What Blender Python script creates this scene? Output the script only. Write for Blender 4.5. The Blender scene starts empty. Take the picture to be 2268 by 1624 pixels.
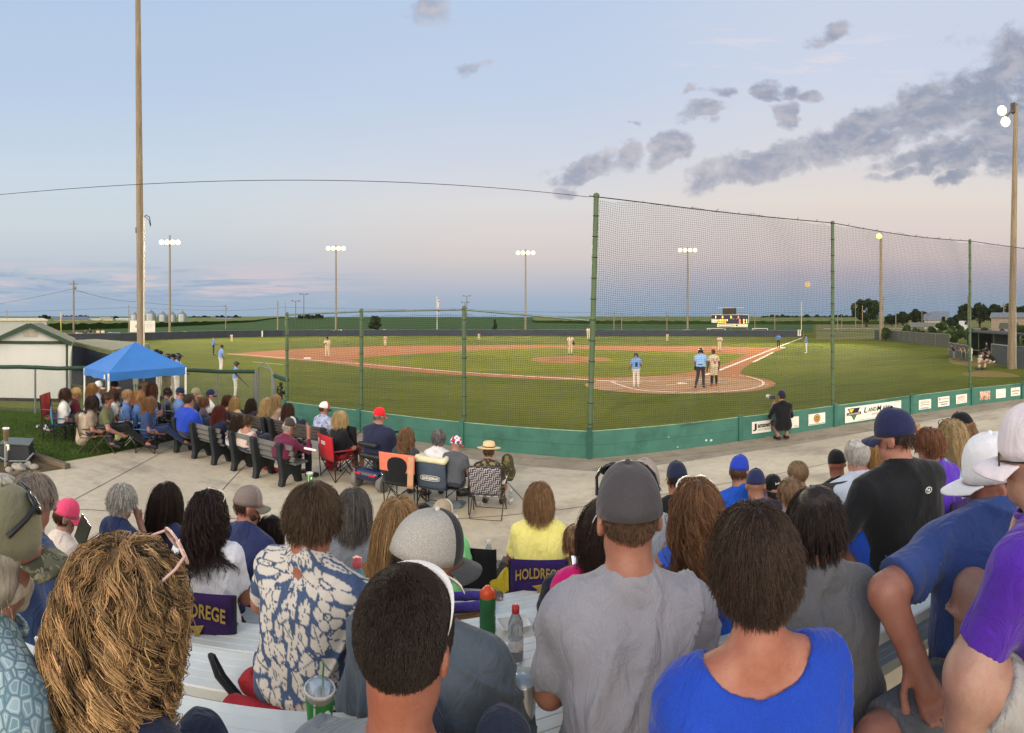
import bpy, math, random
import numpy as np
from mathutils import Vector, Matrix
random.seed(7); RNG = np.random.default_rng(7)
SC = bpy.context.scene
COL = SC.collection
F, XC, YH, H = 1150.0, 1134.0, 708.0, 2.8      # panorama constants: focal length in picture units, centre, horizon row, eye height
pi = math.pi; sin = math.sin; cos = math.cos; rad = math.radians
A3 = lambda *v: np.array(v, dtype=float)
def az(x): return (x - XC) / F
def at(x, r, z=0.0): return A3(r*sin(az(x)), r*cos(az(x)), z)
def P(x, y, r): return at(x, r, H + (YH-y)/F*r)
def rg(y, z=0.0): return (H-z)*F/(y-YH)
def G(x, y, z=0.0): return at(x, rg(y, z), z)
def lin(c):
    if isinstance(c, str):
        c = [int(c[i:i+2], 16)/255 for i in (0, 2, 4)]
    return tuple((v/12.92 if v <= .04045 else ((v+.055)/1.055)**2.4) for v in c[:3])

# ---------------------------------------------------------------- node helpers
class NT:
    def __init__(s, tree): s.t = tree
    def n(s, typ, **kw):
        nd = s.t.nodes.new(typ)
        for k, v in kw.items(): setattr(nd, k, v)
        return nd
    def put(s, sock, v):
        if isinstance(v, X): s.t.links.new(v.o, sock)
        elif v is not None:
            if hasattr(sock, 'default_value'):
                if sock.type == 'RGBA' and len(v) == 3: v = (*v, 1)
                sock.default_value = v
    def math(s, op, *a, clamp=False):
        nd = s.n('ShaderNodeMath', operation=op, use_clamp=clamp)
        for i, v in enumerate(a): s.put(nd.inputs[i], v)
        return X(s, nd.outputs[0])
    def sstep(s, v, a, b, lo=0.0, hi=1.0):
        nd = s.n('ShaderNodeMapRange', interpolation_type='SMOOTHSTEP')
        for i, q in enumerate((v, a, b, lo, hi)): s.put(nd.inputs[i], q)
        return X(s, nd.outputs[0])
    def mix(s, f, a, b, typ='MIX'):
        nd = s.n('ShaderNodeMix', data_type='RGBA', blend_type=typ)
        s.put(nd.inputs[0], f); s.put(nd.inputs[6], a); s.put(nd.inputs[7], b)
        return X(s, nd.outputs[2])
    def noise(s, vec, scale, detail=4, rough=.55, dist=0.0, col=False):
        nd = s.n('ShaderNodeTexNoise')
        s.put(nd.inputs['Vector'], vec); s.put(nd.inputs['Scale'], scale); s.put(nd.inputs['Detail'], detail)
        s.put(nd.inputs['Roughness'], rough); s.put(nd.inputs['Distortion'], dist)
        return X(s, nd.outputs[1 if col else 0])
    def ramp(s, f, stops):
        nd = s.n('ShaderNodeValToRGB'); el = nd.color_ramp.elements
        while len(el) < len(stops): el.new(.5)
        for e, (p, c) in zip(el, stops): e.position = p; e.color = (*c, 1)
        s.put(nd.inputs[0], f); return X(s, nd.outputs[0])
    def comb(s, x, y, z):
        nd = s.n('ShaderNodeCombineXYZ')
        for i, v in enumerate((x, y, z)): s.put(nd.inputs[i], v)
        return X(s, nd.outputs[0])
    def sep(s, v):
        nd = s.n('ShaderNodeSeparateXYZ'); s.put(nd.inputs[0], v)
        return [X(s, o) for o in nd.outputs]
    def mapv(s, v, scale=(1, 1, 1), loc=(0, 0, 0), rot=(0, 0, 0)):
        nd = s.n('ShaderNodeMapping'); s.put(nd.inputs[0], v)
        nd.inputs[1].default_value = loc; nd.inputs[2].default_value = rot; nd.inputs[3].default_value = scale
        return X(s, nd.outputs[0])
class X:
    def __init__(s, nt, o): s.nt = nt; s.o = o
    def __add__(s, b): return s.nt.math('ADD', s, b)
    def __radd__(s, b): return s.nt.math('ADD', b, s)
    def __sub__(s, b): return s.nt.math('SUBTRACT', s, b)
    def __rsub__(s, b): return s.nt.math('SUBTRACT', b, s)
    def __mul__(s, b): return s.nt.math('MULTIPLY', s, b)
    def __rmul__(s, b): return s.nt.math('MULTIPLY', b, s)
    def __truediv__(s, b): return s.nt.math('DIVIDE', s, b)

MATS = {}
def mat(name, col, rough=.8, var=.12, scale=6.0, bump=0.0, bscale=40.0, metal=0.0, spec=.4, attr=None, emit=None, estr=0.0, stretch=(1, 1, 1), sheen=0.0, coat=0.0, dirt=None, custom=None, sss=0.0, trans=0.0):
    key = name
    if key in MATS: return MATS[key]
    m = bpy.data.materials.new(name); m.use_nodes = True
    t = m.node_tree; nt = NT(t); b = t.nodes['Principled BSDF']
    c = lin(col) if isinstance(col, str) else tuple(col)
    geo = nt.n('ShaderNodeTexCoord'); pos = X(nt, geo.outputs['Object'])
    pv = nt.mapv(pos, stretch) if stretch != (1, 1, 1) else pos
    if custom: cc = custom(nt, pos, b)
    else:
        f = nt.noise(pv, scale, 5, .6)
        cc = nt.mix(nt.sstep(f, .3, .7), tuple(v*(1-var) for v in c), tuple(min(1, v*(1+var)) for v in c))
        if dirt:
            dcol, dsc, lo, hi = dirt
            cc = nt.mix(nt.sstep(nt.noise(pv, dsc, 6, .65), lo, hi), cc, lin(dcol) if isinstance(dcol, str) else dcol)
        if attr:
            an = nt.n('ShaderNodeAttribute', attribute_name=attr)
            cc = nt.mix(1.0, cc, X(nt, an.outputs['Color']), 'MULTIPLY')
    if cc is not None: nt.put(b.inputs['Base Color'], cc)
    b.inputs['Roughness'].default_value = rough; b.inputs['Metallic'].default_value = metal
    b.inputs['Specular IOR Level'].default_value = spec
    if sheen: b.inputs['Sheen Weight'].default_value = sheen
    if coat: b.inputs['Coat Weight'].default_value = coat
    if sss:
        b.inputs['Subsurface Weight'].default_value = sss
        b.inputs['Subsurface Radius'].default_value = (.02, .008, .004)
    if trans: b.inputs['Transmission Weight'].default_value = trans
    if emit is not None:
        b.inputs['Emission Color'].default_value = (*(lin(emit) if isinstance(emit, str) else emit), 1)
        b.inputs['Emission Strength'].default_value = estr
    if bump:
        bn = nt.n('ShaderNodeBump'); bn.inputs['Strength'].default_value = bump; bn.inputs['Distance'].default_value = .02
        nt.put(bn.inputs['Height'], nt.noise(pv, bscale, 4, .6)); t.links.new(bn.outputs[0], b.inputs['Normal'])
    MATS[key] = m
    return m

# ---------------------------------------------------------------- object helpers
def tag(o, label=None, cat=None, group=None, kind=None):
    if label: o['label'] = label
    if cat: o['category'] = cat
    if group: o['group'] = group
    if kind: o['kind'] = kind
    return o
def empty(name, loc, rz=0.0, s=1.0):
    o = bpy.data.objects.new(name, None); COL.objects.link(o)
    o.location = tuple(loc); o.rotation_euler = (0, 0, rz); o.scale = (s, s, s); o.empty_display_size = .1
    return o
def mesh_obj(name, V, faces, mats, parent=None, smooth=True, mi=None, loc=None, rz=0.0, col=None):
    """V (n,3); faces = list of (m,k) int arrays or list of lists"""
    me = bpy.data.meshes.new(name)
    if isinstance(faces, list) and faces and not isinstance(faces[0], np.ndarray):
        me.from_pydata([tuple(map(float, v)) for v in V], [], [tuple(int(i) for i in f) for f in faces])
    else:
        V = np.asarray(V, dtype=np.float32)
        if isinstance(faces, np.ndarray): faces = [faces]
        tot = np.concatenate([np.full(len(f), f.shape[1], dtype=np.int32) for f in faces])
        li = np.concatenate([f.ravel() for f in faces]).astype(np.int32)
        st = np.concatenate([[0], np.cumsum(tot)[:-1]]).astype(np.int32)
        me.vertices.add(len(V)); me.vertices.foreach_set('co', V.ravel())
        me.loops.add(len(li)); me.loops.foreach_set('vertex_index', li)
        me.polygons.add(len(tot)); me.polygons.foreach_set('loop_start', st)
        me.update(calc_edges=True)
    for m in (mats if isinstance(mats, (list, tuple)) else [mats]): me.materials.append(m)
    if mi is not None: me.polygons.foreach_set('material_index', np.asarray(mi, dtype=np.int32))
    me.polygons.foreach_set('use_smooth', np.full(len(me.polygons), bool(smooth)) if not isinstance(smooth, np.ndarray) else smooth)
    if col is not None:
        a = me.color_attributes.new('Col', 'FLOAT_COLOR', 'POINT')
        a.data.foreach_set('color', np.concatenate([np.asarray(col, dtype=np.float32), np.ones((len(V), 1), np.float32)], 1).ravel())
    me.validate(); me.update()
    o = bpy.data.objects.new(name, me); COL.objects.link(o)
    if parent is not None: o.parent = parent
    if loc is not None: o.location = tuple(loc)
    if rz: o.rotation_euler = (0, 0, rz)
    return o
def copy_tree(o, parent=None):
    c = o.copy(); COL.objects.link(c)
    if parent is not None: c.parent = parent
    for ch in o.children: copy_tree(ch, c)
    return c

class MB:
    """collects shapes into one mesh"""
    def __init__(s): s.v = []; s.f = []; s.m = []; s.sm = []; s.cur = 0
    def add(s, V, Fs, sm=False):
        o = len(s.v); s.v.extend([tuple(map(float, p)) for p in V])
        for f in Fs: s.f.append([i+o for i in f]); s.m.append(s.cur); s.sm.append(sm)
        return s
    def box(s, c, d, rz=0.0, M=None):
        hx, hy, hz = d[0]/2, d[1]/2, d[2]/2
        V = [Vector((x, y, z)) for x in (-hx, hx) for y in (-hy, hy) for z in (-hz, hz)]
        R = M if M is not None else Matrix.Rotation(rz, 3, 'Z')
        V = [R @ v + Vector(tuple(c)) for v in V]
        return s.add(V, [(0, 1, 3, 2), (4, 6, 7, 5), (0, 4, 5, 1), (2, 3, 7, 6), (0, 2, 6, 4), (1, 5, 7, 3)])
    def beam(s, a, b, w, h, up=(0, 0, 1)):
        a, b = Vector(tuple(a)), Vector(tuple(b)); d = b-a; L = d.length; y = d.normalized()
        x = y.cross(Vector(up)); x = x.normalized() if x.length > 1e-4 else Vector((1, 0, 0)); z = x.cross(y)
        return s.box((a+b)/2, (w, L, h), M=Matrix((x, y, z)).transposed())
    def tube(s, pts, r, n=6, cap=True, sm=True, closed=False):
        pts = [Vector(tuple(p)) for p in pts]; N = len(pts)
        rs = r if isinstance(r, (list, tuple, np.ndarray)) else [r]*N
        V = []; Fs = []; prev = None
        for i, p in enumerate(pts):
            if closed: t = pts[(i+1) % N]-pts[i-1]
            else: t = pts[min(i+1, N-1)]-pts[max(i-1, 0)]
            t = t.normalized() if t.length > 1e-9 else Vector((0, 0, 1))
            if prev is None: u = t.orthogonal().normalized()
            else:
                u = prev-t*prev.dot(t); u = u.normalized() if u.length > 1e-6 else t.orthogonal().normalized()
            prev = u; w = t.cross(u)
            for k in range(n):
                a = 2*pi*k/n; V.append(p+(u*cos(a)+w*sin(a))*rs[i])
        M = N if closed else N-1
        for i in range(M):
            j = (i+1) % N
            for k in range(n): Fs.append((i*n+k, i*n+(k+1) % n, j*n+(k+1) % n, j*n+k))
        s.add(V, Fs, sm)
        if cap and not closed:
            s.add(V[:n], [tuple(range(n-1, -1, -1))]); s.add(V[-n:], [tuple(range(n))])
        return s
    def lathe(s, prof, c=(0, 0, 0), n=16, sm=True, M=None, sx=1.0, sy=1.0):
        V = []; Fs = []
        for r, z in prof:
            for k in range(n):
                a = 2*pi*k/n; v = Vector((r*cos(a)*sx, r*sin(a)*sy, z))
                if M is not None: v = M @ v
                V.append(v+Vector(tuple(c)))
        for i in range(len(prof)-1):
            for k in range(n): Fs.append((i*n+k, i*n+(k+1) % n, (i+1)*n+(k+1) % n, (i+1)*n+k))
        s.add(V, Fs, sm)
        if prof[0][0] > 1e-4: s.add(V[:n], [tuple(range(n-1, -1, -1))])
        if prof[-1][0] > 1e-4: s.add(V[-n:], [tuple(range(n))])
        return s
    def prism(s, poly, z0, z1):
        n = len(poly); V = [(p[0], p[1], z0) for p in poly]+[(p[0], p[1], z1) for p in poly]
        Fs = [tuple(range(n-1, -1, -1)), tuple(range(n, 2*n))]+[(i, (i+1) % n, n+(i+1) % n, n+i) for i in range(n)]
        return s.add(V, Fs)
    def extr(s, poly, d):
        """3-D polygon extruded by vector d"""
        n = len(poly); V = [tuple(p) for p in poly]+[tuple(A3(*p)+A3(*d)) for p in poly]
        return s.add(V, [tuple(range(n-1, -1, -1)), tuple(range(n, 2*n))]+[(i, (i+1) % n, n+(i+1) % n, n+i) for i in range(n)])
    def grid(s, fn, nu, nv, sm=True, thick=None):
        V = [fn(i/nu, j/nv) for i in range(nu+1) for j in range(nv+1)]
        q = [(i*(nv+1)+j, (i+1)*(nv+1)+j, (i+1)*(nv+1)+j+1, i*(nv+1)+j+1) for i in range(nu) for j in range(nv)]
        if thick is None: return s.add(V, q, sm)
        V2 = [tuple(A3(*v)+A3(*thick)) for v in V]; n = len(V)
        edge = [j for j in range(nv+1)]+[i*(nv+1)+nv for i in range(1, nu+1)]+[nu*(nv+1)+j for j in range(nv-1, -1, -1)]+[i*(nv+1) for i in range(nu-1, 0, -1)]
        q2 = q+[tuple(i+n for i in reversed(f)) for f in q]+[(edge[k], edge[(k+1) % len(edge)], edge[(k+1) % len(edge)]+n, edge[k]+n) for k in range(len(edge))]
        return s.add(V+V2, q2, sm)
    def ball(s, c, r, n=10, sm=True):
        rr = r if isinstance(r, (tuple, list)) else (r, r, r); V = []; Fs = []
        for i in range(n+1):
            for k in range(2*n):
                a, b = pi*i/n, pi*k/n
                V.append((c[0]+rr[0]*sin(a)*cos(b), c[1]+rr[1]*sin(a)*sin(b), c[2]+rr[2]*cos(a)))
        for i in range(n):
            for k in range(2*n): Fs.append((i*2*n+k, (i+1)*2*n+k, (i+1)*2*n+(k+1) % (2*n), i*2*n+(k+1) % (2*n)))
        return s.add(V, Fs, sm)
    def build(s, name, mats, parent=None, loc=None, rz=0.0, bevel=0.0):
        o = mesh_obj(name, s.v, s.f, mats, parent, np.array(s.sm, dtype=bool), s.m, loc, rz)
        if bevel:
            b = o.modifiers.new('b', 'BEVEL'); b.width = bevel; b.segments = 2; b.limit_method = 'ANGLE'
        return o
def text(s, name, mt, M, w, h, parent=None, extrude=.002, bold=0.0, shear=0.0, arc=0.0, mirror=False):
    """lettering fitted into a w x h box, in the x-z plane of the 4x4 matrix M, facing its -y side"""
    cu = bpy.data.curves.new('txt', 'FONT'); cu.body = s; cu.size = 1.0; cu.extrude = extrude; cu.offset = bold; cu.shear = shear; cu.resolution_u = 3
    ob = bpy.data.objects.new('txt', cu); COL.objects.link(ob)
    dg = bpy.context.evaluated_depsgraph_get(); me = bpy.data.meshes.new_from_object(ob.evaluated_get(dg))
    bpy.data.objects.remove(ob); bpy.data.curves.remove(cu)
    n = len(me.vertices); co = np.zeros(n*3, np.float32); me.vertices.foreach_get('co', co); co = co.reshape(-1, 3)
    lo, hi = co.min(0), co.max(0); sz = np.maximum(hi-lo, 1e-6)
    x = (co[:, 0]-lo[0])/sz[0]-.5; y = (co[:, 1]-lo[1])/sz[1]-.5
    if mirror: x, y = -x, -y
    out = np.stack([x*w, -co[:, 2], y*h + arc*h*(1-(2*x)**2)], 1)
    me.vertices.foreach_set('co', out.astype(np.float32).ravel())
    me.materials.clear(); me.materials.append(mt); me.name = name; me.update()
    o = bpy.data.objects.new(name, me); COL.objects.link(o)
    if parent is not None: o.parent = parent
    o.matrix_local = M
    return o
def frame_mat(o, xdir, zdir=(0, 0, 1)):
    x = Vector(tuple(xdir)).normalized(); z = Vector(tuple(zdir)); z = (z-x*z.dot(x)).normalized(); y = z.cross(x)
    M = Matrix((x, y, z)).transposed().to_4x4(); M.translation = Vector(tuple(o)); return M

# ---------------------------------------------------------------- implicit surfaces
def surface_nets(D, lo, vx):
    S = D < 0
    c = sum(S[i:i-1 or None, j:j-1 or None, k:k-1 or None].astype(np.int8) for i in (0, 1) for j in (0, 1) for k in (0, 1))
    act = (c > 0) & (c < 8)
    idx = np.full(act.shape, -1, np.int64); I, J, K = np.nonzero(act); idx[act] = np.arange(len(I))
    cor = [(i, j, k) for i in (0, 1) for j in (0, 1) for k in (0, 1)]
    val = {q: D[I+q[0], J+q[1], K+q[2]] for q in cor}
    acc = np.zeros((len(I), 3), np.float32); cnt = np.zeros(len(I), np.float32)
    for a in cor:
        for ax in range(3):
            if a[ax]: continue
            b = list(a); b[ax] = 1; b = tuple(b)
            va, vb = val[a], val[b]; m = (va < 0) != (vb < 0)
            t = np.where(m, va/np.where(m, va-vb, 1), 0)
            p = np.tile(np.array(a, np.float32), (len(I), 1)); p[:, ax] += t
            acc[m] += p[m]; cnt += m
    V = np.stack([I, J, K], 1)+acc/cnt[:, None]
    V = np.asarray(lo)[None]+vx*V
    Q = []
    for ax in range(3):
        u, w = (ax+1) % 3, (ax+2) % 3
        sl0 = [slice(1, -1)]*3; sl1 = [slice(1, -1)]*3
        sl0[ax] = slice(0, -1); sl1[ax] = slice(1, None)
        a, b = S[tuple(sl0)], S[tuple(sl1)]
        for flip, m in ((False, a & ~b), (True, b & ~a)):
            g = list(np.nonzero(m)); g[u] = g[u]+1; g[w] = g[w]+1
            def cell(du, dw):
                h = list(g); h[u] = g[u]+du; h[w] = g[w]+dw; return idx[tuple(h)]
            q = np.stack([cell(-1, -1), cell(0, -1), cell(0, 0), cell(-1, 0)], 1)
            Q.append(q[:, ::-1] if flip else q)
    Q = np.concatenate(Q); Q = Q[(Q >= 0).all(1)]
    return V, Q
def sdf_mesh(prims, vx, post=None, infl=0.0):
    """prims: ('c',a,b,ra,rb,k[,cap]) tapered capsule | ('e',c,R,radii,k) ellipsoid; '-c','-e' subtract; ('p',point,normal) keep the side against the normal"""
    bl, bh = [], []
    for p in prims:
        if p[0] == 'c':
            r = max(p[3], p[4])+infl; bl.append(np.minimum(p[1], p[2])-r); bh.append(np.maximum(p[1], p[2])+r)
        elif p[0] == 'e':
            r = max(p[3])+infl; bl.append(np.asarray(p[1])-r); bh.append(np.asarray(p[1])+r)
    lo = np.min(bl, 0)-3*vx; hi = np.max(bh, 0)+3*vx
    n = np.ceil((hi-lo)/vx).astype(int)+1
    ax = [(lo[i]+np.arange(n[i])*vx).astype(np.float32) for i in range(3)]
    D = np.full(n, 1.0, np.float32)
    for p in prims:
        if p[0] == 'p':
            q, nn = p[1], p[2]
            d = (ax[0]-q[0])[:, None, None]*nn[0]+(ax[1]-q[1])[None, :, None]*nn[1]+(ax[2]-q[2])[None, None, :]*nn[2]
            D = np.maximum(D, d.astype(np.float32)); continue
        sub = p[0][0] == '-'; kd = p[0][-1]
        k = p[5] if kd == 'c' else p[4]
        if kd == 'c': a, b = np.asarray(p[1], float), np.asarray(p[2], float); r = max(p[3], p[4]); l2, h2 = np.minimum(a, b), np.maximum(a, b)
        else: r = max(p[3]); l2 = h2 = np.asarray(p[1], float)
        mg = r+infl+k+3*vx
        i0 = np.clip(np.floor((l2-mg-lo)/vx).astype(int), 0, n-1); i1 = np.clip(np.ceil((h2+mg-lo)/vx).astype(int)+1, 1, n)
        if (i1 <= i0).any(): continue
        xx = ax[0][i0[0]:i1[0], None, None]; yy = ax[1][None, i0[1]:i1[1], None]; zz = ax[2][None, None, i0[2]:i1[2]]
        if kd == 'c':
            ba = b-a; L2 = max(float(ba @ ba), 1e-9)
            px, py, pz = xx-a[0], yy-a[1], zz-a[2]
            tr = (px*ba[0]+py*ba[1]+pz*ba[2])/L2; t = np.clip(tr, 0, 1)
            d = np.sqrt((px-t*ba[0])**2+(py-t*ba[1])**2+(pz-t*ba[2])**2)-(p[3]+t*(p[4]-p[3]))
            if not sub: d = d-infl
            if len(p) > 6 and p[6]: d = np.maximum(d, (tr-1)*math.sqrt(L2))
        else:
            R = np.asarray(p[2]) if p[2] is not None else np.eye(3)
            qx, qy, qz = xx-p[1][0], yy-p[1][1], zz-p[1][2]
            loc = [R[0, i]*qx+R[1, i]*qy+R[2, i]*qz for i in range(3)]
            d = (np.sqrt(sum((loc[i]/p[3][i])**2 for i in range(3)))-1)*min(p[3])
            if not sub: d = d-infl
        sl = (slice(i0[0], i1[0]), slice(i0[1], i1[1]), slice(i0[2], i1[2])); B = D[sl]
        if sub:
            d = -d; h = np.maximum(k-np.abs(B-d), 0)/max(k, 1e-6); D[sl] = np.maximum(B, d)+h*h*k*.25
        else:
            h = np.maximum(k-np.abs(B-d), 0)/max(k, 1e-6); D[sl] = np.minimum(B, d)-h*h*k*.25
    if post is not None: D = post(D, ax[0][:, None, None], ax[1][None, :, None], ax[2][None, None, :])
    return surface_nets(D, lo, vx)
# ================================================================= people
def SKIN(c):
    k = tuple(v*f for v, f in zip(lin(c), (.62, .655, .73))); 
    def cu(nt, pos, b):
        f = nt.noise(pos, 8, 5, .6); g = nt.noise(pos, 45, 5, .7); h = nt.noise(pos, 190, 3, .7)
        cc = nt.mix(nt.sstep(f, .35, .68), (k[0]*1.08, k[1]*1.10, k[2]*1.12), (k[0]*.90, k[1]*.76, k[2]*.74)); cc = nt.mix(nt.sstep(g, .45, .7)*.4, cc, (k[0]*.82, k[1]*.66, k[2]*.60)); cc = nt.mix(nt.sstep(h, .60, .72)*.35, cc, (k[0]*.6, k[1]*.48, k[2]*.42))
        bn = nt.n('ShaderNodeBump'); bn.inputs['Strength'].default_value = .3; bn.inputs['Distance'].default_value = .006; nt.put(bn.inputs['Height'], g*.8+h*.5); nt.t.links.new(bn.outputs[0], b.inputs['Normal']); return cc
    return mat('skin_'+c, k, rough=.52, custom=cu, spec=.38)
def fabric(c, bump=.55, var=.1, sc=5):
    def cu(nt, pos, b):
        q = lin(c); f = nt.noise(pos, 6, 5, .6); w = nt.noise(pos, 260, 2, .7)
        cc = nt.mix(nt.sstep(f, .3, .7), tuple(v*.90 for v in q), tuple(min(1, v*1.10) for v in q)); cc = nt.mix(nt.sstep(w, .38, .66)*.28, cc, tuple(min(1, v*1.28+.012) for v in q))
        bn = nt.n('ShaderNodeBump'); bn.inputs['Strength'].default_value = bump; bn.inputs['Distance'].default_value = .03
        nt.put(bn.inputs['Height'], nt.noise(nt.mapv(pos, (1, 1, .55), rot=(.3, .5, 0)), 12, 4, .5, 1.2)*1.6+w*.04); nt.t.links.new(bn.outputs[0], b.inputs['Normal']); return cc
    return mat('fabric_'+c, c, rough=.92, custom=cu, spec=.12, sheen=.12)
def hairmat(c): return mat('hair_'+c, c, rough=.52, var=.22, scale=30, bump=.5, bscale=70, spec=.28, attr='Col', stretch=(1, 1, .25))
def Rot(yaw=0, pitch=0, roll=0):
    """head rotation: yaw to the person's right, pitch down, roll to the right (degrees)"""
    return np.array(Matrix.Rotation(rad(-yaw), 3, 'Z') @ Matrix.Rotation(rad(-pitch), 3, 'X') @ Matrix.Rotation(rad(roll), 3, 'Y'))
def wrinkle(amp, seed=0.0):
    def f(D, x, y, z):
        s = seed
        a = 1-np.abs(np.sin(11*x+9*z+1.8*np.sin(7*z+6*y+s)+s*3)); b = 1-np.abs(np.sin(10*z-12*x+2.1*np.sin(6*x+5*y+s*2)+s))
        c = np.sin(31*z+14*y+9*x+2.4*np.sin(9*x+4*z+s)); m = .5+.5*np.sin(6*z+5*x+3*y+s*5); n = .5+.5*np.sin(7*x-5*z+4*y+s*2)
        return D-(1.6*amp*(1.5*a**4*m+1.5*b**4*n+.30*c-.35)).astype(np.float32)
    return f
def head_prims(c, R, fem=False, ears=True):
    T = lambda v: np.asarray(c)+R @ np.asarray(v, float)
    j = .9 if fem else 1.0
    p = [('e', T((0, -.012, .03)), R, (.077, .097, .092), .02),
         ('c', T((0, .028, .0)), T((0, .034, -.06)), .059, .044*j, .04),
         ('c', T((-.03*j, .018, -.072)), T((.03*j, .018, -.072)), .034*j, .034*j, .04),
         ('c', T((0, .05, -.088)), T((0, .056, -.09)), .022, .022, .03),
         ('c', T((0, .088, .004)), T((0, .106, -.028)), .010, .014, .016),
         ('c', T((-.03, .076, .022)), T((.03, .076, .022)), .013, .013, .03)]
    if ears:
        for sx in (-1, 1):
            Re = R @ np.array(Matrix.Rotation(rad(22*sx), 3, 'Z'))
            p.append(('e', T((.083*sx, -.012, -.008)), Re, (.012, .025, .034), .012))
            p.append(('-e', T((.096*sx, -.006, -.006)), Re, (.010, .013, .020), .006))
    return p
def strands(n, steps, seg, seed=0, grav=.25, comb=1.0, wav=(0, 0), curl=(0, 0), ell=(.09, .112, .106), crown=(0, -.05, .115), cols=(), rr=.0015, taper=.4, noise=.15, front=.9, off=.02, bald=None, inertia=.6, tint=.35, lenvar=.3, part=0.0, maxz=None, clump=1, clr=.006, grad=(.8, 1.12)):
    g = np.random.default_rng(seed); ell = np.array(ell); ec = np.array((0, -.014, .03)); crown = np.array(crown)
    out = []
    while sum(map(len, out)) < n:
        d = g.normal(size=(n*3, 3)); d /= np.linalg.norm(d, axis=1)[:, None]; p = ec+d*(ell-.006)
        k = p[:, 2]-front*p[:, 1]+off > 0
        if maxz is not None: k &= (p[:, 2] < maxz) & (p[:, 1] < .005)
        if bald is not None: k &= np.linalg.norm(p-np.array(bald[:3]), axis=1) > bald[3]
        out.append(p[k])
    p = np.concatenate(out)[:n]; root = p.copy()
    sl = seg*(1-lenvar*g.random((n, 1))); nv = (p-ec)/ell**2; nv /= np.linalg.norm(nv, axis=1)[:, None]; prev = p-crown; prev -= (prev*nv).sum(1)[:, None]*nv; prev[:, 2] -= .02; prev /= np.linalg.norm(prev, axis=1)[:, None]+1e-6
    L = [p.copy()]; nz = g.normal(size=(n, 3))*noise; ph = g.random(n)*6.28; px = g.random(n)*6.28
    for s in range(steps):
        c = p-crown; c[:, 0] *= 1.0+part; c /= np.linalg.norm(c, axis=1)[:, None]+1e-6
        if s < 4: c -= (c*nv).sum(1)[:, None]*nv*.85
        d = inertia*prev+comb*c*(1 if s < 6 else .2)+np.array((0, 0, -grav*(1+s*.25)))+nz*(1+.5*np.sin(s*.9+ph))[:, None]
        d /= np.linalg.norm(d, axis=1)[:, None]; p = p+d*sl; prev = d
        q = (p-ec)/ell; r = np.linalg.norm(q, axis=1); ins = r < 1
        p[ins] = ec+(q[ins]/r[ins][:, None])*ell*(1+.03*g.random((ins.sum(), 1)))
        for cc, cr in cols:
            q = (p-np.array(cc))/np.array(cr); r = np.linalg.norm(q, axis=1); ins = r < 1
            p[ins] = np.array(cc)+(q[ins]/r[ins][:, None])*np.array(cr)*(1+.04*g.random((ins.sum(), 1)))
        L.append(p.copy())
    S = np.stack(L, 1); K = steps+1; t = np.linspace(0, 1, K)
    side = np.cross(S[:, -1]-S[:, 0], (root-ec)); side /= np.linalg.norm(side, axis=1)[:, None]+1e-6
    outw = (root-ec); outw[:, 2] *= .2; outw /= np.linalg.norm(outw, axis=1)[:, None]+1e-6
    if wav[0]: S = S+(wav[0]*t[None]*np.sin(wav[1]*t[None]*K*seg+ph[:, None]))[:, :, None]*side[:, None]
    if curl[0]:
        a = curl[1]*t[None]*K*seg*(.75+.5*g.random((n, 1)))+ph[:, None]; am = curl[0]*np.clip(t*3, 0, 1)[None]*(.5+g.random((n, 1)))
        S = S+(am*np.cos(a))[:, :, None]*side[:, None]+(am*np.sin(a))[:, :, None]*outw[:, None]*(.35 if clump > 20 else 1)
    if clump > 1:
        o_ = g.normal(size=(n, clump, 1, 3))*clr; o_ = o_*(1-.55*t)[None, None, :, None]; o_ += (g.normal(size=(n, clump, 1, 3))*clr*.8)*(np.clip(t-.6, 0, 1)*2.5)[None, None, :, None]
        if curl[0]: fw = g.random((n, clump, 1, 3))*6.28; o_ = o_+clr*.35*np.sin(K*seg*t[None, None, :, None]*g.uniform(50, 110, (n, clump, 1, 1))+fw)*np.clip(t*3, 0, 1)[None, None, :, None]
        S = (S[:, None]+o_).reshape(n*clump, K, 3); root = root.repeat(clump, 0); outw = outw.repeat(clump, 0); gt = g.random(n).repeat(clump); n = n*clump
    else: gt = None
    T = np.gradient(S, axis=1); T /= np.linalg.norm(T, axis=2)[:, :, None]+1e-9
    u = np.cross(T, outw[:, None]+np.array((.01, .02, .3))); u /= np.linalg.norm(u, axis=2)[:, :, None]+1e-9; w = np.cross(T, u)
    R_ = rr*(1-(1-taper)*t**2)[None, :, None]*(.7+.6*g.random((n, 1, 1)))
    V = np.stack([S+(u*cos(a)+w*sin(a))*R_ for a in (0, 2.094, 4.189)], 2).reshape(-1, 3)
    b = (np.arange(n)[:, None]*K+np.arange(K-1)[None]).ravel()*3
    Q = np.concatenate([np.stack([b+k, b+(k+1) % 3, b+3+(k+1) % 3, b+3+k], 1) for k in range(3)])
    tt = 1+tint*((g.random(n)-.5) if gt is None else .7*(g.random(n)-.5)+1.2*(gt-.5))*1.7; hue = 1+.10*(g.random((n, 3))-.5)
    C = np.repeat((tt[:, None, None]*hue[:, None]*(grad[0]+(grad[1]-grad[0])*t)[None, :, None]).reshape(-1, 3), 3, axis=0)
    return V, Q, C
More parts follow.
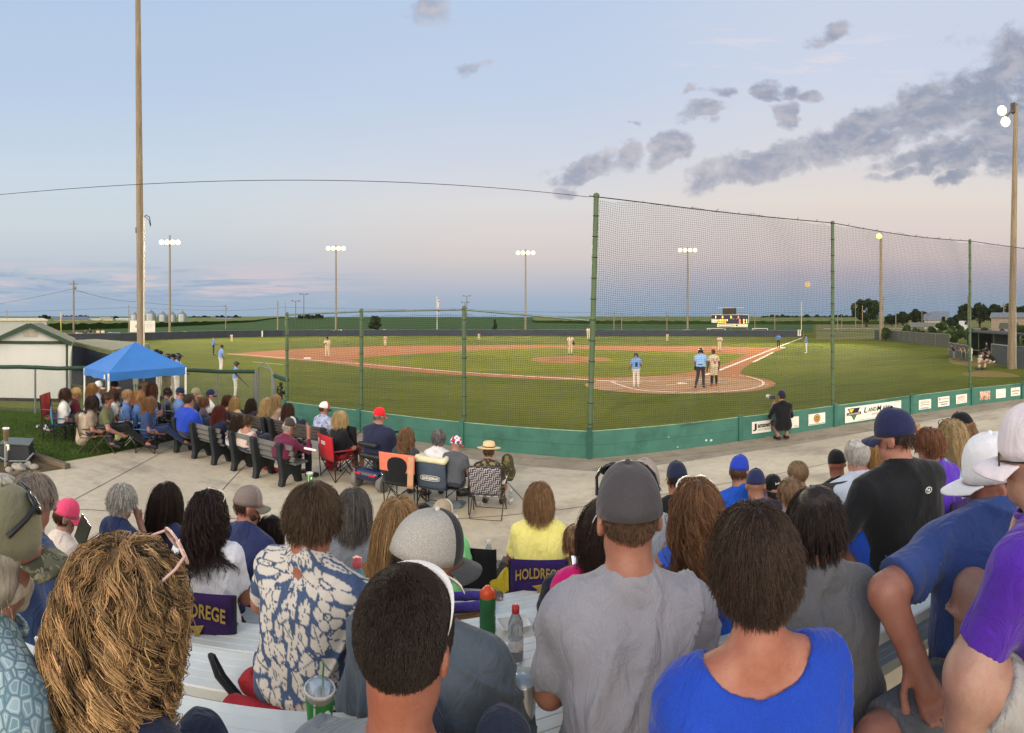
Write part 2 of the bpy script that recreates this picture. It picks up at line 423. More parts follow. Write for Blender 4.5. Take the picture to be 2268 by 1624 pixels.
def hair(root, c, R, style, colr, seed=1, vx=.009, n=None, t=.012, ln=.25, wd=None, hl=None, grey=None, detail=1.0, bun=None, part=0.0, capped=False, steps=None):
    """one hair mesh: a shell over the scalp plus locks of strands"""
    T = lambda v: np.asarray(c)+R @ np.asarray(v, float)
    if capped: t = min(t, .004)
    pr = [('e', T((0, -.014, .03)), R, (.077+t, .097+t, .092+t), .02)]
    long = style in ('long', 'wavy', 'curly', 'bob')
    fr, off = (.80, .022) if not long else (.70, .04)
    nn = np.array((0, fr, -1.0)); nn = R @ (nn/np.linalg.norm(nn))
    pr.append(('p', T((0, 0, -off)), nn))
    if style == 'short': pr.append(('-c', T((-.2, .01, -.03)), T((.2, .01, -.03)), .028, .028, .02))
    if style in ('short', 'buzz', 'fringe'): pr.append(('p', T((0, 0, -.083)), R @ np.array((0, .25, -1.0))/1.03))
    if long:
        wd = wd or .06; b = -.022
        zs = np.linspace(-.01, -ln, max(3, int(ln/.07)))
        for i, z in enumerate(zs):
            f = (z-zs[0])/(zs[-1]-zs[0]); wq = wd*(.85+.12*sin(3*f)); y = -.034+(-.022 if style != 'bob' else 0)*f
            pr.append(('c', T((-wq, y, z)), T((wq, y, z)), .048-.018*f, .048-.018*f, .05))
            if style == 'bob': pr.append(('c', T((-.07, 0, z*.8)), T((.07, 0, z*.8)), .022, .022, .03))
        pr.append(('-c', T((0, .10, -.02)), T((0, .09, -.3)), .075, .075, .02))
    if capped: pr.append(('p', T((0, 0, .045)), R @ np.array((0, 0, 1.0))))
    if bun: pr.append(('e', T(bun[:3]), R, (bun[3], bun[3]*.9, bun[3]*.85), .03))
    def post(D, x, y, z):
        return D+(.0022*np.sin(150*x+11*np.sin(14*z))*np.sin(70*y+31*z)).astype(np.float32)
    V, Q = sdf_mesh(pr, vx, post)
    g = np.random.default_rng(seed)
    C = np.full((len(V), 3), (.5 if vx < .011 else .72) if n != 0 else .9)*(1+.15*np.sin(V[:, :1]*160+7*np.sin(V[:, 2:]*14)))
    if n != 0:
        kw = dict(
            short=dict(n=2200, steps=7, seg=.011, grav=.55, comb=1, rr=.0008, noise=.10, off=.03, clump=5, clr=.004),
            buzz=dict(n=2600, steps=2, seg=.006, grav=.3, comb=.6, rr=.0007, noise=.22, off=.03),
            fringe=dict(n=900, steps=4, seg=.009, grav=.5, comb=1, rr=.0012, bald=(0, -.045, .125, .07)),
            bob=dict(n=2200, steps=14, seg=.016, grav=.5, comb=.9, rr=.0009, noise=.05, off=.05, front=.7, clump=3, clr=.008),
            long=dict(n=2200, steps=18, seg=max(.015, (ln+.16)/18), grav=.55, comb=.8, rr=.0009, wav=(.010, 16), noise=.05, off=.05, front=.7, clump=3, clr=.009),
            wavy=dict(n=1500, steps=22, seg=max(.013, (ln+.16)/22), grav=.6, comb=.8, rr=.0012, wav=(.014, 26), curl=(.012, 40), noise=.07, off=.05, front=.7, clump=5, clr=.006),
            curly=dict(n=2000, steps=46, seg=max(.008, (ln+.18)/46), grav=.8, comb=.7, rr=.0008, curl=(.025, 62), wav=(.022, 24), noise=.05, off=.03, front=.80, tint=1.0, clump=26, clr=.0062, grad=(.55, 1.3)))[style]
        kw['n'] = int((n or kw['n'])*detail*(1.7 if style in ('bob', 'long') else 1)/max(1, kw.get('clump', 1)))+1
        if capped: kw['maxz'] = .02; kw['steps'] = min(kw['steps'], 4) if not long else kw['steps']
        if vx > .011: kw['rr'] *= 1.2; kw['n'] = int(kw['n']*1.6)
        if style == 'bob': kw['steps'] = max(6, int((ln+.11)/.016))
        kw['seed'] = seed; kw['part'] = part
        kw['ell'] = (.080+t, .101+t, .096+t) if style != 'curly' else (.092+t, .115+t, .108+t)
        if steps: kw['steps'] = steps
        if long: kw['cols'] = [((0, -.02, -.36), (.27, .15, .17))] if ln > .2 else []
        sv, sq, sc_ = strands(**kw)
        if grey is not None: sc_ = sc_*np.where(g.random(len(sc_)//((kw['steps']+1)*3)) < grey[0], grey[1], 1.0).repeat((kw['steps']+1)*3)[:, None]
        sv = np.asarray(c)+sv @ R.T
        Q = np.concatenate([Q, sq+len(V)]); V = np.concatenate([V, sv]); C = np.concatenate([C, sc_])
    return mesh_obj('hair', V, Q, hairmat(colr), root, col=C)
def cap(root, c, R, colr, brim=None, back=0.0, name='cap', front=None, sc=1.0, mesh=None, flat=False, camo=False, tilt=-6, button=True, opening=False):
    RR = R @ np.array(Matrix.Rotation(rad(-back), 3, 'Z')) @ np.array(Matrix.Rotation(rad(tilt), 3, 'X'))
    T = lambda v: tuple(np.asarray(c)+RR @ (np.asarray(v, float)*sc))
    mts = [camo_mat() if camo else fabric(colr, .25), fabric(front, .25) if front else fabric(colr, .25), mesh_fabric(mesh) if mesh else fabric(colr, .25)]
    m = MB(); NU, NV = 30, 9
    def dome(u, v, k=1.0):
        a = 2*pi*u+pi/2; e = (pi/2)*v**.92; b = cos(e)**(.78 if not flat else .6)
        seam = 1-.006*max(0, 1-abs(((u*6) % 1)-.5)*14)
        z0 = -.012+.006*sin(a)
        return T((.087*b*k*cos(a)*seam, -.012+.108*b*k*sin(a)*seam, z0+.128*sin(e)*k*seam))
    V = [dome(i/NU, j/NV) for i in range(NU) for j in range(NV+1)]+[dome(i/NU, j/NV, .965) for i in range(NU) for j in range(NV+1)]
    n1 = NU*(NV+1)
    for i in range(NU):
        i2 = (i+1) % NU
        u = (i+.5)/NU; frontish = u < .17 or u > .83
        for j in range(NV):
            a, b, cc, d = i*(NV+1)+j, i2*(NV+1)+j, i2*(NV+1)+j+1, i*(NV+1)+j+1
            m.cur = 1 if frontish else 2
            if opening and .42 < u < .58 and j < 3: continue
            m.add([V[a], V[b], V[cc], V[d]], [(0, 1, 2, 3)], True); m.cur = 0
            m.add([V[n1+a], V[n1+b], V[n1+cc], V[n1+d]], [(3, 2, 1, 0)], True)
        m.add([V[i*(NV+1)], V[i2*(NV+1)], V[n1+i2*(NV+1)], V[n1+i*(NV+1)]], [(3, 2, 1, 0)], True)
    if button: m.ball(T((0, -.012, .117)), .008*sc, 5)
    o = m.build(name, mts, root)
    # weld the dome so it shades smoothly
    import bmesh
    bm = bmesh.new(); bm.from_mesh(o.data); bmesh.ops.remove_doubles(bm, verts=bm.verts, dist=1e-5); bm.to_mesh(o.data); bm.free()
    if brim is not False:
        b = MB()
        def br(u, v):
            a = (u-.5)*2.25; ext = (.075*cos(a*.92)**.8 if abs(a*.92) < pi/2 else 0)*v
            drop = .032*(sin(a))**2*(0 if flat else 1)+.012*v
            return T((.088*sin(a)*(1+.10*v), -.012+.106*cos(a)+ext, -.010-drop*(.35+.65*v)))
        b.grid(br, 14, 5, thick=RR @ np.array((0, 0, -.004*sc)))
        b.build('brim', [camo_mat() if camo else fabric(brim or colr, .25)], o)
    return o
def camo_mat():
    def cu(nt, pos, b):
        f = nt.noise(pos, 22, 3, .6, .6); g = nt.noise(nt.mapv(pos, (1, 1, 1), (5, 2, 1)), 34, 3, .6, .8)
        c = nt.mix(nt.sstep(f, .48, .52), lin('6d6a55'), lin('4b4a3c')); return nt.mix(nt.sstep(g, .56, .60), c, lin('8d8871'))
    return mat('camo_cloth', '6d6a55', rough=.9, custom=cu, spec=.1)
def mesh_fabric(c):
    def cu(nt, pos, b):
        v = nt.n('ShaderNodeTexVoronoi'); nt.put(v.inputs['Vector'], pos); v.inputs['Scale'].default_value = 420
        return nt.mix(nt.sstep(X(nt, v.outputs[0]), .25, .5), lin(c), tuple(q*.62 for q in lin(c)))
    return mat('mesh_cloth_'+c, c, rough=.9, custom=cu, spec=.1)
def glasses(root, c, R, colr='2a2522', up=False, lens=None, name='glasses', fat=1.0, lift=0.0):
    Ry = R @ np.array(Matrix.Rotation(rad(38 if up else 0), 3, 'X'))
    dz, dy = (.086+lift, .03+lift*.6) if up else (.0, .0)
    T = lambda v: tuple(np.asarray(c)+R @ (np.array((0, dy, dz)))+Ry @ (np.asarray(v, float)*(1.1 if up else 1)))
    m = MB()
    for sx in (-1, 1):
        m.tube([T((sx*.034+.028*cos(a), (.05 if up else .094)-.004*cos(a)*sx, .012+.021*sin(a))) for a in np.linspace(0, 2*pi, 13)[:-1]], .0028*fat, 5, closed=True)
        m.tube([T((sx*.062, .05 if up else .088, .018)), T((sx*.080, .02, .016)), T((sx*.083, -.03, .01))], .0028*fat, 5)
    m.tube([T((-.008, .054 if up else .098, .016)), T((.008, .054 if up else .098, .016))], .0025*fat, 5)
    o = m.build(name, mat('frame_'+colr, colr, rough=.35, var=.03), root)
    if lens:
        l = MB()
        for sx in (-1, 1): l.add([T((sx*.034, .051 if up else .094, .012))]+[T((sx*.034+.027*cos(a), .050 if up else .093, .012+.020*sin(a))) for a in np.linspace(0, 2*pi, 13)[:-1]], [(0, 1+k, 1+(k+1) % 12) for k in range(12)])
        l.build('lens', mat('lens_'+lens, lens, rough=.12, var=.02, spec=.6), o)
    return o
PRE = {  # elbow and wrist relative to the shoulder, right side
    'lap': ((.07, .05, -.27), (-.04, .27, -.33)), 'knee': ((.08, .13, -.25), (.02, .36, -.33)), 'down': ((.06, -.03, -.28), (.08, .06, -.53)),
    'fwd': ((.06, .16, -.23), (.0, .40, -.12)), 'chin': ((.04, .21, -.22), (-.08, .22, .05)), 'cross': ((.07, .09, -.26), (-.17, .22, -.2)),
    'hips': ((.17, -.04, -.22), (.03, .05, -.38)), 'glove': ((.10, .08, -.25), (-.08, .26, -.16)), 'bat': ((.10, .12, -.22), (-.05, .30, -.05)),
    'up': ((.10, .22, -.12), (.0, .30, .14)), 'lean': ((.14, .10, -.24), (.06, .30, -.34)), 'side': ((.2, .02, -.2), (.42, .1, -.16))}
SITL = ((.12, .42, .085), (.13, .44, -.36), (.14, .58, -.42))
STANDL = ((.10, .02, -.42), (.11, -.02, -.84), (.13, .11, -.89))
ROWS = []
def person(label, loc, hd, s=1.0, L=.72, pose='sit', lean=.05, side=0.0, w=1.0, belly=0.0, yaw=0, pitch=8, roll=0, skin='b08267', shirt='7a7f88', sleeve=.6, neck=.0,
           tank=False, hem=-.04, pants='2b3040', short=False, arm='lap', armL=None, legs=None, legL=None, vx=.014, hr=None, hat=None, shoes='2a2a2c', fem=False, group=None,
           eyes=False, wr=.004, fingers=False, shirtmat=None, shirtfn=None, beard=None, sock=None, skirt=False, cat='person', seed=0, ears=True, shvx=None, nl=0.0, belt=None):
    """hd: compass heading of the body in degrees, clockwise from straight ahead"""
    vx = vx/s
    pz = .10 if pose == 'sit' else (.92 if pose == 'stand' else .36)
    base = pz-.10 if pose != 'sit' else 0.0
    Hc = A3(side, lean*1.25, base+L); R = Rot(yaw, pitch, roll)
    NB = A3(side*.72, lean*.78, base+L-.165-nl); sh = (.165 if fem else .19)*w; zs = base+L-.225-nl; ys = lean*.7
    pel = A3(0, 0, pz); wai = A3(side*.2, lean*.12, pz+(zs-pz)*.40); che = A3(side*.5, lean*.5, pz+(zs-pz)*.80)
    hw_ = .09 if fem else .082
    tor = [('c', pel+A3(-hw_*w, 0, 0), pel+A3(hw_*w, 0, 0), .112*w, .112*w, .09),
           ('c', wai+A3(-.065*w, belly*.5, 0), wai+A3(.065*w, belly*.5, 0), .098*w+belly*.5, .098*w+belly*.5, .11),
           ('c', che+A3(-.08*w, -.005, -.02), che+A3(.08*w, -.005, -.02), .103*w, .103*w, .10),
           ('c', A3(side*.6-sh*.92, ys, zs-.02), A3(side*.6+sh*.92, ys, zs-.02), .058*w, .058*w, .075)]
    for sx in (-1, 1): tor.append(('c', NB+A3(0, -.02, .03), A3(side*.6+sx*sh*.85, ys, zs+.012), .045, .046, .05))
    if fem:
        for sx in (-1, 1): tor.append(('e', che+A3(sx*.07, .09*w, -.05), None, (.06, .06, .06), .05))
    nk = .047 if fem else .057*min(1.15, w)
    hp = head_prims(Hc, R, fem, ears)
    T = lambda v: Hc+R @ np.asarray(v, float)
    nkp = ('c', NB+A3(0, -.005, -.03), T((0, -.02, -.055)), nk*1.06, nk, .04)
    arms = []; sleeves = []
    for sx, a in ((1, arm), (-1, armL or arm)):
        if a is None: continue
        e, wr_ = PRE[a] if isinstance(a, str) else a
        S = A3(side*.6+sx*sh, ys, zs-.015); E = S+A3(sx*e[0], e[1], e[2]); W = S+A3(sx*wr_[0], wr_[1], wr_[2])
        q = .85 if fem else 1.0; aw = .5+.5*w
        arms += [('c', S, E, .052*aw*q, .043*aw*q, .03), ('c', E, W, .043*aw*q, .029*aw*q, .02)]
        d = (W-E)/np.linalg.norm(W-E); dn = np.array((0, 0, -1.0)) if abs(d[2]) < .8 else np.array((0, 1.0, 0)); la = np.cross(d, dn); la /= np.linalg.norm(la); up = np.cross(la, d)
        K = W+d*.085
        arms.append(('c', W, K, .030*q, .034*q, .02))
        if fingers:
            for i, (o_, fl) in enumerate(((-.027, .062), (-.009, .074), (.009, .070), (.026, .055))):
                a0 = K+la*o_+d*.005; a1 = a0+d*fl*.55-up*.006; a2 = a1+d*fl*.42-up*.022
                arms += [('c', a0, a1, .0105, .0095, .008), ('c', a1, a2, .0095, .008, .004)]
            a0 = W+d*.03+la*(-.032); a1 = a0+d*.035-la*.028; arms += [('c', a0, a1, .013, .011, .012), ('c', a1, a1+d*.03-la*.006, .011, .009, .004)]
        else: arms.append(('c', K, K+d*.06-up*.03, .030*q, .018, .02))
        if sleeve > 0:
            if sleeve <= 1: B = S+(E-S)*sleeve; sleeves.append(('c', S, B, .060*aw*q, .058*aw*q+.006, .035, True))
            else:
                B = E+(W-E)*(sleeve-1); sleeves += [('c', S, E, .056*aw*q, .048*aw*q, .035), ('c', E, B, .048*aw*q, .036*aw*q, .02, True)]
    lg = []; pl = []; feet = []
    for sx, lgd in ((1, legs), (-1, legL or legs)):
        kn, an, to = lgd or (SITL if pose == 'sit' else STANDL)
        hip = pel+A3(sx*.088*w, 0, -.01); b0 = A3(0, 0, pz)
        Kn, An, To = (b0+A3(sx*v[0], v[1], v[2]) for v in (kn, an, to))
        lw = .5+.5*w
        lg += [('c', hip, Kn, .088*lw, .058*lw, .05), ('c', Kn, An, .056*lw, .036*lw, .03), ('c', An, To, .040, .028, .03)]
        ht = .014
        if short: B = hip+(Kn-hip)*(short if short is not True else .85); pl.append(('c', hip, B, .098*lw, .080*lw, .05, True))
        elif pants: pl += [('c', hip, Kn, .096*lw, .068*lw, .05), ('c', Kn, Kn+(An-Kn)*.94, .068*lw, .054*lw, .03, True)]
        feet.append((Kn, An, To))
    body = tor+[nkp]+hp+arms+lg
    V, Q = sdf_mesh(body, vx)
    root = mesh_obj('person', V, Q, SKIN(skin), None)
    tag(root, label, cat, group)
    root.location = tuple(loc); root.rotation_euler = (0, 0, -rad(hd)); root.scale = (s, s, s)
    if shirt or shirtmat:
        tt = [p for p in tor]
        if tank: tt = tor[:3]+[('c', A3(side*.6-sh*.62, ys, zs-.02), A3(side*.6+sh*.62, ys, zs-.02), .056*w, .056*w, .06)]+tor[4:] ; sleeves = []
        pr = [(*p[:3], p[3]+.013, p[4]+.013, *p[5:]) if p[0] == 'c' else p for p in tt]
        pr = [p for p in pr if not (tank and p[0] == 'c' and p[5] == .05 and p[3] == .058)]
        pr += sleeves
        pr.append(('-c', NB+A3(0, .016, .020 if neck <= 0 else -.02), T((0, .0, -.03)), nk+.004+neck, nk+.012+neck, .008))
        if neck > .01: pr.append(('-e', NB+A3(0, -.01, .03), None, (nk+neck*1.6, nk+neck*1.3, .03+neck), .01))
        pr.append(('p', A3(0, 0, pz+hem), A3(0, 0, -1)))
        V, Q = sdf_mesh(pr, (shvx or vx*s)/s, wrinkle(wr, seed))
        col = shirtfn(V, dict(zs=zs, pz=pz, sh=sh)) if shirtfn else None
        so_ = mesh_obj('shirt', V, Q, shirtmat or fabric(shirt), root, col=col)
        if neck <= 0 and not tank and vx*s < .0125:
            m = MB(); c0 = NB+A3(0, .014, .006); rk = nk+.016; m.tube([c0+A3(rk*sin(a), rk*cos(a)*1.02, .016-.030*cos(a)-.004) for a in np.linspace(0, 2*pi, 28)[:-1]], .009, 7, closed=True); m.build('collar', fabric('6d7488') if shirtfn else shirtmat or fabric(shirt), so_)
    if pants:
        pr = [('c', pel+A3(-hw_*w, 0, -.005), pel+A3(hw_*w, 0, -.005), .122*w, .122*w, .06), ('p', pel+A3(0, 0, .07), A3(0, -.1, 1))]+pl
        V, Q = sdf_mesh(pr, vx, wrinkle(.003, seed+1))
        mesh_obj('shorts' if short else 'trousers', V, Q, fabric(pants), root)
    if belt:
        m = MB(); m.tube([pel+A3(.185*w*cos(a), .125*w*sin(a), .075) for a in np.linspace(0, 2*pi, 20)[:-1]], .018, 5, closed=True); m.build('belt', fabric(belt), root)
    if sock:
        V, Q = sdf_mesh([('c', k+(a-k)*.15, a, .056, .042, .01) for k, a, t_ in feet], vx); mesh_obj('sock', V, Q, fabric(sock), root)
    if shoes:
        for k, a, t_ in feet:
            f = t_-a; f[2] = 0; f /= np.linalg.norm(f)+1e-6; low = min(a[2], t_[2])
            V, Q = sdf_mesh([('c', a+A3(0, 0, -.02)-f*.02, t_+f*.03, .046, .038, .03)], vx); mesh_obj('shoe', V, Q, mat('shoe_'+shoes, shoes, rough=.6), root)
    if beard:
        V, Q = sdf_mesh([('c', T((-.045, .02, -.06)), T((.045, .02, -.06)), .035, .035, .04), ('c', T((0, .06, -.075)), T((0, .062, -.11)), .036, .026, .04)], vx)
        mesh_obj('beard', V, Q, hairmat(beard), root, col=np.full((len(V), 3), .9))
    if eyes:
        m = MB()
        for sx in (-1, 1): m.ball(T((sx*.030, .083, .006)), (.012, .007, .006), 6)
        m.tube([T((-.022, .089, -.055)), T((0, .093, -.056)), T((.022, .089, -.055))], .004, 5)
        m.build('face_features', mat('dark_eye', '2a1c18', rough=.3), root)
    if hr:
        hs = dict(hr); hs.setdefault('vx', max(.008, vx*.8)); hs.setdefault('capped', any((h or {}).get('k', 'cap') in ('cap', 'straw') for h in (hat if isinstance(hat, list) else [hat]) if h)); hair(root, Hc, R, hs.pop('style'), hs.pop('col'), **hs)
    if hat:
        for h in (hat if isinstance(hat, list) else [hat]):
            hh = dict(h); k = hh.pop('k', 'cap')
            if k == 'cap': cap(root, Hc+R @ A3(0, 0, .034), R, hh.pop('col'), **hh)
            elif k == 'glasses': glasses(root, Hc, R, **hh)
            elif k == 'helmet': helmet(root, Hc, R, **hh)
            elif k == 'straw': straw(root, Hc, R)
    return root, Hc, R
def helmet(root, c, R, col='15161a', mask=False):
    T = lambda v: tuple(np.asarray(c)+R @ np.asarray(v, float))
    pr = [('e', T((0, -.012, .035)), R, (.105, .122, .108), .02), ('c', T((-.097, -.005, -.03)), T((-.097, .01, -.055)), .03, .03, .03), ('c', T((.097, -.005, -.03)), T((.097, .01, -.055)), .03, .03, .03),
          ('-c', T((0, .16, -.04)), T((0, .10, -.14)), .105, .10, .02), ('c', T((-.05, .105, .05)), T((.05, .105, .05)), .018, .018, .03), ('c', T((0, .105, .05)), T((0, .15, .042)), .03, .015, .03)]
    if not mask: pr.append(('-e', T((0, -.02, -.06)), R, (.083, .10, .09), .01))
    V, Q = sdf_mesh(pr, .014); h = mesh_obj('helmet', V, Q, mat('helmet_'+col, col, rough=.25, var=.05, spec=.5), root)
    if mask:
        m = MB()
        for z in (.01, -.02, -.05, -.08): m.tube([T((.09*sin(a), .02+.12*cos(a), z)) for a in np.linspace(-1.3, 1.3, 9)], .006, 5)
        for x in (-.04, 0, .04): m.tube([T((x, .135, .04)), T((x, .138, -.03)), T((x, .125, -.09))], .006, 5)
        m.build('face_mask', mat('mask_bars', '1a1a1c', rough=.5), h)
def straw(root, c, R):
    T3 = Matrix(R.tolist()); cc = np.asarray(c)+R @ A3(0, -.012, .05)
    m = MB(); m.lathe([(.092, -.01), (.17, -.005), (.185, .006), (.17, .0), (.10, .005), (.096, .03), (.088, .085), (.06, .10), (.0, .092)], cc, 24, M=T3, sx=.93, sy=1.1)
    o = m.build('straw_hat', mat('straw', 'd9b98a', rough=.8, var=.15, scale=60, bump=.4, bscale=120), root)
    b = MB(); b.lathe([(.0985, .006), (.1, .026), (.096, .027)], cc, 24, M=T3, sx=.93, sy=1.1); b.build('hat_band', fabric('2a2024'), o)
def heading_to(loc, x, r):
    t = at(x, r); return math.degrees(math.atan2(t[0]-loc[0], t[1]-loc[1]))
# ================================================================= camera, sky, light
cam = bpy.data.cameras.new('camera'); cam.type = 'PANO'; cam.panorama_type = 'CENTRAL_CYLINDRICAL'
cam.central_cylindrical_range_u_min = -1134/F; cam.central_cylindrical_range_u_max = 1134/F
cam.central_cylindrical_range_v_min = (YH-1624)/F; cam.central_cylindrical_range_v_max = YH/F
cam.clip_start = .05; cam.clip_end = 20000
co = bpy.data.objects.new('camera', cam); COL.objects.link(co); co.location = (0, 0, H); co.rotation_euler = (pi/2, 0, 0)
SC.camera = co
SC.view_settings.view_transform = 'Standard'; SC.view_settings.look = 'None'; SC.view_settings.exposure = 0; SC.view_settings.gamma = 1
SC.cycles.max_bounces = 5; SC.cycles.diffuse_bounces = 2; SC.cycles.transparent_max_bounces = 8; SC.cycles.use_denoising = True

def make_sky():
    w = bpy.data.worlds.new('World'); SC.world = w; w.use_nodes = True
    t = w.node_tree; nt = NT(t); bg = t.nodes['Background']; out = t.nodes['World Output']
    tc = nt.n('ShaderNodeTexCoord'); d = X(nt, tc.outputs['Generated']); x, y, z = nt.sep(d)
    u = nt.math('ARCTAN2', x, y); hz = nt.math('SQRT', x*x+y*y); v = z/nt.math('MAXIMUM', hz, .02)
    # clear sky: blue above, a pink belt, the earth's shadow on the horizon
    L = [(.0, '9cb2ca'), (.040, 'a6b8cd'), (.075, 'b5c0d0'), (.12, 'c3ccd7'), (.18, 'cfd8de'), (.27, 'cedbe7'), (.44, 'bed1ea'), (.62, 'b7cce7'), (1., 'a9c3e6')]
    M_ = [(.0, '96adc6'), (.040, 'a6b4c9'), (.075, 'bfbfca'), (.115, 'd5cccb'), (.155, 'dcd4d2'), (.22, 'dfdcdd'), (.30, 'd3d9e5'), (.44, 'c4d3ea'), (.62, 'bccfea'), (1., 'adc5e8')]
    R_ = [(.0, '8eaac3'), (.045, 'a0acc2'), (.085, 'bcb5c2'), (.12, 'd8c8c8'), (.165, 'e0d1cc'), (.23, 'e6dcd4'), (.33, 'dcdbe2'), (.47, 'cfd8ea'), (.62, 'cdd6ea'), (1., 'b5cae8')]
    vv = nt.math('MULTIPLY', v, 1.0, clamp=True)
    cl = nt.mix(nt.sstep(u, -.75, .0), nt.ramp(vv, [(p, lin(c)) for p, c in L]), nt.ramp(vv, [(p, lin(c)) for p, c in M_]))
    cl = nt.mix(nt.sstep(u, .0, .65), cl, nt.ramp(vv, [(p, lin(c)) for p, c in R_]))
    # clouds: soft elliptical banks broken up by noise, (x, y, half length, half width, tilt, weight)
    B = [(1700, 362, 190, 34, 12, 1), (1900, 300, 180, 46, 24, 1), (2050, 240, 180, 62, 30, 1), (2190, 190, 140, 75, 32, 1), (2250, 290, 130, 75, 15, 1), (2262, 150, 120, 75, 30, 1), (2160, 325, 170, 40, 14, 1), (2090, 340, 170, 20, 12, .95), (2010, 385, 100, 13, 12, .8), (1600, 385, 70, 26, 8, .9),
         (1300, 372, 85, 28, 28, .95), (1385, 345, 48, 28, 25, .95), (1475, 345, 60, 26, 42, .95), (1255, 430, 34, 14, 10, .8), (1222, 380, 36, 14, 20, .6), (1527, 205, 24, 11, 25, .7), (1595, 203, 38, 14, 5, .75), (1550, 252, 42, 19, 18, .8),
         (1712, 197, 46, 17, -8, .85), (1725, 265, 22, 34, 0, .75), (1782, 218, 32, 15, 0, .8), (1575, 272, 20, 10, 0, .6), (1830, 80, 50, 22, 15, .85), (1047, 163, 30, 14, 25, .55), (965, 30, 60, 34, -50, .42), (2110, 392, 50, 16, 18, .8), (1420, 270, 18, 6, 0, .55), (2120, 90, 50, 24, 0, .45)]
    m = None
    wp = nt.noise(nt.comb(u, v*1.2, 3.0), 8, 4, .6, col=True); wx, wy, wz = nt.sep(wp); ub, vb = u+(wx-.5)*.13, v+(wy-.5)*.075
    for (px, py, a, b, rot, wt) in B:
        du, dv = ub-az(px), vb-(YH-py)/F; c_, s_ = cos(rad(rot)), sin(rad(rot))
        p = (du*c_+dv*s_)*(F/a/1.35); q = (dv*c_-du*s_)*(F/b/1.35)
        e = (1.0-(p*p+q*q))*wt
        m = e if m is None else nt.math('MAXIMUM', m, e)
    uv = nt.comb(u*1.0, v*1.35, 0.0)
    n1 = nt.noise(uv, 10, 8, .6, .3); n2 = nt.noise(nt.mapv(uv, (1, 1, 1), (.006, -.022, 0)), 10, 6, .6, .3); n3 = nt.noise(uv, 34, 5, .6)
    dens = nt.sstep(nt.math('MAXIMUM', m, -1.2)*.95+(n1-.5)*2.4+(n3-.5)*.7, .16, .78)
    lit = nt.sstep(n1-n2+(n3-.5)*.12, -.10, .16)
    cc = nt.mix(nt.sstep(u, .1, .9), nt.mix(lit, lin('9da2b6'), lin('c6c1c8')), nt.mix(lit, lin('8c95aa'), lin('b5b4be')))
    sky = nt.mix(dens*.88, cl, cc)
    # thin pink and blue bars low on the left, pale streaks high on the right
    bar = nt.noise(nt.comb(u*2.2, v*26, 1.7), 2.6, 5, .6, .4); mb = nt.sstep(v, .02, .05)*nt.sstep(v, .125, .075)*nt.sstep(u, -.18, -.5)
    sky = nt.mix(nt.sstep(bar, .50, .62)*mb*.75, sky, lin('d8c9d0')); sky = nt.mix(nt.sstep(bar, .47, .38)*mb*.7, sky, lin('98abc8'))
    st = nt.noise(nt.comb(u*3, v*18, 4.0), 2.0, 5, .6); ms = nt.sstep(u, .25, .45)*nt.sstep(v, .42, .50)*nt.sstep(v, .60, .52)*nt.sstep(u, .9, .6)
    sky = nt.mix(nt.sstep(st, .52, .66)*ms*.6, sky, lin('e9dde2'))
    # the sunset glow behind the viewer lights the scene
    back = nt.sstep(y, .15, -.55); low = nt.sstep(v, 1.6, .05)
    sky = nt.mix(1.0, sky, (.97, .97, .97), 'MULTIPLY'); sky = nt.mix(back*low, sky, (3.4, 3.05, 2.6))
    sky = nt.mix(nt.sstep(v, .0, -.02), sky, (.16, .17, .10))
    nt.put(bg.inputs[0], sky); bg.inputs[1].default_value = 1.0
    st_ = nt.n('ShaderNodeTexSky', sky_type='NISHITA'); st_.sun_disc = False; st_.sun_elevation = rad(6); st_.sun_rotation = rad(205)
    b2 = nt.n('ShaderNodeBackground'); nt.put(b2.inputs[0], X(nt, st_.outputs[0])); b2.inputs[1].default_value = .004
    ad = nt.n('ShaderNodeAddShader'); t.links.new(bg.outputs[0], ad.inputs[0]); t.links.new(b2.outputs[0], ad.inputs[1]); t.links.new(ad.outputs[0], out.inputs[0])
make_sky()
sun = bpy.data.lights.new('sun', 'SUN'); sun.energy = 1.7; sun.angle = rad(28); sun.color = (1, .90, .78)
so = bpy.data.objects.new('sun', sun); COL.objects.link(so)
dv_ = Vector((-.32, -.72, .46)); so.rotation_euler = dv_.to_track_quat('Z', 'Y').to_euler()

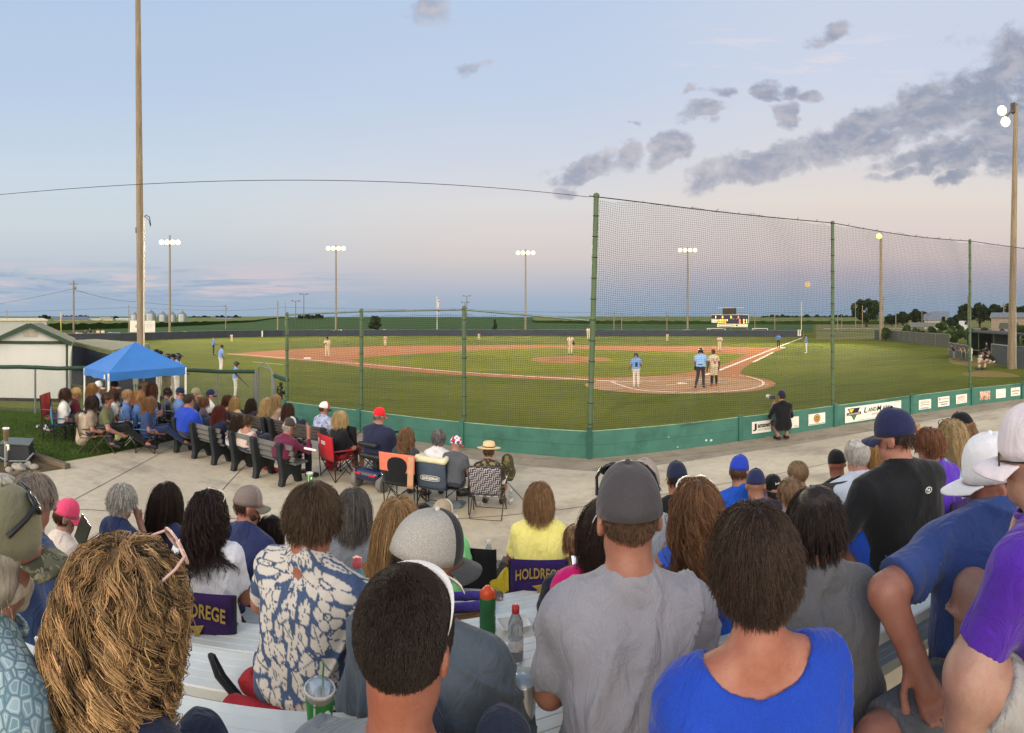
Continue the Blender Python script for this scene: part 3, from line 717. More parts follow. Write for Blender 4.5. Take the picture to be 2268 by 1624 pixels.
# ================================================================= ground
def sst(x): x = np.clip(x, 0, 1); return x*x*(3-2*x)
def terr(r): return 10.5*sst((r-330)/1250.0)*np.ones_like(r)
def polar_sheet(name, m, rs, a0, a1, na, zf, kind='structure'):
    th = np.linspace(a0, a1, na); V = np.array([[r*sin(t), r*cos(t), float(zf(np.array(r)))] for r in rs for t in th])
    i = np.arange(len(rs)-1)[:, None]*na+np.arange(na-1)[None]; i = i.ravel()
    o = mesh_obj(name, V, np.stack([i, i+1, i+na+1, i+na], 1)[:, ::-1], m); o['kind'] = kind; return o
def grass_mat(name, dark, mid, pale, dry='8a8550', sc=1.0, drythr=(.55, .74), streak=(1, 1, 1), tint=(.85, .78, .41)):
    def cu(nt, pos, b):
        big = nt.noise(pos, .09*sc, 4, .6); md = nt.noise(nt.mapv(pos, streak), .9*sc, 6, .7); fine = nt.noise(nt.mapv(pos, streak), 9*sc, 5, .7)
        c = nt.mix(nt.sstep(md*.55+fine*.45, .34, .66), lin(dark), lin(mid)); c = nt.mix(nt.sstep(big, .35, .7)*.6, c, lin(pale))
        dr = nt.noise(nt.mapv(pos, streak, (9, 3, 0)), .32*sc, 6, .68)
        c = nt.mix(nt.sstep(dr+fine*.2-.1, *drythr)*.65, c, lin(dry)); c = nt.mix(1.0, c, tint, 'MULTIPLY')
        bn = nt.n('ShaderNodeBump'); bn.inputs['Strength'].default_value = .9; bn.inputs['Distance'].default_value = .06; nt.put(bn.inputs['Height'], nt.noise(pos, 24*sc, 4, .7)); nt.t.links.new(bn.outputs[0], b.inputs['Normal'])
        return c
    return mat(name, mid, rough=.95, spec=.1, custom=cu)
GRASS = grass_mat('field_grass', '4c5a2b', '68742f', '7c8338', streak=(.35, 1.6, 1))
polar_sheet('ground', GRASS, [0, 1, 3, 6, 10, 15, 22, 30, 40, 55, 75, 100, 125, 160, 200, 260, 330, 420, 520, 640, 800, 1000, 1250, 1580, 2500, 6000, 14000], -pi, pi, 181, terr)
def crop_mat(name, a, b_, sc=.05):
    def cu(nt, pos, b):
        f = nt.noise(nt.mapv(pos, (.3, 1, 1)), sc, 6, .7); g = nt.noise(pos, sc*25, 4, .7)
        return nt.mix(nt.sstep(f*.6+g*.4, .35, .65), lin(a), lin(b_))
    return mat(name, a, rough=.95, spec=.05, custom=cu)
BEANS = crop_mat('bean_leaves', '3c5130', '4d633a')
polar_sheet('crop_field', BEANS, [112, 135, 165, 200, 260, 330, 420, 520, 640, 800, 1000, 1250, 1580], -.97, .58, 60, lambda r: terr(r)+.03)
polar_sheet('verge', crop_mat('dry_grass', '67673f', '80794f', .2), [72, 82, 95, 112, 135, 165, 200, 260, 330, 420, 520, 640, 800, 1000, 1250, 1580], .585, 1.1, 24, lambda r: terr(r)+.03)
road = polar_sheet('road', mat('gravel_road', '96907f', rough=.95, var=.15), [150, 162], .60, 1.1, 30, lambda r: terr(r)+.06)
def corn(name, front, back_r, h, a0m, label):
    """a standing crop: front edge given as (picture x, distance), a raised top and a dark front face"""
    n = 90; xs = np.linspace(front[0][0], front[-1][0], n); fr = np.interp(xs, [p[0] for p in front], [p[1] for p in front])
    K = 14; V = []; g = np.random.default_rng(3)
    for i in range(n):
        a = az(xs[i])
        for k in range(K+1):
            r = fr[i] if k == 0 else fr[i]+(max(back_r, fr[i]+60)-fr[i])*((k-1)/(K-1))**2
            z = float(terr(np.array(r)))+(0 if k == 0 else h*(1+.09*g.normal())); V.append((r*sin(a), r*cos(a), z))
    Q = [(i*(K+1)+k, i*(K+1)+k+1, (i+1)*(K+1)+k+1, (i+1)*(K+1)+k) for i in range(n-1) for k in range(K)]
    mi = [0 if k == 0 else 1 for i in range(n-1) for k in range(K)]
    o = mesh_obj(name, np.array(V), Q, [crop_mat('corn_side', '26331b', '33431f', .4), crop_mat('corn_tassels', '5b6a3c', '787a4c', .15)], smooth=False, mi=mi)
    tag(o, label, 'corn', kind='stuff'); return o
corn('corn_field', [(-120, 118), (160, 138), (330, 175), (450, 250), (560, 480), (640, 1100)], 1250, 1.75, 0, 'tall corn with pale tassels beyond the left field fence')
corn('corn_field', [(1180, 420), (1330, 330), (1700, 300), (1990, 290)], 1150, 2.0, 0, 'olive corn strip with a dark front edge behind the scoreboard')

# infield: sheets 4 mm apart, outlines as surveyed on the ground
def sheet(name, pts, m, z, zf=None, kind='structure', sub=0):
    import bmesh
    P3 = [G(*p, z) if len(p) == 2 else A3(p[0], p[1], z) for p in pts]
    bm = bmesh.new(); vs = [bm.verts.new(tuple(p)) for p in P3]; f = bm.faces.new(vs); bmesh.ops.triangulate(bm, faces=[f])
    me = bpy.data.meshes.new(name); bm.to_mesh(me); bm.free(); me.materials.append(m)
    if me.polygons and me.polygons[0].normal.z < 0: me.flip_normals()
    o = bpy.data.objects.new(name, me); COL.objects.link(o); o['kind'] = kind; return o
def dirt_mat(name, a, b_, sc=1.0):
    def cu(nt, pos, b):
        f = nt.noise(nt.mapv(pos, (.4, 1.3, 1)), .8*sc, 6, .7); g = nt.noise(pos, 10*sc, 5, .7)
        c = nt.mix(nt.sstep(f*.6+g*.4, .36, .64), lin(a), lin(b_))
        bn = nt.n('ShaderNodeBump'); bn.inputs['Strength'].default_value = .5; bn.inputs['Distance'].default_value = .03; nt.put(bn.inputs['Height'], nt.noise(pos, 14, 5, .7)); nt.t.links.new(bn.outputs[0], b.inputs['Normal'])
        return c
    return mat(name, a, rough=.95, spec=.1, custom=cu)
DIRT = dirt_mat('infield_clay', '9c5f3e', 'ab724d'); DIRT2 = dirt_mat('home_clay', '97704f', 'b08c6b')
def smooth_line(pts, k=4):
    p = np.array(pts, float); out = []
    for i in range(len(p)-1):
        p0, p1, p2, p3 = p[max(i-1, 0)], p[i], p[i+1], p[min(i+2, len(p)-1)]
        for t in np.linspace(0, 1, k, endpoint=False): out.append(.5*((2*p1)+(-p0+p2)*t+(2*p0-5*p1+4*p2-p3)*t*t+(-p0+3*p1-3*p2+p3)*t**3))
    out.append(p[-1]); return [tuple(q) for q in out]
UP = [(500, 785), (560, 780), (628, 775.4), (678, 772.6), (799, 768), (911, 766), (1022, 765.7), (1134, 764), (1225, 764), (1319, 765.6), (1459, 767), (1542, 767), (1633, 768.5), (1721, 770), (1738, 771)]
RT = [(1710, 782), (1682, 796), (1654, 811), (1640, 826), (1659, 833), (1698, 841), (1718, 850), (1698, 861), (1654, 868), (1598, 870.5), (1487, 870), (1403, 865.5), (1372, 858), (1350, 849), (1319, 843)]
LW = [(1179, 840), (1022, 831), (911, 823), (799, 813), (782, 810.5), (698, 801), (628, 796), (558, 789.4)]
sheet('infield_dirt', smooth_line(UP)+smooth_line(RT)+smooth_line(LW), DIRT, .004)
gi = smooth_line([(778, 798.5), (807, 792), (883, 786.6), (966, 781.5), (1050, 776.5), (1134, 773), (1225, 771.3), (1319, 774.5), (1459, 778.5), (1560, 781.5), (1612, 782.8), (1652, 785)])+smooth_line([(1626, 798), (1598, 808), (1542, 821.5), (1487, 829.5), (1431, 833.5), (1319, 835), (1179, 831.5), (1022, 823.5), (911, 812.5), (799, 801.5)])
sheet('infield_grass', gi, grass_mat('infield_turf', '5c692d', '7f8833', '979a3a', 'a39b50', .9, streak=(.35, 1.6, 1)), .008)
hc = [(1500+205*cos(a), 853+19.5*sin(a)) for a in np.linspace(0, 2*pi, 40)[:-1]]
sheet('home_dirt', hc, DIRT2, .012)
# pitcher's mound: a low real hump
def mound():
    c = G(1262, 797); R_ = 2.95; V = [(0, 0, .26)]; Q = []
    for i in range(1, 9):
        for k in range(40):
            a = 2*pi*k/40; r = R_*i/8*(1+.04*sin(3*a+i)); V.append((r*cos(a)*(.95), r*sin(a)*1.05, .012+.25*float(sst(np.array(1-i/8)))))
    for k in range(40): Q.append((0, 1+k, 1+(k+1) % 40))
    for i in range(7):
        for k in range(40): Q.append((1+i*40+k, 1+(i+1)*40+k, 1+(i+1)*40+(k+1) % 40, 1+i*40+(k+1) % 40))
    o = mesh_obj('pitchers_mound', V, Q, dirt_mat('mound_clay', '94603f', 'ab7a55'), loc=(c[0], c[1], 0)); o['kind'] = 'structure'
mound()
CHALK = mat('chalk', 'dccbb5', rough=.95, var=.06, dirt=('b08a68', .9, .56, .8))
def chalk(name, pts, w, z=.016):
    Pp = [G(*p) for p in pts]; V = []
    for i, p in enumerate(Pp):
        t = Pp[min(i+1, len(Pp)-1)]-Pp[max(i-1, 0)]; n = A3(-t[1], t[0], 0); n /= np.linalg.norm(n); V += [tuple(p+n*w/2+A3(0, 0, z)), tuple(p-n*w/2+A3(0, 0, z))]
    o = mesh_obj(name, V, [(2*i+1, 2*i+3, 2*i+2, 2*i) for i in range(len(Pp)-1)], CHALK, smooth=False); o['kind'] = 'structure'; return o
chalk('chalk_line', smooth_line([(502, 784), (558, 787.5), (628, 793.3), (816, 808), (1022, 825), (1225, 837.5), (1375, 846)]), .19)
chalk('chalk_line', smooth_line([(1560, 832), (1595, 820), (1654, 796.6), (1721, 770), (1777, 748.5)]), .24)
chalk('chalk_line', [(1668, 803), (1712, 781)], .22)
chalk('chalk_line', smooth_line([(1623, 833), (1654, 834.5), (1682, 842.5), (1691, 849), (1682, 856.6), (1640, 865), (1570, 869), (1509, 870), (1431, 866), (1392, 859.5), (1352, 846)]), .10)
for q in ([(1372, 846), (1430, 845)], [(1424, 845), (1455, 845.3)], [(1475, 854), (1496, 852.5)], [(1545, 847), (1612, 849)], [(1520, 842), (1600, 841)]): chalk('chalk_line', q, .10)
chalk('chalk_line', [(560, 802), (627, 808)], .10)
def base(x, y, label):
    m = MB(); c = G(x, y); m.box((0, 0, .04), (.42, .42, .08)); o = m.build('base', mat('base_white', 'e9e4da', rough=.7, var=.04), loc=(c[0], c[1], .012), rz=.7, bevel=.015); tag(o, label, 'base', 'bases')
base(681, 795.5, 'white base bag on the foul line by the third baseman'); base(1733, 771.5, 'white base bag at the tip of the clay beside the first base umpire')
hp_ = G(1512, 851); m = MB(); m.prism([(-.22, 0), (.22, 0), (.22, .22), (0, .44), (-.22, .22)], 0, .006); tag(m.build('home_plate', MATS['base_white'], loc=(hp_[0], hp_[1], .014)), 'white five-sided home plate in the clay beside the catcher', 'home plate')
for q in ([(2100, 793), (2150, 789), (2215, 806), (2170, 812), (2110, 806)], [(2130, 826), (2200, 821), (2260, 835), (2150, 834)], [(1950, 742), (2010, 741), (2020, 746), (1960, 748)]):
    sheet('worn_dirt', smooth_line(q+[q[0]])[:-1], dirt_mat('worn_earth', '847046', '7a6b3a'), .005)

# pavement with its joints
CONC = None
def conc(nt, pos, b):
    f = nt.noise(pos, .35, 6, .62); g = nt.noise(pos, 5, 6, .7); h = nt.noise(pos, 60, 3, .6)
    c = nt.mix(nt.sstep(f, .35, .68), lin('ada08a'), lin('c2b69f')); c = nt.mix(nt.sstep(g, .40, .72)*.35, c, lin('8e7f6a')); c = nt.mix(h*.18, c, lin('c9bda8'))
    st = nt.noise(nt.mapv(pos, (.7, 1, 1), (3, 8, 0)), .8, 7, .7); c = nt.mix(nt.sstep(st, .50, .66)*.6, c, lin('85786a'))
    bn = nt.n('ShaderNodeBump'); bn.inputs['Strength'].default_value = .25; bn.inputs['Distance'].default_value = .01; nt.put(bn.inputs['Height'], g+h*.5); nt.t.links.new(bn.outputs[0], b.inputs['Normal'])
    return c
CONC = mat('concrete', 'b0a088', rough=.9, spec=.25, custom=conc)
WALL = [A3(-6.01, 12.87, 0), A3(-3.71, 12.27, 0), A3(-1.08, 11.29, 0), A3(1.545, 10.30, 0), A3(5.06, 10.80, 0), A3(7.87, 11.0, 0), A3(10.62, 11.0, 0), A3(13.1, 10.72, 0), A3(15.2, 10.14, 0), A3(19, 8.7, 0)]
def pave():
    import bmesh
    pts = [G(-90, 1068), G(0, 1045), G(42, 1040), G(144, 1024), G(260, 1003), G(388, 976), G(440, 945), A3(-7.6, 13.2, 0), *WALL, A3(24, 8.7, 0), A3(24, -8, 0), A3(-16, -8, 0)]
    bm = bmesh.new(); vs = [bm.verts.new((p[0], p[1], .012)) for p in pts]; f = bm.faces.new(vs); bmesh.ops.triangulate(bm, faces=[f])
    me = bpy.data.meshes.new('pavement'); bm.to_mesh(me); bm.free(); me.materials.append(CONC)
    if me.polygons[0].normal.z < 0: me.flip_normals()
    o = bpy.data.objects.new('pavement', me); COL.objects.link(o); o['kind'] = 'structure'
pave()
sheet('wall_apron', [tuple(p) for p in WALL]+[tuple(p-A3(0, .75+.05*i, 0)) for i, p in reversed(list(enumerate(WALL)))], mat('apron_concrete', '8f8371', rough=.95, var=.14, scale=1.5, dirt=('766a5a', 2.2, .5, .7)), .015)
JOINT = mat('joint_dark', '5d5247', rough=.95)
def joint(pts, w=.016):
    Pp = [G(*p) for p in pts]; V = []
    for i, p in enumerate(Pp):
        t = Pp[min(i+1, len(Pp)-1)]-Pp[max(i-1, 0)]; n = A3(-t[1], t[0], 0); n /= np.linalg.norm(n); V += [tuple(p+n*w/2+A3(0, 0, .016)), tuple(p-n*w/2+A3(0, 0, .016))]
    o = mesh_obj('pavement_joint', V, [(2*i+1, 2*i+3, 2*i+2, 2*i) for i in range(len(Pp)-1)], JOINT, smooth=False); o['kind'] = 'structure'
for q in ([(128, 1128), (210, 1132), (330, 1140), (445, 1147), (560, 1152), (700, 1156), (900, 1156), (1040, 1150), (1200, 1136), (1350, 1116), (1550, 1082), (1850, 1024)], [(445, 1147), (505, 1073), (560, 1015)], [(128, 1128), (200, 1090), (292, 1040), (388, 988)], [(787, 1100), (790, 1060), (800, 1010)],
          [(1105, 1050), (1160, 1110)], [(1020, 1005), (1160, 1015), (1290, 1024), (1400, 1020), (1560, 1005), (1760, 978), (2000, 945), (2268, 898)], [(1500, 1052), (1560, 1100)]): joint(q)
def lawn_():
    import bmesh
    pts = [G(-160, 1090), G(-90, 1064), G(0, 1041.5), G(42, 1037), G(144, 1021), G(260, 1000), G(388, 973.5), G(440, 942), A3(-7.8, 13.2, 0), A3(-10.9, 11.75, 0), A3(-13.5, 9.4, 0), A3(-20, 6.0, 0)]
    bm = bmesh.new(); vs = [bm.verts.new((p[0], p[1], .006)) for p in pts]; f = bm.faces.new(vs); bmesh.ops.triangulate(bm, faces=[f])
    me = bpy.data.meshes.new('lawn'); bm.to_mesh(me); bm.free(); me.materials.append(grass_mat('lawn_grass', '34491f', '475f25', '55702a', '8b8450', 1.6, (.66, .84)))
    if me.polygons[0].normal.z < 0: me.flip_normals()
    o = bpy.data.objects.new('lawn', me); COL.objects.link(o); o['kind'] = 'structure'
    # blades along and over the lawn
    g = np.random.default_rng(5); n = 26000; xs = g.uniform(-40, 400, n); ys = g.uniform(905, 1040, n)
    lim = np.interp(xs, [-90, 0, 144, 260, 388, 440], [1064, 1041, 1019, 998, 971, 941]); k = ys < lim; xs, ys = xs[k], ys[k]; n = len(xs)
    r = H*F/(ys-YH); a = (xs-XC)/F; b = np.stack([r*np.sin(a), r*np.cos(a), np.full(n, .006)], 1); h = g.uniform(.012, .032, n); t = g.uniform(0, 6.28, n)
    d = np.stack([np.cos(t), np.sin(t), 0*t], 1); w = .009; lean = g.normal(size=(n, 3))*.02; lean[:, 2] = h
    V = np.stack([b-d*w, b+d*w, b+lean], 1).reshape(-1, 3); o2 = mesh_obj('grass_blades', V, np.arange(3*n).reshape(-1, 3), mat('grass_blade', '3f5524', rough=.8, var=.35, scale=3), smooth=False)
    tag(o2, 'short green grass under the lawn chairs', 'grass', kind='stuff')
lawn_()
# ================================================================= backstop wall, net and posts
TEAL = mat('teal_paint', '38685b', rough=.65, var=.10, scale=2.5, bump=.15, bscale=30, dirt=('2a5547', 1.6, .5, .75))
TEAL2 = mat('teal_post', '2f6154', rough=.65, var=.1)
GREENP = mat('green_post_paint', '475a3e', rough=.55, var=.12, scale=3)
def on_wall(x):
    a = az(x); d = A3(sin(a), cos(a), 0)
    for i in range(len(WALL)-1):
        p, q = WALL[i], WALL[i+1]; e = q-p; det = d[0]*(-e[1])+e[0]*d[1]
        t = (p[0]*(-e[1])+e[0]*p[1])/det; u = (d[0]*p[1]-d[1]*p[0])/det
        if -1e-6 <= u <= 1+1e-6 and t > 0: return d*t, e/np.linalg.norm(e), t
WH = .555
def wall_section(idx, label):
    root = empty('backstop_wall', WALL[idx[0]]); tag(root, label, 'wall')
    o0 = WALL[idx[0]]
    for nm, z0, z1, th in (('lower_board', .012, .275, .045), ('upper_board', .279, WH, .045)):
        m = MB()
        for i in idx[:-1]:
            a, b = WALL[i]-o0, WALL[i+1]-o0; m.beam(a+A3(0, 0, (z0+z1)/2), b+A3(0, 0, (z0+z1)/2), th, z1-z0)
        m.build(nm, TEAL, root)
    m = MB()
    for i in idx[:-1]: a, b = WALL[i]-o0, WALL[i+1]-o0; m.beam(a+A3(0, 0, WH+.004), b+A3(0, 0, WH+.004), .05, .008)
    m.build('top_edge', mat('worn_edge', '7f9a78', rough=.8, var=.2), root)
    for i in idx:
        m = MB(); e = (WALL[min(i+1, len(WALL)-1)]-WALL[max(i-1, 0)]); e /= np.linalg.norm(e); n = A3(e[1], -e[0], 0)
        c = WALL[i]-o0+n*.045; m.box((c[0], c[1], .31), (.10, .06, .62), rz=math.atan2(e[1], e[0])); m.build('wall_post', TEAL2, root, bevel=.008)
def scuffs():
    root = [o for o in COL.objects if o.name == 'backstop_wall.001'][0]; o0 = np.array(root.location)
    for px, py, rr in ((1563, 975, .03), (1574, 975, .035), (1500, 990, .018), (1700, 968, .015), (1480, 968, .014)):
        c, e, r0 = on_wall(px); n = A3(e[1], -e[0], 0); m = MB(); m.ball((0, 0, 0), (rr, .003, rr*.8), 5); m.build('ball_mark', mat('ball_mark', 'a9c7b8', rough=.8), root, loc=c+n*.024+A3(0, 0, H+(YH-py)/F*r0)-o0, rz=math.atan2(e[1], e[0]))
wall_section([0, 1, 2, 3], 'low teal board wall running from the gate to the tall net corner post')
wall_section([3, 4, 5, 6, 7, 8, 9], 'low teal board wall carrying the white sponsor signs')
scuffs()
def post(i, z1, r, label, tied=True, off=0.0):
    p = WALL[i]; root = empty('net_post', p); e = WALL[min(i+1, len(WALL)-1)]-WALL[max(i-1, 0)]; e /= np.linalg.norm(e); n = A3(-e[1], e[0], 0)*(.035+r)
    tag(root, label, 'post', 'green posts of the backstop net')
    m = MB(); ln_ = e*(.15 if i == 3 else 0); m.tube([n+A3(0, 0, .0), n+A3(0, 0, z1)+ln_], r, 12); m.ball(n+A3(0, 0, z1)+ln_, r*1.25, 6); m.build('pole', GREENP, root)
    b = MB(); b.tube([n+A3((r+.006)*cos(a), (r+.006)*sin(a), .01*sin(a)) for a in np.linspace(0, 2*pi, 11)[:-1]], .008, 4, closed=True); t0 = b.build('tie', mat('black_cord', '17181a', rough=.8), root)
    for k, z in enumerate(np.arange(.7, z1, .42)):
        o = t0 if k == 0 else t0.copy(); o.location = tuple(A3(0, 0, z)+ln_*z/z1)
        if k: COL.objects.link(o); o.parent = root
    return n
NP = {}
for i, z1, r, lb in ((0, 2.95, .045, 'green net post standing beside the chain-link gate'), (1, 3.02, .047, 'green net post behind the red-cap man'), (2, 3.05, .047, 'short green net post behind the grey-haired woman'), (3, 5.30, .056, 'tall green corner post where the high net begins'),
                     (5, 5.33, .046, 'tall green post between the emblem sign and the field sign'), (7, 5.38, .046, 'tall green post near the dugout and small signs'), (9, 5.45, .055, 'tall green net post past the light pole')):
    NP[i] = (WALL[i]+post(i, z1, r, lb), z1)
def net(name, segs, label, cell=.046, rr=.0027, seed=0, lean=0.0):
    """knotted net hung between posts: real strands that sag and billow a little"""
    V = []; Q = []
    def disp(s, t, tot, zz):
        edge = np.minimum(1, np.minimum(s, tot-s)/.6)
        return .05*np.sin(s*1.9+zz*.8+seed)*edge+.03*np.sin(s*4.1+2*np.sin(zz*1.3))*edge, .035*np.sin(s*2.6+seed)*np.sin(zz*.9+.4)*edge-.02*np.abs(np.sin(s*3.1))*edge
    def strand(P3):
        n = len(P3); T = np.gradient(P3, axis=0); T /= np.linalg.norm(T, axis=1)[:, None]; u = np.cross(T, np.array((.3, .9, .33))); u /= np.linalg.norm(u, axis=1)[:, None]; w = np.cross(T, u)
        b = sum(map(len, V)); V.append(np.stack([P3+(u*cos(a)+w*sin(a))*rr for a in (0, 2.09, 4.19)], 1).reshape(-1, 3))
        k = b+np.arange(n-1)[:, None]*3; Q.append(np.concatenate([np.concatenate([k+c, k+(c+1) % 3, k+3+(c+1) % 3, k+3+c], 1) for c in range(3)]))
    for (p, q, za0, za1, zb) in segs:
        e = q-p; tot = np.linalg.norm(e[:2]); e = e/tot; n = A3(-e[1], e[0], 0)
        for s in np.arange(0, tot, cell):
            f = s/tot; zt = za0+(za1-za0)*f-.05*sin(pi*((s/.75) % 1)); zz = np.linspace(zb, zt, max(8, int((zt-zb)/.16))); ss = np.full_like(zz, s)
            dn, dz = disp(ss, 0, tot, zz); ds = .018*np.sin(zz*2.3+s*.7)+.012*np.sin(zz*5.1+s*2)+lean*(zz/5.3)*(1-f)*(p is segs[0][0])
            strand(p[None]+e[None]*(ss+ds)[:, None]+n[None]*dn[:, None]+np.stack([0*zz, 0*zz, zz], 1))
        ss = np.linspace(0, tot, int(tot/.11)+2)
        for z in np.arange(zb, max(za0, za1), cell):
            lim = za0+(za1-za0)*ss/tot-.05*np.sin(pi*((ss/.75) % 1)); dn, dz = disp(ss, 0, tot, np.full_like(ss, z)); zz = z+dz*1.0+.012*np.sin(ss*8.4)*min(1, z/2)
            k = zz < lim+.01
            if k.sum() < 3: continue
            kk = np.nonzero(k)[0]
            for run in np.split(kk, np.nonzero(np.diff(kk) > 1)[0]+1):
                if len(run) > 2: strand(p[None]+e[None]*(ss[run]+lean*(z/5.3)*(1-ss[run]/tot)*(p is segs[0][0]))[:, None]+n[None]*dn[run][:, None]+np.stack([0*ss[run], 0*ss[run], zz[run]], 1))
    o = mesh_obj(name, np.concatenate(V), np.concatenate(Q), mat('net_twine', '1d2320', rough=.8)); tag(o, label, 'net'); return o
P0 = {i: A3(*NP[i][0][:2], 0) for i in NP}
net('backstop_net', [(P0[3], P0[5], 5.26, 5.29, WH), (P0[5], P0[7], 5.29, 5.33, WH), (P0[7], P0[9], 5.33, 5.4, WH)], 'high sagging black net hung right of the tall corner post over the sponsor wall', lean=.15)
net('backstop_net', [(P0[0], P0[1], 2.86, 2.93, WH), (P0[1], P0[2], 2.93, 2.96, WH), (P0[2], P0[3], 2.96, 2.75, WH)], 'low black net hung under the rail between gate and corner post', seed=2)
m = MB(); pts = [P0[0]+A3(0, 0, 2.93), P0[1]+A3(0, 0, 3.0), P0[2]+A3(0, 0, 3.02), P0[3]+A3(0, 0, 2.78)]
for a, b in zip(pts, pts[1:]): m.tube([a, b], .022, 8)
for a, b in zip(pts, pts[1:]):
    for f in np.arange(.08, 1, .12): c = a+(b-a)*f; m.tube([c+A3(0, 0, -.03), c+A3(0, 0, .035)], .007, 4)
tag(m.build('net_rail', mat('rail_steel', '6c7770', rough=.45, metal=.4, var=.15)), 'grey pipe rail along the top of the low net', 'rail')
m = MB(); V3 = []
for a, b, za, zb in ((P0[3], P0[5], 5.30, 5.33), (P0[5], P0[7], 5.33, 5.37), (P0[7], P0[9], 5.37, 5.44)):
    for f in np.linspace(0, 1, 12): V3.append(a+(b-a)*f+A3(0, 0, za+(zb-za)*f-.10*sin(pi*f)))
m.tube(V3, .011, 5); g = random.Random(4)
for k in range(2, len(V3)-1): p = V3[k]; m.tube([p, p+A3(g.uniform(.0, .08), 0, g.uniform(.03, .07))], .006, 4)
tag(m.build('net_cable', MATS['black_cord']), 'black cable and ties along the top of the high net', 'cable')
# overhead wire to the corner post
a = NP[3][0]+A3(0, 0, 5.28); b = at(-230, 12.9, 5.62); m = MB()
m.tube([a+(b-a)*f-A3(0, 0, .20*sin(pi*f)) for f in np.linspace(0, 1, 40)], .006, 4); tag(m.build('overhead_wire', MATS['black_cord']), 'thin dark wire sweeping across the sky to the corner post', 'wire')
m = MB(); m.tube([at(-230, 12.9, 0), at(-230, 12.9, 5.8)], .09, 8); tag(m.build('wire_pole', GREENP), 'green pole holding the far end of the overhead wire', 'pole')

# ================================================================= sponsor signs on the wall
WHT = mat('sign_white', 'd9d4c8', rough=.5, var=.03); BLK = mat('sign_black', '1c1a1a', rough=.5); GRY = mat('sign_grey', '8d8880', rough=.5); RED = mat('sign_red', '8e4a40', rough=.5); GRN = mat('sign_green', '3f7a35', rough=.5); YEL = mat('sign_yellow', 'e3c62c', rough=.5); BRN = mat('sign_brown', '9a6f5c', rough=.5, var=.25, scale=14)
def sign(x0, x1, t0, t1, b0, b1, label, back=None):
    p, e, r0 = on_wall(x0); q, e1, r1 = on_wall(x1); xm = (x0+x1)/2; c, em, rm = on_wall(xm)
    zt = H+(YH-(t0+t1)/2)/F*rm; zb = H+(YH-(b0+b1)/2)/F*rm; w = np.linalg.norm(q-p); h = zt-zb; n = A3(em[1], -em[0], 0)
    M = frame_mat(c+n*.03+A3(0, 0, (zt+zb)/2), em)
    root = bpy.data.objects.new('sponsor_sign', None); COL.objects.link(root); root.matrix_world = M; tag(root, label, 'sign', 'sponsor signs on the teal wall')
    m = MB(); m.box((0, -.004, 0), (w, .008, h)); m.build('sign_panel', back or WHT, root, bevel=.002)
    return root, w, h
def put(root, s, mt, x, z, w, h, **k): return text(s, 'lettering', mt, frame_mat((x, -.0105, z), (1, 0, 0)), w, h, root, **k)
def shape(root, pts, mt, nm='emblem', d=.0): m = MB(); m.extr([(p[0], -.0085-d, p[1]) for p in pts], (0, -.0015, 0)); return m.build(nm, mt, root)
def bars(root, rows, mt):
    m = MB(); g = random.Random(len(rows))
    for (x0, x1, z, h) in rows:
        x = x0
        while x < x1: w = min(x1-x, g.uniform(.01, .03)); m.box((x+w/2, -.0095, z), (w*.8, .002, h*g.uniform(.7, 1.1))); x += w+.004
    return m.build('lettering', mt, root)
r_, w, h = sign(1664, 1706, 934.6, 929.6, 961, 955, 'white sign reading Janssen in black with grey AUTO GROUP below')
put(r_, 'J', BLK, -.36*w, .02*h, .2*w, .62*h, bold=.03); put(r_, 'anssen', BLK, .13*w, .10*h, .66*w, .30*h, bold=.03); put(r_, 'AUTO GROUP', GRY, .13*w, -.22*h, .68*w, .18*h)
r_, w, h = sign(1733, 1767.6, 926, 921, 951, 946, 'mostly blank white sign half hidden by the crouching photographer'); bars(r_, [(.2*w, .45*w, -.3*h, .05*h), (.2*w, .45*w, -.4*h, .05*h)], GRY)
r_, w, h = sign(1789, 1826, 917.8, 913, 942, 938, 'white sign with a round gold and brown emblem')
el = lambda a, b: [(a*cos(t), b*sin(t)+.06*h) for t in np.linspace(0, 2*pi, 28)[:-1]]
shape(r_, el(.20*w, .38*h), mat('emblem_brown', '6b4a20', rough=.5)); shape(r_, el(.17*w, .33*h), mat('emblem_gold', 'b08a3c', rough=.5, var=.3, scale=30), d=.002); shape(r_, el(.10*w, .20*h), MATS['emblem_brown'], d=.004); shape(r_, el(.05*w, .11*h), MATS['emblem_gold'], d=.006); bars(r_, [(-.46*w, .46*w, -.42*h, .06*h)], BLK)
r_, w, h = sign(1873, 1996.5, 902.6, 886.4, 936.6, 917.8, 'long white sign reading LANDMARK IMPLEMENT FIELD with a yellow and green triangle')
put(r_, 'L', BLK, -.155*w, .18*h, .06*w, .36*h, shear=.2, bold=.015); put(r_, 'AND', BLK, -.04*w, .16*h, .15*w, .27*h, shear=.2, bold=.015); put(r_, 'M', BLK, .085*w, .18*h, .085*w, .36*h, shear=.2, bold=.015); put(r_, 'ARK', BLK, .215*w, .16*h, .15*w, .27*h, shear=.2, bold=.015)
put(r_, 'IMPLEMENT', GRY, .10*w, -.16*h, .30*w, .15*h, shear=.2); put(r_, 'FIELD', BLK, .35*w, -.25*h, .24*w, .27*h, shear=.2)
tr = lambda k: [(-.46*w+.11*w*(1-k), .40*h-.2*h*(1-k)), (-.25*w-.10*w*(1-k), .40*h-.2*h*(1-k)), (-.355*w, -.42*h+.34*h*(1-k))]
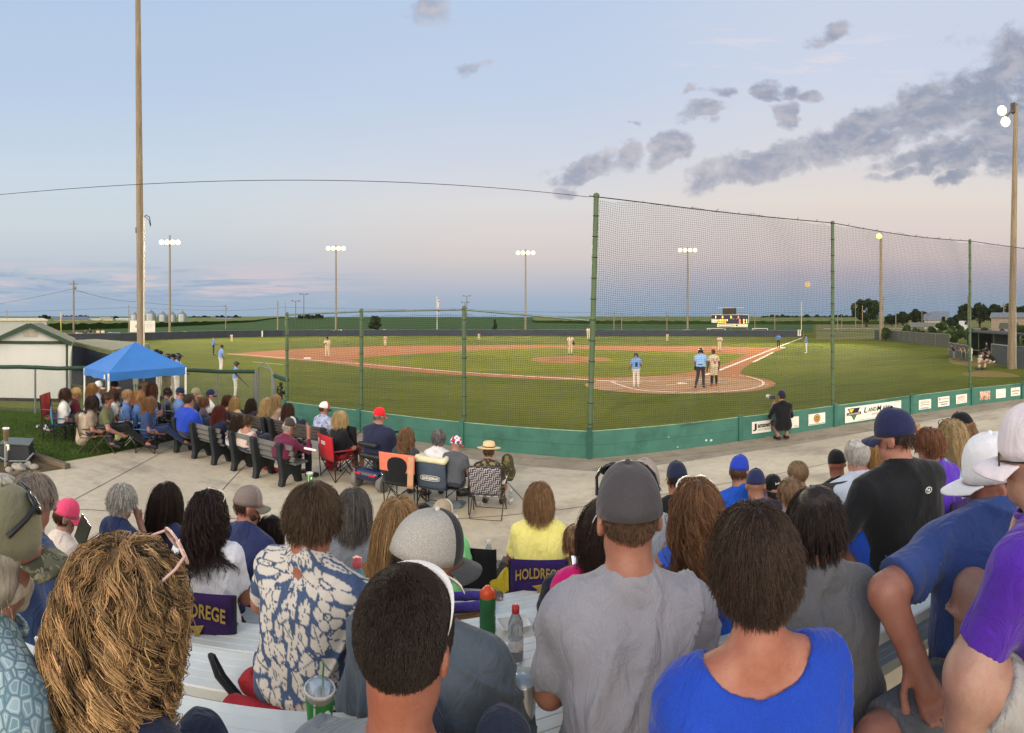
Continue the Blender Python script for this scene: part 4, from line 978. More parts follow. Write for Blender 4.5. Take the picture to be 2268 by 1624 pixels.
shape(r_, tr(1), BLK); shape(r_, [(-.44*w, .35*h), (-.35*w, .35*h), (-.40*w, .10*h)], YEL, d=.002); shape(r_, [(-.395*w, -.02*h), (-.315*w, -.02*h), (-.355*w, -.34*h)], GRN, d=.002); shape(r_, [(-.475*w, .13*h), (-.235*w, .13*h), (-.235*w, -.05*h), (-.475*w, -.05*h)], BLK, d=.003)
text('LANDMARK', 'lettering', WHT, frame_mat((-.355*w, -.0150, .04*h), (1, 0, 0)), .21*w, .11*h, r_)
m = MB(); m.box((-.12*w, -.0095, -.43*h), (.32*w, .002, .018*h)); m.box((.42*w, -.0095, .44*h), (.11*w, .002, .018*h)); m.build('border_rule', BLK, r_)
r_, w, h = sign(2033.6, 2060.6, 886.8, 883, 908, 904, 'small white sign with a black car-shaped line drawing')
m = MB(); m.tube([(.36*w*cos(t), -.0095, .08*h+.28*h*sin(t)) for t in np.linspace(.1, pi-.1, 14)], .006, 4); m.tube([(-.38*w, -.0095, -.14*h), (-.1*w, -.0095, .02*h), (.12*w, -.0095, -.06*h), (.38*w, -.0095, -.08*h)], .008, 4); m.tube([(-.3*w, -.0095, .1*h), (.0, -.0095, .22*h), (.3*w, -.0095, .12*h)], .006, 4); m.build('emblem', BLK, r_); bars(r_, [(-.42*w, .42*w, -.34*h, .06*h), (-.3*w, .3*w, -.42*h, .04*h)], BLK)
r_, w, h = sign(2076, 2101.4, 880, 877, 902, 897.6, 'small white sign reading Sunset Ag above two lines of print')
put(r_, 'Sunset Ag', GRY, .12*w, .27*h, .66*w, .20*h, bold=.01); shape(r_, [(-.42*w, .18*h), (-.28*w, .18*h), (-.28*w, .38*h), (-.42*w, .38*h)], GRN); shape(r_, [(-.38*w, .24*h), (-.32*w, .24*h), (-.32*w, .32*h), (-.38*w, .32*h)], YEL, d=.002); bars(r_, [(-.4*w, .42*w, -.05*h, .10*h), (-.28*w, .3*w, -.28*h, .11*h)], BLK)
r_, w, h = sign(2116, 2140, 875, 872, 895, 891.6, 'small white sign with slanted brown script between posts')
m = MB(); m.tube([(-.4*w, -.0095, -.38*h), (-.38*w, -.0095, -.12*h), (.28*w, -.0095, .05*h), (.2*w, -.0095, -.12*h), (-.4*w, -.0095, -.38*h)], .006, 4); m.build('emblem', RED, r_); g = random.Random(2)
m = MB(); m.tube([(-.38*w+.66*w*t, -.0095, .12*h+.16*h*t+.12*h*sin(30*t)) for t in np.linspace(0, 1, 50)], .006, 4); m.build('script', RED, r_); bars(r_, [(.15*w, .42*w, -.28*h, .05*h), (.15*w, .42*w, -.38*h, .05*h)], GRY)
r_, w, h = sign(2169, 2191.6, 867.6, 865, 887, 884, 'small brown and cream picture sign past the tall post', back=mat('sign_tan', 'c9a994', rough=.5, var=.3, scale=9, dirt=('8a5c4c', 6, .48, .58))); bars(r_, [(0, .4*w, -.22*h, .06*h), (0, .4*w, -.34*h, .06*h)], BRN)
r_, w, h = sign(2204.6, 2226, 863, 860, 882.6, 880, 'small near-blank white sign with faint grey lettering'); bars(r_, [(-.35*w, .3*w, -.1*h, .12*h), (-.3*w, .25*w, -.3*h, .05*h)], mat('sign_faint', 'b5b3b0', rough=.5))
r_, w, h = sign(2237.6, 2258, 859.6, 857, 878, 875, 'small white sign with arched maroon lettering at the wall end')
m = MB()
for k in range(9): t = -1+2*k/8; m.box((t*.36*w, -.0095, .10*h-.05*h*t*t), (.06*w, .002, .17*h)); m.box((t*.3*w, -.0095, -.20*h-.12*h*t*t), (.05*w, .002, .13*h))
m.box((0, -.0095, .38*h), (.1*w, .002, .06*h)); m.build('lettering', RED, r_)

# ================================================================= bleachers
ALU = mat('aluminium_plank', 'd0d2cc', rough=.5, metal=.12, var=.06, scale=3, bump=.06, bscale=60, stretch=(1, 1, 1), dirt=('8e9290', 3.5, .62, .85)); ALU2 = mat('aluminium_edge', '7d8484', rough=.5, metal=.4, var=.08); STEEL = mat('galvanised_steel', '757a7b', rough=.5, metal=.5, var=.1)
def row1(i): return 2.2+.62*i, 1.28-.23*i
def row2(i): return 2.2+.60*i, 1.40-.23*i
def bleacher(a0, rows, rowf, ths, label, nfr):
    root = empty('bleacher', (0, 0, 0)); tag(root, label, 'bleacher', 'aluminium bleacher sections')
    n = A3(sin(a0), cos(a0), 0); t = A3(cos(a0), -sin(a0), 0)
    for i in rows:
        d, z = rowf(i); l0, l1 = [d*math.tan(th-a0) for th in ths(i)]
        for nm, dd, zz, wd, mt in (('seat_plank', d, z, .26, ALU), ('foot_plank', d+.30, z-.415, .22, STEEL)):
            if nm == 'foot_plank' and zz < .1: continue
            m = MB()
            prof = [(-wd/2, -.045), (-wd/2, -.006), (-wd/2+.006, 0)]+[(x_, z_) for k in range(1, 5) for x_, z_ in ((-wd/2+k*wd/5-.003, 0), (-wd/2+k*wd/5, -.0018), (-wd/2+k*wd/5+.003, 0))]+[(wd/2-.006, 0), (wd/2, -.006), (wd/2, -.045)]
            V = [tuple(n*(dd+p[0])+t*l+A3(0, 0, zz+p[1])) for l in (l0, l1) for p in prof]; k = len(prof)
            m.add(V, [(j, j+1, k+j+1, k+j) for j in range(k-1)]); m.add(V[:k], [tuple(range(k))]); m.add(V[k:], [tuple(range(k-1, -1, -1))]); m.add([V[0], V[k-1], V[2*k-1], V[k]], [(0, 1, 2, 3)])
            m.build(nm, mt, root)
    d0, z0 = rowf(rows[0]); d1, z1 = rowf(rows[-1]); l0, l1 = [d1*math.tan(th-a0) for th in ths(rows[-1])]
    for l in np.linspace(l0+.4, l1-.3, nfr):
        m = MB(); m.beam(n*(d0-.1)+t*l+A3(0, 0, z0-.10), n*(d1+.1)+t*l+A3(0, 0, z1-.10), .05, .07); m.beam(n*(d1)+t*l+A3(0, 0, .012), n*(d1)+t*l+A3(0, 0, z1-.08), .05, .05); m.beam(n*(d0)+t*l+A3(0, 0, .012), n*d0+t*l+A3(0, 0, z0-.12), .05, .05); m.beam(n*d0+t*l+A3(0, 0, .06), n*d1+t*l+A3(0, 0, .06), .05, .05)
        m.build('support_frame', STEEL, root)
bleacher(-.33, [-1, 0, 1, 2, 3, 4], row1, lambda i: (-1.12, .30), 'aluminium bleacher with empty white planks beside the floral shirt man', 4)
bleacher(0.0, [-1, 0, 1, 2, 3, 4], row2, lambda i: ((.74 if i == -2 else .62 if i == -1 else .36), 1.12), 'aluminium bleacher section under the black-shirt man and the suspenders man', 3)

# ================================================================= poles and lights
WOOD = mat('pole_wood', '877762', rough=.85, var=.25, scale=3, stretch=(6, 6, .35), bump=.5, bscale=20, dirt=('5e4f40', 2, .55, .75)); WOODF = mat('pole_wood_pale', '8c7c64', rough=.85, var=.15)
LAMP = mat('lamp_glow', 'fff1c9', emit=(1.0, .80, .42), estr=2.6); LAMPH = mat('lamp_house', '4a4640', rough=.5)
def pole(x, ybase, ytop, r, w0, w1, label, lean=0.0, mt=None, name='light_pole', group=None, z0=None):
    b = at(x, r); zt = H+(YH-ytop)/F*r; root = empty(name, (b[0], b[1], float(terr(np.array(r))))); zt -= root.location.z
    tag(root, label, 'pole', group); m = MB(); lx = lean/F*r; t = A3(cos(az(x)), -sin(az(x)), 0)
    m.tube([t*lx*f+A3(0, 0, zt*f) for f in np.linspace(0, 1, 8)], list(np.linspace(w0, w1, 8)), 12); m.build('shaft', mt or WOOD, root)
    return root, t, zt
root, t, zt = pole(313, 866, -40, 20.5, .165, .105, 'tall weathered wooden pole rising out of view behind the blue canopy', lean=-8, group=None)
n_ = A3(-sin(az(313)), -cos(az(313)), 0); m = MB(); c0 = t*.10+n_*.16; zc = H+(YH-487)/F*20.5; m.tube([c0+A3(0, 0, 0), c0+A3(0, 0, zc), c0+A3(0, 0, zc+.06)], .035, 8); m.build('conduit', mat('conduit_grey', 'b9b3a8', rough=.4, metal=.3), root)
m = MB(); m.tube([c0+A3(0, 0, zc+.05), c0+t*.08+A3(0, 0, zc+.16), c0+t*.22+A3(0, 0, zc+.08), c0+t*.27+A3(0, 0, zc-.25)], .018, 5); m.tube([c0+t*.05+A3(0, 0, zc+.1), c0+t*.2+A3(0, 0, zc-.05), c0+t*.26+A3(0, 0, zc-.3)], .012, 5); m.build('cable_end', MATS['black_cord'], root)
m = MB(); m.box(t*-.16+A3(0, 0, H+(YH-510)/F*20.5), (.10, .12, .22)); m.build('bracket', LAMPH, root)
def lamps(root, t, zt, n, spread, size, rows=1, off=(0, 0), dz=0, face=None, mt=None):
    nn = face if face is not None else A3(-root.location.x, -root.location.y, 0)/max(1, math.hypot(root.location.x, root.location.y))
    m = MB(); m.beam(t*(off[0]-spread/2-.2)+A3(0, 0, zt+dz), t*(off[0]+spread/2+.2)+A3(0, 0, zt+dz), .12, .12); m.build('crossarm', LAMPH, root)
    for k in range(n):
        x = off[0]+(spread*(k/(n-1)-.5) if n > 1 else 0); c = t*x+nn*.25+A3(0, 0, zt+dz)
        m = MB(); m.ball(c-nn*.14*size, (.40*size, .40*size, .40*size), 8); o = m.build('lamp_housing', LAMPH, root)
        m = MB(); m.ball(c+nn*.2*size, (.40*size,)*3, 8); m.build('lamp', mt or LAMP, root)
FLOOD = []
for x, yb, yt, yl, w, r, lb in ((376, 737, 521, 538, 36, 96, 'wooden floodlight pole with four lit lamps beside the grain bins'), (744, 735, 543, 551, 34, 112, 'wooden floodlight pole with four lit lamps above the third baseman'),
                             (1164, 733, 552, 561, 33, 118, 'wooden floodlight pole with four lit lamps left of the tall net'), (1523, 733, 548, 555, 33, 118, 'floodlight pole with lit lamps seen through the net left of the scoreboard')):
    root, t, zt = pole(x, yb, yt, r, .24, .16, lb, mt=WOODF, group='floodlight poles beyond the outfield fence')
    zl = H+(YH-yl)/F*r-root.location.z; lamps(root, t, 0, 4, w/F*r, 1.15, dz=zl); FLOOD.append((root.location, zl))
ORANGE = mat('lamp_glow_orange', 'ffd9a0', emit=(1.0, .52, .16), estr=2.2)
root, t, zt = pole(1951, 735, 515, 70, .22, .17, 'floodlight pole with one orange lamp before the big round tree', mt=WOODF, group='floodlight poles beyond the outfield fence'); lamps(root, t, zt, 1, 0, 1.0, dz=-.6, off=(-.25, 0), mt=ORANGE); FLOOD.append((root.location, zt))
root, t, zt = pole(2240, 812, 235, 29.5, .24, .13, 'close wooden floodlight pole with two round lamps beside the dugout', lean=10, group='floodlight poles beyond the outfield fence')
nn = A3(-.75, .3, -.2)
for (px, py) in ((2219, 245), (2227, 270)):
    c = P(px, py, 29.5)-np.array(root.location); m = MB(); m.ball(c, (.27, .27, .27), 9); m.build('lamp', LAMP, root); m = MB(); m.ball(c+A3(.16, .12, .1), (.25, .25, .25), 8); m.build('lamp_housing', LAMPH, root)
m = MB(); c = P(2246, 240, 29.5)-np.array(root.location); m.box(c, (.3, .3, .55)); m.beam(c, P(2225, 262, 29.5)-np.array(root.location), .08, .08); m.build('crossarm', LAMPH, root)
m = MB(); m.tube([t*.26+A3(0, 0, .0), t*.24+A3(0, 0, 6.2)], .035, 6); m.build('conduit', MATS['conduit_grey'], root)
for k, (l, zl) in enumerate(FLOOD):
    ld = bpy.data.lights.new('floodlight', 'SPOT'); ld.energy = 70000; ld.spot_size = rad(75); ld.spot_blend = .8; ld.color = (1, .86, .56); ld.shadow_soft_size = .6
    lo = bpy.data.objects.new('floodlight', ld); COL.objects.link(lo); lo.location = (l.x*.985, l.y*.985, l.z+zl); d = Vector(tuple(G(1262+(-260, -150, 0, 120, 200)[k], 785)))-lo.location; lo.rotation_euler = d.to_track_quat('-Z', 'Y').to_euler()
# utility poles and wires
UT = [(163, 622, 80, .16, 1, 'wooden utility pole standing behind the small outfield crowd'), (500, 675, 150, .13, 1, 'thin wooden pole with a short crossarm left of the distance sign'), (615, 667, 100, .14, 0, 'pale bare wooden pole just behind the outfield fence near the gate'), (632, 668, 210, .15, 0, 'thin dark pole rising behind the gate net post'),
      (15, 687, 80, .08, 0, 'thin dark pole above the long white building'), (285, 676, 85, .07, 0, 'thin dark pole at the edge of the white notice board'), (1360, 690, 115, .12, 0, 'pale short pole behind the fence inside the net corner'), (1377, 694, 115, .10, 0, 'pale shorter pole next to the net corner pole pair'), (1477, 690, 125, .12, 1, 'small utility pole with crossarm behind the center fielder'),
      (1672, 690, 108, .12, 0, 'pale tall pole just past the scoreboard end'), (1716, 695, 108, .10, 0, 'pale pole above the umpire in the outfield'), (1855, 693, 130, .14, 0, 'grey pole right beside the tall net post'), (1864, 697, 140, .12, 0, 'shorter grey pole next to the net post pole'), (1895, 672, 150, .13, 1, 'utility pole in front of the big round tree edge'),
      (1910, 676, 150, .13, 0, 'utility pole against the middle of the big tree'), (1956, 655, 160, .15, 1, 'tall thin pole right behind the orange floodlight'), (1984, 690, 150, .13, 0, 'wooden pole between the big tree and the low trees'), (2042, 690, 150, .11, 0, 'wooden pole left of the white barn'), (2054, 691, 150, .11, 1, 'wooden pole with arm touching the white barn edge'),
      (2145, 655, 90, .17, 0, 'weathered wooden pole just behind the tall green net post'), (2223, 672, 120, .14, 1, 'utility pole rising beside the tan metal building')]
for x, yt, r, w, arm_, lb in UT:
    root, t, zt = pole(x, 0, yt, r, w, w*.8, lb, mt=WOODF if r > 90 else WOOD, name='utility_pole', group='utility poles around the ball field')
    if arm_: m = MB(); m.beam(t*-.7+A3(0, 0, zt-.5), t*.7+A3(0, 0, zt-.5), .1, .12); m.ball(A3(*(t*.25))+A3(0, 0, zt-1.1), .22, 5); m.build('crossarm', WOOD, root)
for x, yt, r, lb in ((655, 667, 230, 'dark twin-head lamp post left of the third base floodlight'), (673, 652, 230, 'taller dark twin-head lamp post by the third base floodlight'), (1030, 670, 240, 'short dark lamp post beside the low net post'), (1034, 656, 240, 'tall dark lamp post right above the low net post')):
    root, t, zt = pole(x, 0, yt, r, .16, .12, lb, mt=LAMPH, name='lamp_post', group='dark lamp posts beyond the outfield'); m = MB(); m.beam(t*-1.6+A3(0, 0, zt), t*1.6+A3(0, 0, zt), .25, .15)
    for s_ in (-1, 1): m.box(t*1.5*s_+A3(0, 0, zt+.12), (.8, .8, .3))
    m.build('lamp_head', LAMPH, root)
root, t, zt = pole(968, 0, 655, 96, .07, .05, 'white flagpole with a limp flag at its top', mt=mat('flagpole_white', 'cfd0cc', rough=.4), name='flagpole'); m = MB(); m.grid(lambda u, v: tuple(t*(.08+.35*u+.06*sin(9*v))+A3(0, .05*sin(7*v+3*u), zt-.3-2.6*v-.4*u)), 5, 10); m.build('flag', mat('flag_cloth', 'b9a9a6', rough=.9, var=.3, scale=2, dirt=('7a3f45', 2.5, .5, .56)), root)
YP = mat('foul_pole_yellow', 'd6bc6a', rough=.5)
for x, yt, yb, r, lb in ((135, 692, 742, 76, 'yellow foul pole behind the outfield crowd'), (1775, 667, 733, 84.5, 'pale yellow foul pole at the right field sign')):
    root, t, zt = pole(x, yb, yt, r, .07, .07, lb, mt=YP, name='foul_pole', group='foul poles')
def wire(pts, sag, lb, rr=.03):
    m = MB(); P3 = []
    for a, b in zip(pts, pts[1:]):
        for f in np.linspace(0, 1, 12): P3.append(a+(b-a)*f-A3(0, 0, sag*4*f*(1-f)))
    m.tube(P3, rr, 3); tag(m.build('power_line', MATS['black_cord']), lb, 'wire', 'power lines beyond the field')
wire([P(-60, 693, 230), P(285, 681, 230), P(500, 688, 230), P(632, 681, 230), P(1034, 687, 230), P(1330, 692, 230)], .3, 'lower power line crossing low over the crop fields', .045)
wire([P(-60, 680, 200), P(160, 640, 80), P(300, 668, 130), P(500, 678, 150)], .5, 'upper power line running through the pole behind the crowd', .03)
wire([P(1340, 694, 260), P(1477, 694, 260), P(1855, 690, 260), P(1956, 664, 160)], .5, 'power line running behind the scoreboard to the big tree', .04)

# ================================================================= moon
c = P(1789, 630, 9000); m = MB(); m.ball((0, 0, 0), 9000*6.6/F, 16)
def moon(nt, pos, b):
    f = nt.noise(pos, .035, 4, .6); cc = nt.mix(nt.sstep(f, .4, .65), (1.0, .70, .33), (.90, .56, .25)); nt.put(b.inputs['Emission Color'], cc); b.inputs['Emission Strength'].default_value = 1.0; return (0, 0, 0)
tag(m.build('moon', mat('moon_glow', 'ffd27a', custom=moon, spec=0, rough=1, emit=None), loc=c), 'full orange moon low in the sky seen through the net', 'moon')
# ================================================================= outfield fence and its signs
SCREEN = mat('windscreen', '3b3f48', rough=.9, var=.12, scale=.8, stretch=(1, 1, 2)); GALV = MATS['galvanised_steel']; FGREEN = mat('fence_pad', '26402f', rough=.7, var=.15)
OF = [(150, 759), (265, 756.5), (380, 752), (500, 748), (625, 745.5), (800, 744.6), (1000, 744), (1250, 744.6), (1500, 745.3), (1640, 745.8), (1777, 746.2)]
def fence(name, label, pts, h, screen, mats, post_gap=3.0, rail=.03, pr=.03, group=None, see=1.0):
    o0 = A3(pts[0][0], pts[0][1], 0); root = empty(name, o0); tag(root, label, 'fence', group); Q = [A3(p[0], p[1], 0)-o0 for p in pts]
    if screen:
        m = MB()
        for a, b in zip(Q, Q[1:]): m.beam(a+A3(0, 0, h/2*see+.02), b+A3(0, 0, h/2*see+.02), .02, h*see-.02)
        m.build('windscreen', screen, root)
    m = MB(); m.tube([q+A3(0, 0, h) for q in Q], rail, 6); m.build('top_rail', mats[0], root)
    pm = None
    for a, b in zip(Q, Q[1:]):
        L = np.linalg.norm(b-a); n = max(1, int(round(L/post_gap)))
        for k in range(n):
            if pm is None: m = MB(); m.tube([A3(0, 0, 0), A3(0, 0, h)], pr, 6); pm = m.build('post', mats[1], root)
            else: c = pm.copy(); COL.objects.link(c); c.parent = root; c.location = tuple(a+(b-a)*k/n); continue
            pm.location = tuple(a)
    return root
ofp = [G(x, y) for x, y in OF]
fence('outfield_fence', 'long dark windscreen fence curving around the outfield', ofp, 1.06, SCREEN, (GALV, SCREEN), 4.0, .03, .035)
def ofence_sign(x, digits, label, y0, y1, w):
    r = np.interp(x, [p[0] for p in OF], [rg(p[1]) for p in OF])-.12; a = az(x); t = A3(cos(a), -sin(a), 0)
    zt, zb = H+(YH-y0)/F*r, H+(YH-y1)/F*r; W = w/F*r; c = at(x, r, (zt+zb)/2)
    root = bpy.data.objects.new('distance_sign', None); COL.objects.link(root); root.matrix_world = frame_mat(c, t); tag(root, label, 'sign', 'distance signs on the outfield fence')
    m = MB(); m.box((0, 0, 0), (W, .03, zt-zb)); m.build('sign_panel', WHT, root)
    for k, d in enumerate(digits): text(d, 'digit', BLK, frame_mat((0, -.02, (zt-zb)*(.32-.32*k)), (1, 0, 0)), W*.42, (zt-zb)*.26, root, bold=.03)
ofence_sign(577.5, '335', 'white distance sign 335 on the fence above the lone left outfielder', 733, 746.5, 9.5)
ofence_sign(949, '374', 'white distance sign 374 in the middle of the low net', 731, 743.5, 9.5)
ofence_sign(1400, '375', 'white distance sign 375 seen through the high net above the batter', 731.5, 743.5, 9.5)
ofence_sign(1770.5, '307', 'narrow white distance sign 307 at the foot of the right foul pole', 730.5, 744.5, 7.8)
# banner beyond the fence, partly behind the tall pole
r = 73; c = at(315.5, r, H+(YH-723.3)/F*r); a = az(315.5); root = bpy.data.objects.new('notice_board', None); COL.objects.link(root); root.matrix_world = frame_mat(c, (cos(a), -sin(a), 0)); tag(root, 'white lettered notice board behind the tall wooden pole', 'sign')
W, h = 56/F*r, 25.5/F*r; m = MB(); m.box((0, 0, 0), (W, .04, h)); m.build('board_panel', WHT, root)
text('B', 'lettering', BLK, frame_mat((-.24*W, -.025, .02*h), (1, 0, 0)), .06*W, .24*h, root); m = MB(); g = random.Random(1)
for z in (.36, .2, .12, 0, -.13): m.box((.27*W, -.022, z*h), (g.uniform(.2, .36)*W, .004, .022*h))
for x in (-.3, .36): m.box((x*W, -.022, -.4*h), (.2*W, .004, .02*h))
m.build('lettering', GRY, root); m = MB()
for x in (-.45, .45): m.tube([(x*W, .05, -2.2), (x*W, .05, h/2)], .05, 6)
m.build('board_post', WOODF, root)

# ================================================================= chain-link fence on the near left, gate
def chainlink(p, q, z0, z1, cell=.075, rr=.0022):
    V = []; Fs = []; e = q-p; L = np.linalg.norm(e); e = e/L; hh = z1-z0; n = A3(-e[1], e[0], 0)
    for sgn in (1, -1):
        for s in np.arange(-hh, L+hh, cell):
            a0, a1 = (s, s+hh) if sgn > 0 else (s+hh, s)
            t0, t1 = 0., 1.
            if a1 != a0:
                ts = sorted([(0-a0)/(a1-a0), (L-a0)/(a1-a0)]); t0, t1 = max(0, ts[0]), min(1, ts[1])
            if t1-t0 < .02: continue
            A = p+e*(a0+(a1-a0)*t0)+A3(0, 0, z0+hh*t0)+n*.004*sgn; B = p+e*(a0+(a1-a0)*t1)+A3(0, 0, z0+hh*t1)+n*.004*sgn
            d = (B-A)/np.linalg.norm(B-A); u = np.cross(d, n); b = len(V)
            for c in (A, B):
                for k in range(3): V.append(c+(u*cos(2.09*k)+n*sin(2.09*k))*rr)
            Fs += [(b+k, b+(k+1) % 3, b+3+(k+1) % 3, b+3+k) for k in range(3)]
    return V, Fs
FA = [at(-120, 16.6), at(78, 15.45), at(236, 15.2), at(400, 15.4), at(563, 15.9)]
o0 = FA[0]; root = empty('chainlink_fence', o0); tag(root, 'chain-link fence with a fat dark green padded rail behind the canopy crowd', 'fence')
zr = [1.34, 1.37, 1.36, 1.30, 1.20]; m = MB()
for i in range(4): v, f = chainlink(FA[i]-o0, FA[i+1]-o0, .04, min(zr[i], zr[i+1])-.03); m.add(v, f)
m.build('wire_mesh', mat('chain_wire', '8b8d88', rough=.5, metal=.5), root)
m = MB(); P3 = []
for i in range(4):
    for f in np.linspace(0, 1, 7): p = FA[i]+(FA[i+1]-FA[i])*f-o0; P3.append(p+A3(0, 0, zr[i]+(zr[i+1]-zr[i])*f+.012*sin(9*f+i*2)))
m.tube(P3, .062, 9); m.build('rail_padding', FGREEN, root)
for i in range(5):
    for f in (0, .5) if 0 < i < 4 else (0,):
        p = FA[i]+(FA[min(i+1, 4)]-FA[i])*f-o0; m = MB(); m.tube([p, p+A3(0, 0, zr[i])], .032, 8); m.build('fence_post', GALV, root)
gp0, gp1 = at(567, 15.6), at(608, 15.1); root = empty('gate', gp0); tag(root, 'chain-link gate with a rounded pipe frame and peaked top beside the net post', 'gate'); e = gp1-gp0; e /= np.linalg.norm(e); L = np.linalg.norm(gp1-gp0)
m = MB()
for q in (A3(0, 0, 0), e*L): m.tube([q, q+A3(0, 0, 1.24)], .04, 8)
m.build('gate_post', GALV, root)
m = MB(); m.tube([e*.1+A3(0, 0, .08), e*.1+A3(0, 0, 1.30), e*.16+A3(0, 0, 1.40), e*(L-.16)+A3(0, 0, 1.36), e*(L-.09)+A3(0, 0, 1.26), e*(L-.09)+A3(0, 0, .08)], .024, 8); m.tube([e*.1+A3(0, 0, .5), e*(L-.09)+A3(0, 0, .5)], .02, 6); m.tube([e*.1+A3(0, 0, .08), e*(L-.09)+A3(0, 0, .08)], .02, 6)
m.tube([e*.17+A3(0, 0, 1.40), e*(L/2)+A3(0, 0, 1.55), e*(L-.17)+A3(0, 0, 1.37)], .012, 5); m.build('gate_frame', GALV, root)
m = MB(); v, f = chainlink(e*.1, e*(L-.1), .09, 1.34); m.add(v, f); m.build('wire_mesh', MATS['chain_wire'], root)
m = MB(); a = gp1+e*.02; b = NP[0][0]; m.tube([A3(a[0], a[1], 1.18), A3(b[0], b[1], 1.14)], .07, 9); tag(m.build('fence_padding', FGREEN), 'short dark green pad between the gate and the net post', 'padding')
m = MB(); g = random.Random(8); c = (gp1+np.array(b))/2
for k in range(26): p = c+A3(g.gauss(0, .06), g.gauss(0, .03), .72+g.gauss(0, .16)); m.ball(p, (g.uniform(.02, .06), .03, g.uniform(.02, .07)), 4)
tag(m.build('fielding_glove', mat('black_leather', '1a1816', rough=.6)), 'black glove hung on the wire beside the gate', 'glove')

# ================================================================= shed, dugouts, canopy, long buildings
SHW = mat('shed_siding', 'd2d1cb', rough=.7, var=.04, scale=1, stretch=(1, 1, .2)); SHT = mat('shed_trim', '2f4433', rough=.6); SHR = mat('shed_roof', '5f5d4e', rough=.85, var=.18, scale=4)
def shed():
    r1 = 17.6; p1 = at(151, r1); p0 = at(-18, r1+.3); e = p1-p0; W = np.linalg.norm(e); e /= W; n = A3(-e[1], e[0], 0); D = 4.2
    ze = H+(YH-757)/F*r1; zp = H+(YH-723)/F*17.2; root = empty('shed', p0); tag(root, 'white garden shed with dark green trim and a gable roof', 'shed')
    q = lambda s, d, z: e*s+n*d+A3(0, 0, z)
    m = MB(); m.add([q(0, 0, .12), q(W, 0, .12), q(W, 0, ze), q(W/2, 0, zp), q(0, 0, ze), q(0, D, .12), q(W, D, .12), q(W, D, ze), q(W/2, D, zp), q(0, D, ze)], [(0, 1, 2, 3, 4), (9, 8, 7, 6, 5), (1, 6, 7, 2), (5, 0, 4, 9)]); m.build('wall', SHW, root)
    for s0, s1 in ((-.14, W/2), (W+.14, W/2)):
        z0 = ze-.10; m = MB(); V = [q(s0, -.16, z0), q(s1, -.16, zp+.03), q(s1, D+.1, zp+.03), q(s0, D+.1, z0)]; m.extr(V, (0, 0, .06)); m.build('roof', SHR, root)
        m = MB(); m.beam(q(s0, -.18, z0+.02), q(s1, -.18, zp+.05), .05, .14); m.build('barge_board', SHT, root)
    m = MB(); m.beam(q(0, -.02, ze-.03), q(W, -.02, ze-.03), .04, .10); m.build('gable_trim', SHT, root)
    for s in (.04, W-.04): m = MB(); m.beam(q(s, -.02, .12), q(s, -.02, ze-.085), .08, .04, up=(n[0], n[1], 0)); m.build('corner_trim', SHT, root)
    m = MB(); m.box(q(W*.5+.02, -.02, ze+.27), (.46, .03, .20), rz=math.atan2(e[1], e[0])); m.build('vent', mat('vent_beige', 'b9b2a2', rough=.8), root)
    m = MB(); m.beam(q(0, .1, .06), q(W, .1, .06), .1, .12); m.build('skid', mat('skid_dark', '1c1b19', rough=.9), root)
shed()
TARP = mat('canvas_olive', '74735d', rough=.9, var=.10, scale=1.5, bump=.2, bscale=5); NAVYS = mat('navy_screen', '242a3b', rough=.9, var=.15, scale=1.2)
def dugout_l():
    # low shelter with a sloping canvas roof behind the fence
    c = [P(152, 757, 22.5), P(213, 753.5, 27.5), P(330, 763, 27), P(250, 779, 20.2)]
    root = empty('dugout', A3(c[0][0], c[0][1], 0)); o = A3(c[0][0], c[0][1], 0); tag(root, 'dugout with a sloping olive canvas roof and navy screen walls', 'dugout'); cc = [p-o for p in c]
    m = MB(); m.extr(cc, (0, 0, .06)); m.build('roof', TARP, root)
    m = MB(); m.beam(cc[0]-A3(0, 0, .06), cc[3]-A3(0, 0, .06), .08, .10); m.beam(cc[3]-A3(0, 0, .06), cc[2]-A3(0, 0, .06), .08, .10); m.build('fascia', mat('fascia_olive', '5c6140', rough=.8), root)
    for a, b, nm in ((0, 3, 'side_screen'), (0, 1, 'back_screen')):
        A, B = cc[a]-A3(0, 0, .14), cc[b]-A3(0, 0, .14); m = MB(); m.add([A, B, A3(B[0], B[1], .05), A3(A[0], A[1], .05)], [(0, 1, 2, 3)]); v = m.build(nm, NAVYS, root); md = v.modifiers.new('s', 'SOLIDIFY'); md.thickness = .02
    for i in (0, 1, 2, 3): m = MB(); m.tube([A3(cc[i][0], cc[i][1], 0), cc[i]], .05, 8); m.build('post', GALV, root)
dugout_l()
def rail_screen():
    a, b = at(240, 17.2), at(345, 17.6); m = MB(); m.beam(a+A3(0, 0, .62), b+A3(0, 0, .62), .03, 1.2); tag(m.build('navy_screen', NAVYS), 'navy screen panel behind the metal boxes under the canopy', 'screen')
rail_screen()
BLUE = mat('canopy_blue', '2d6db4', rough=.7, var=.05, scale=3, bump=.12, bscale=6, sheen=.1); WPAINT = mat('white_tube', 'd9d6cd', rough=.4)
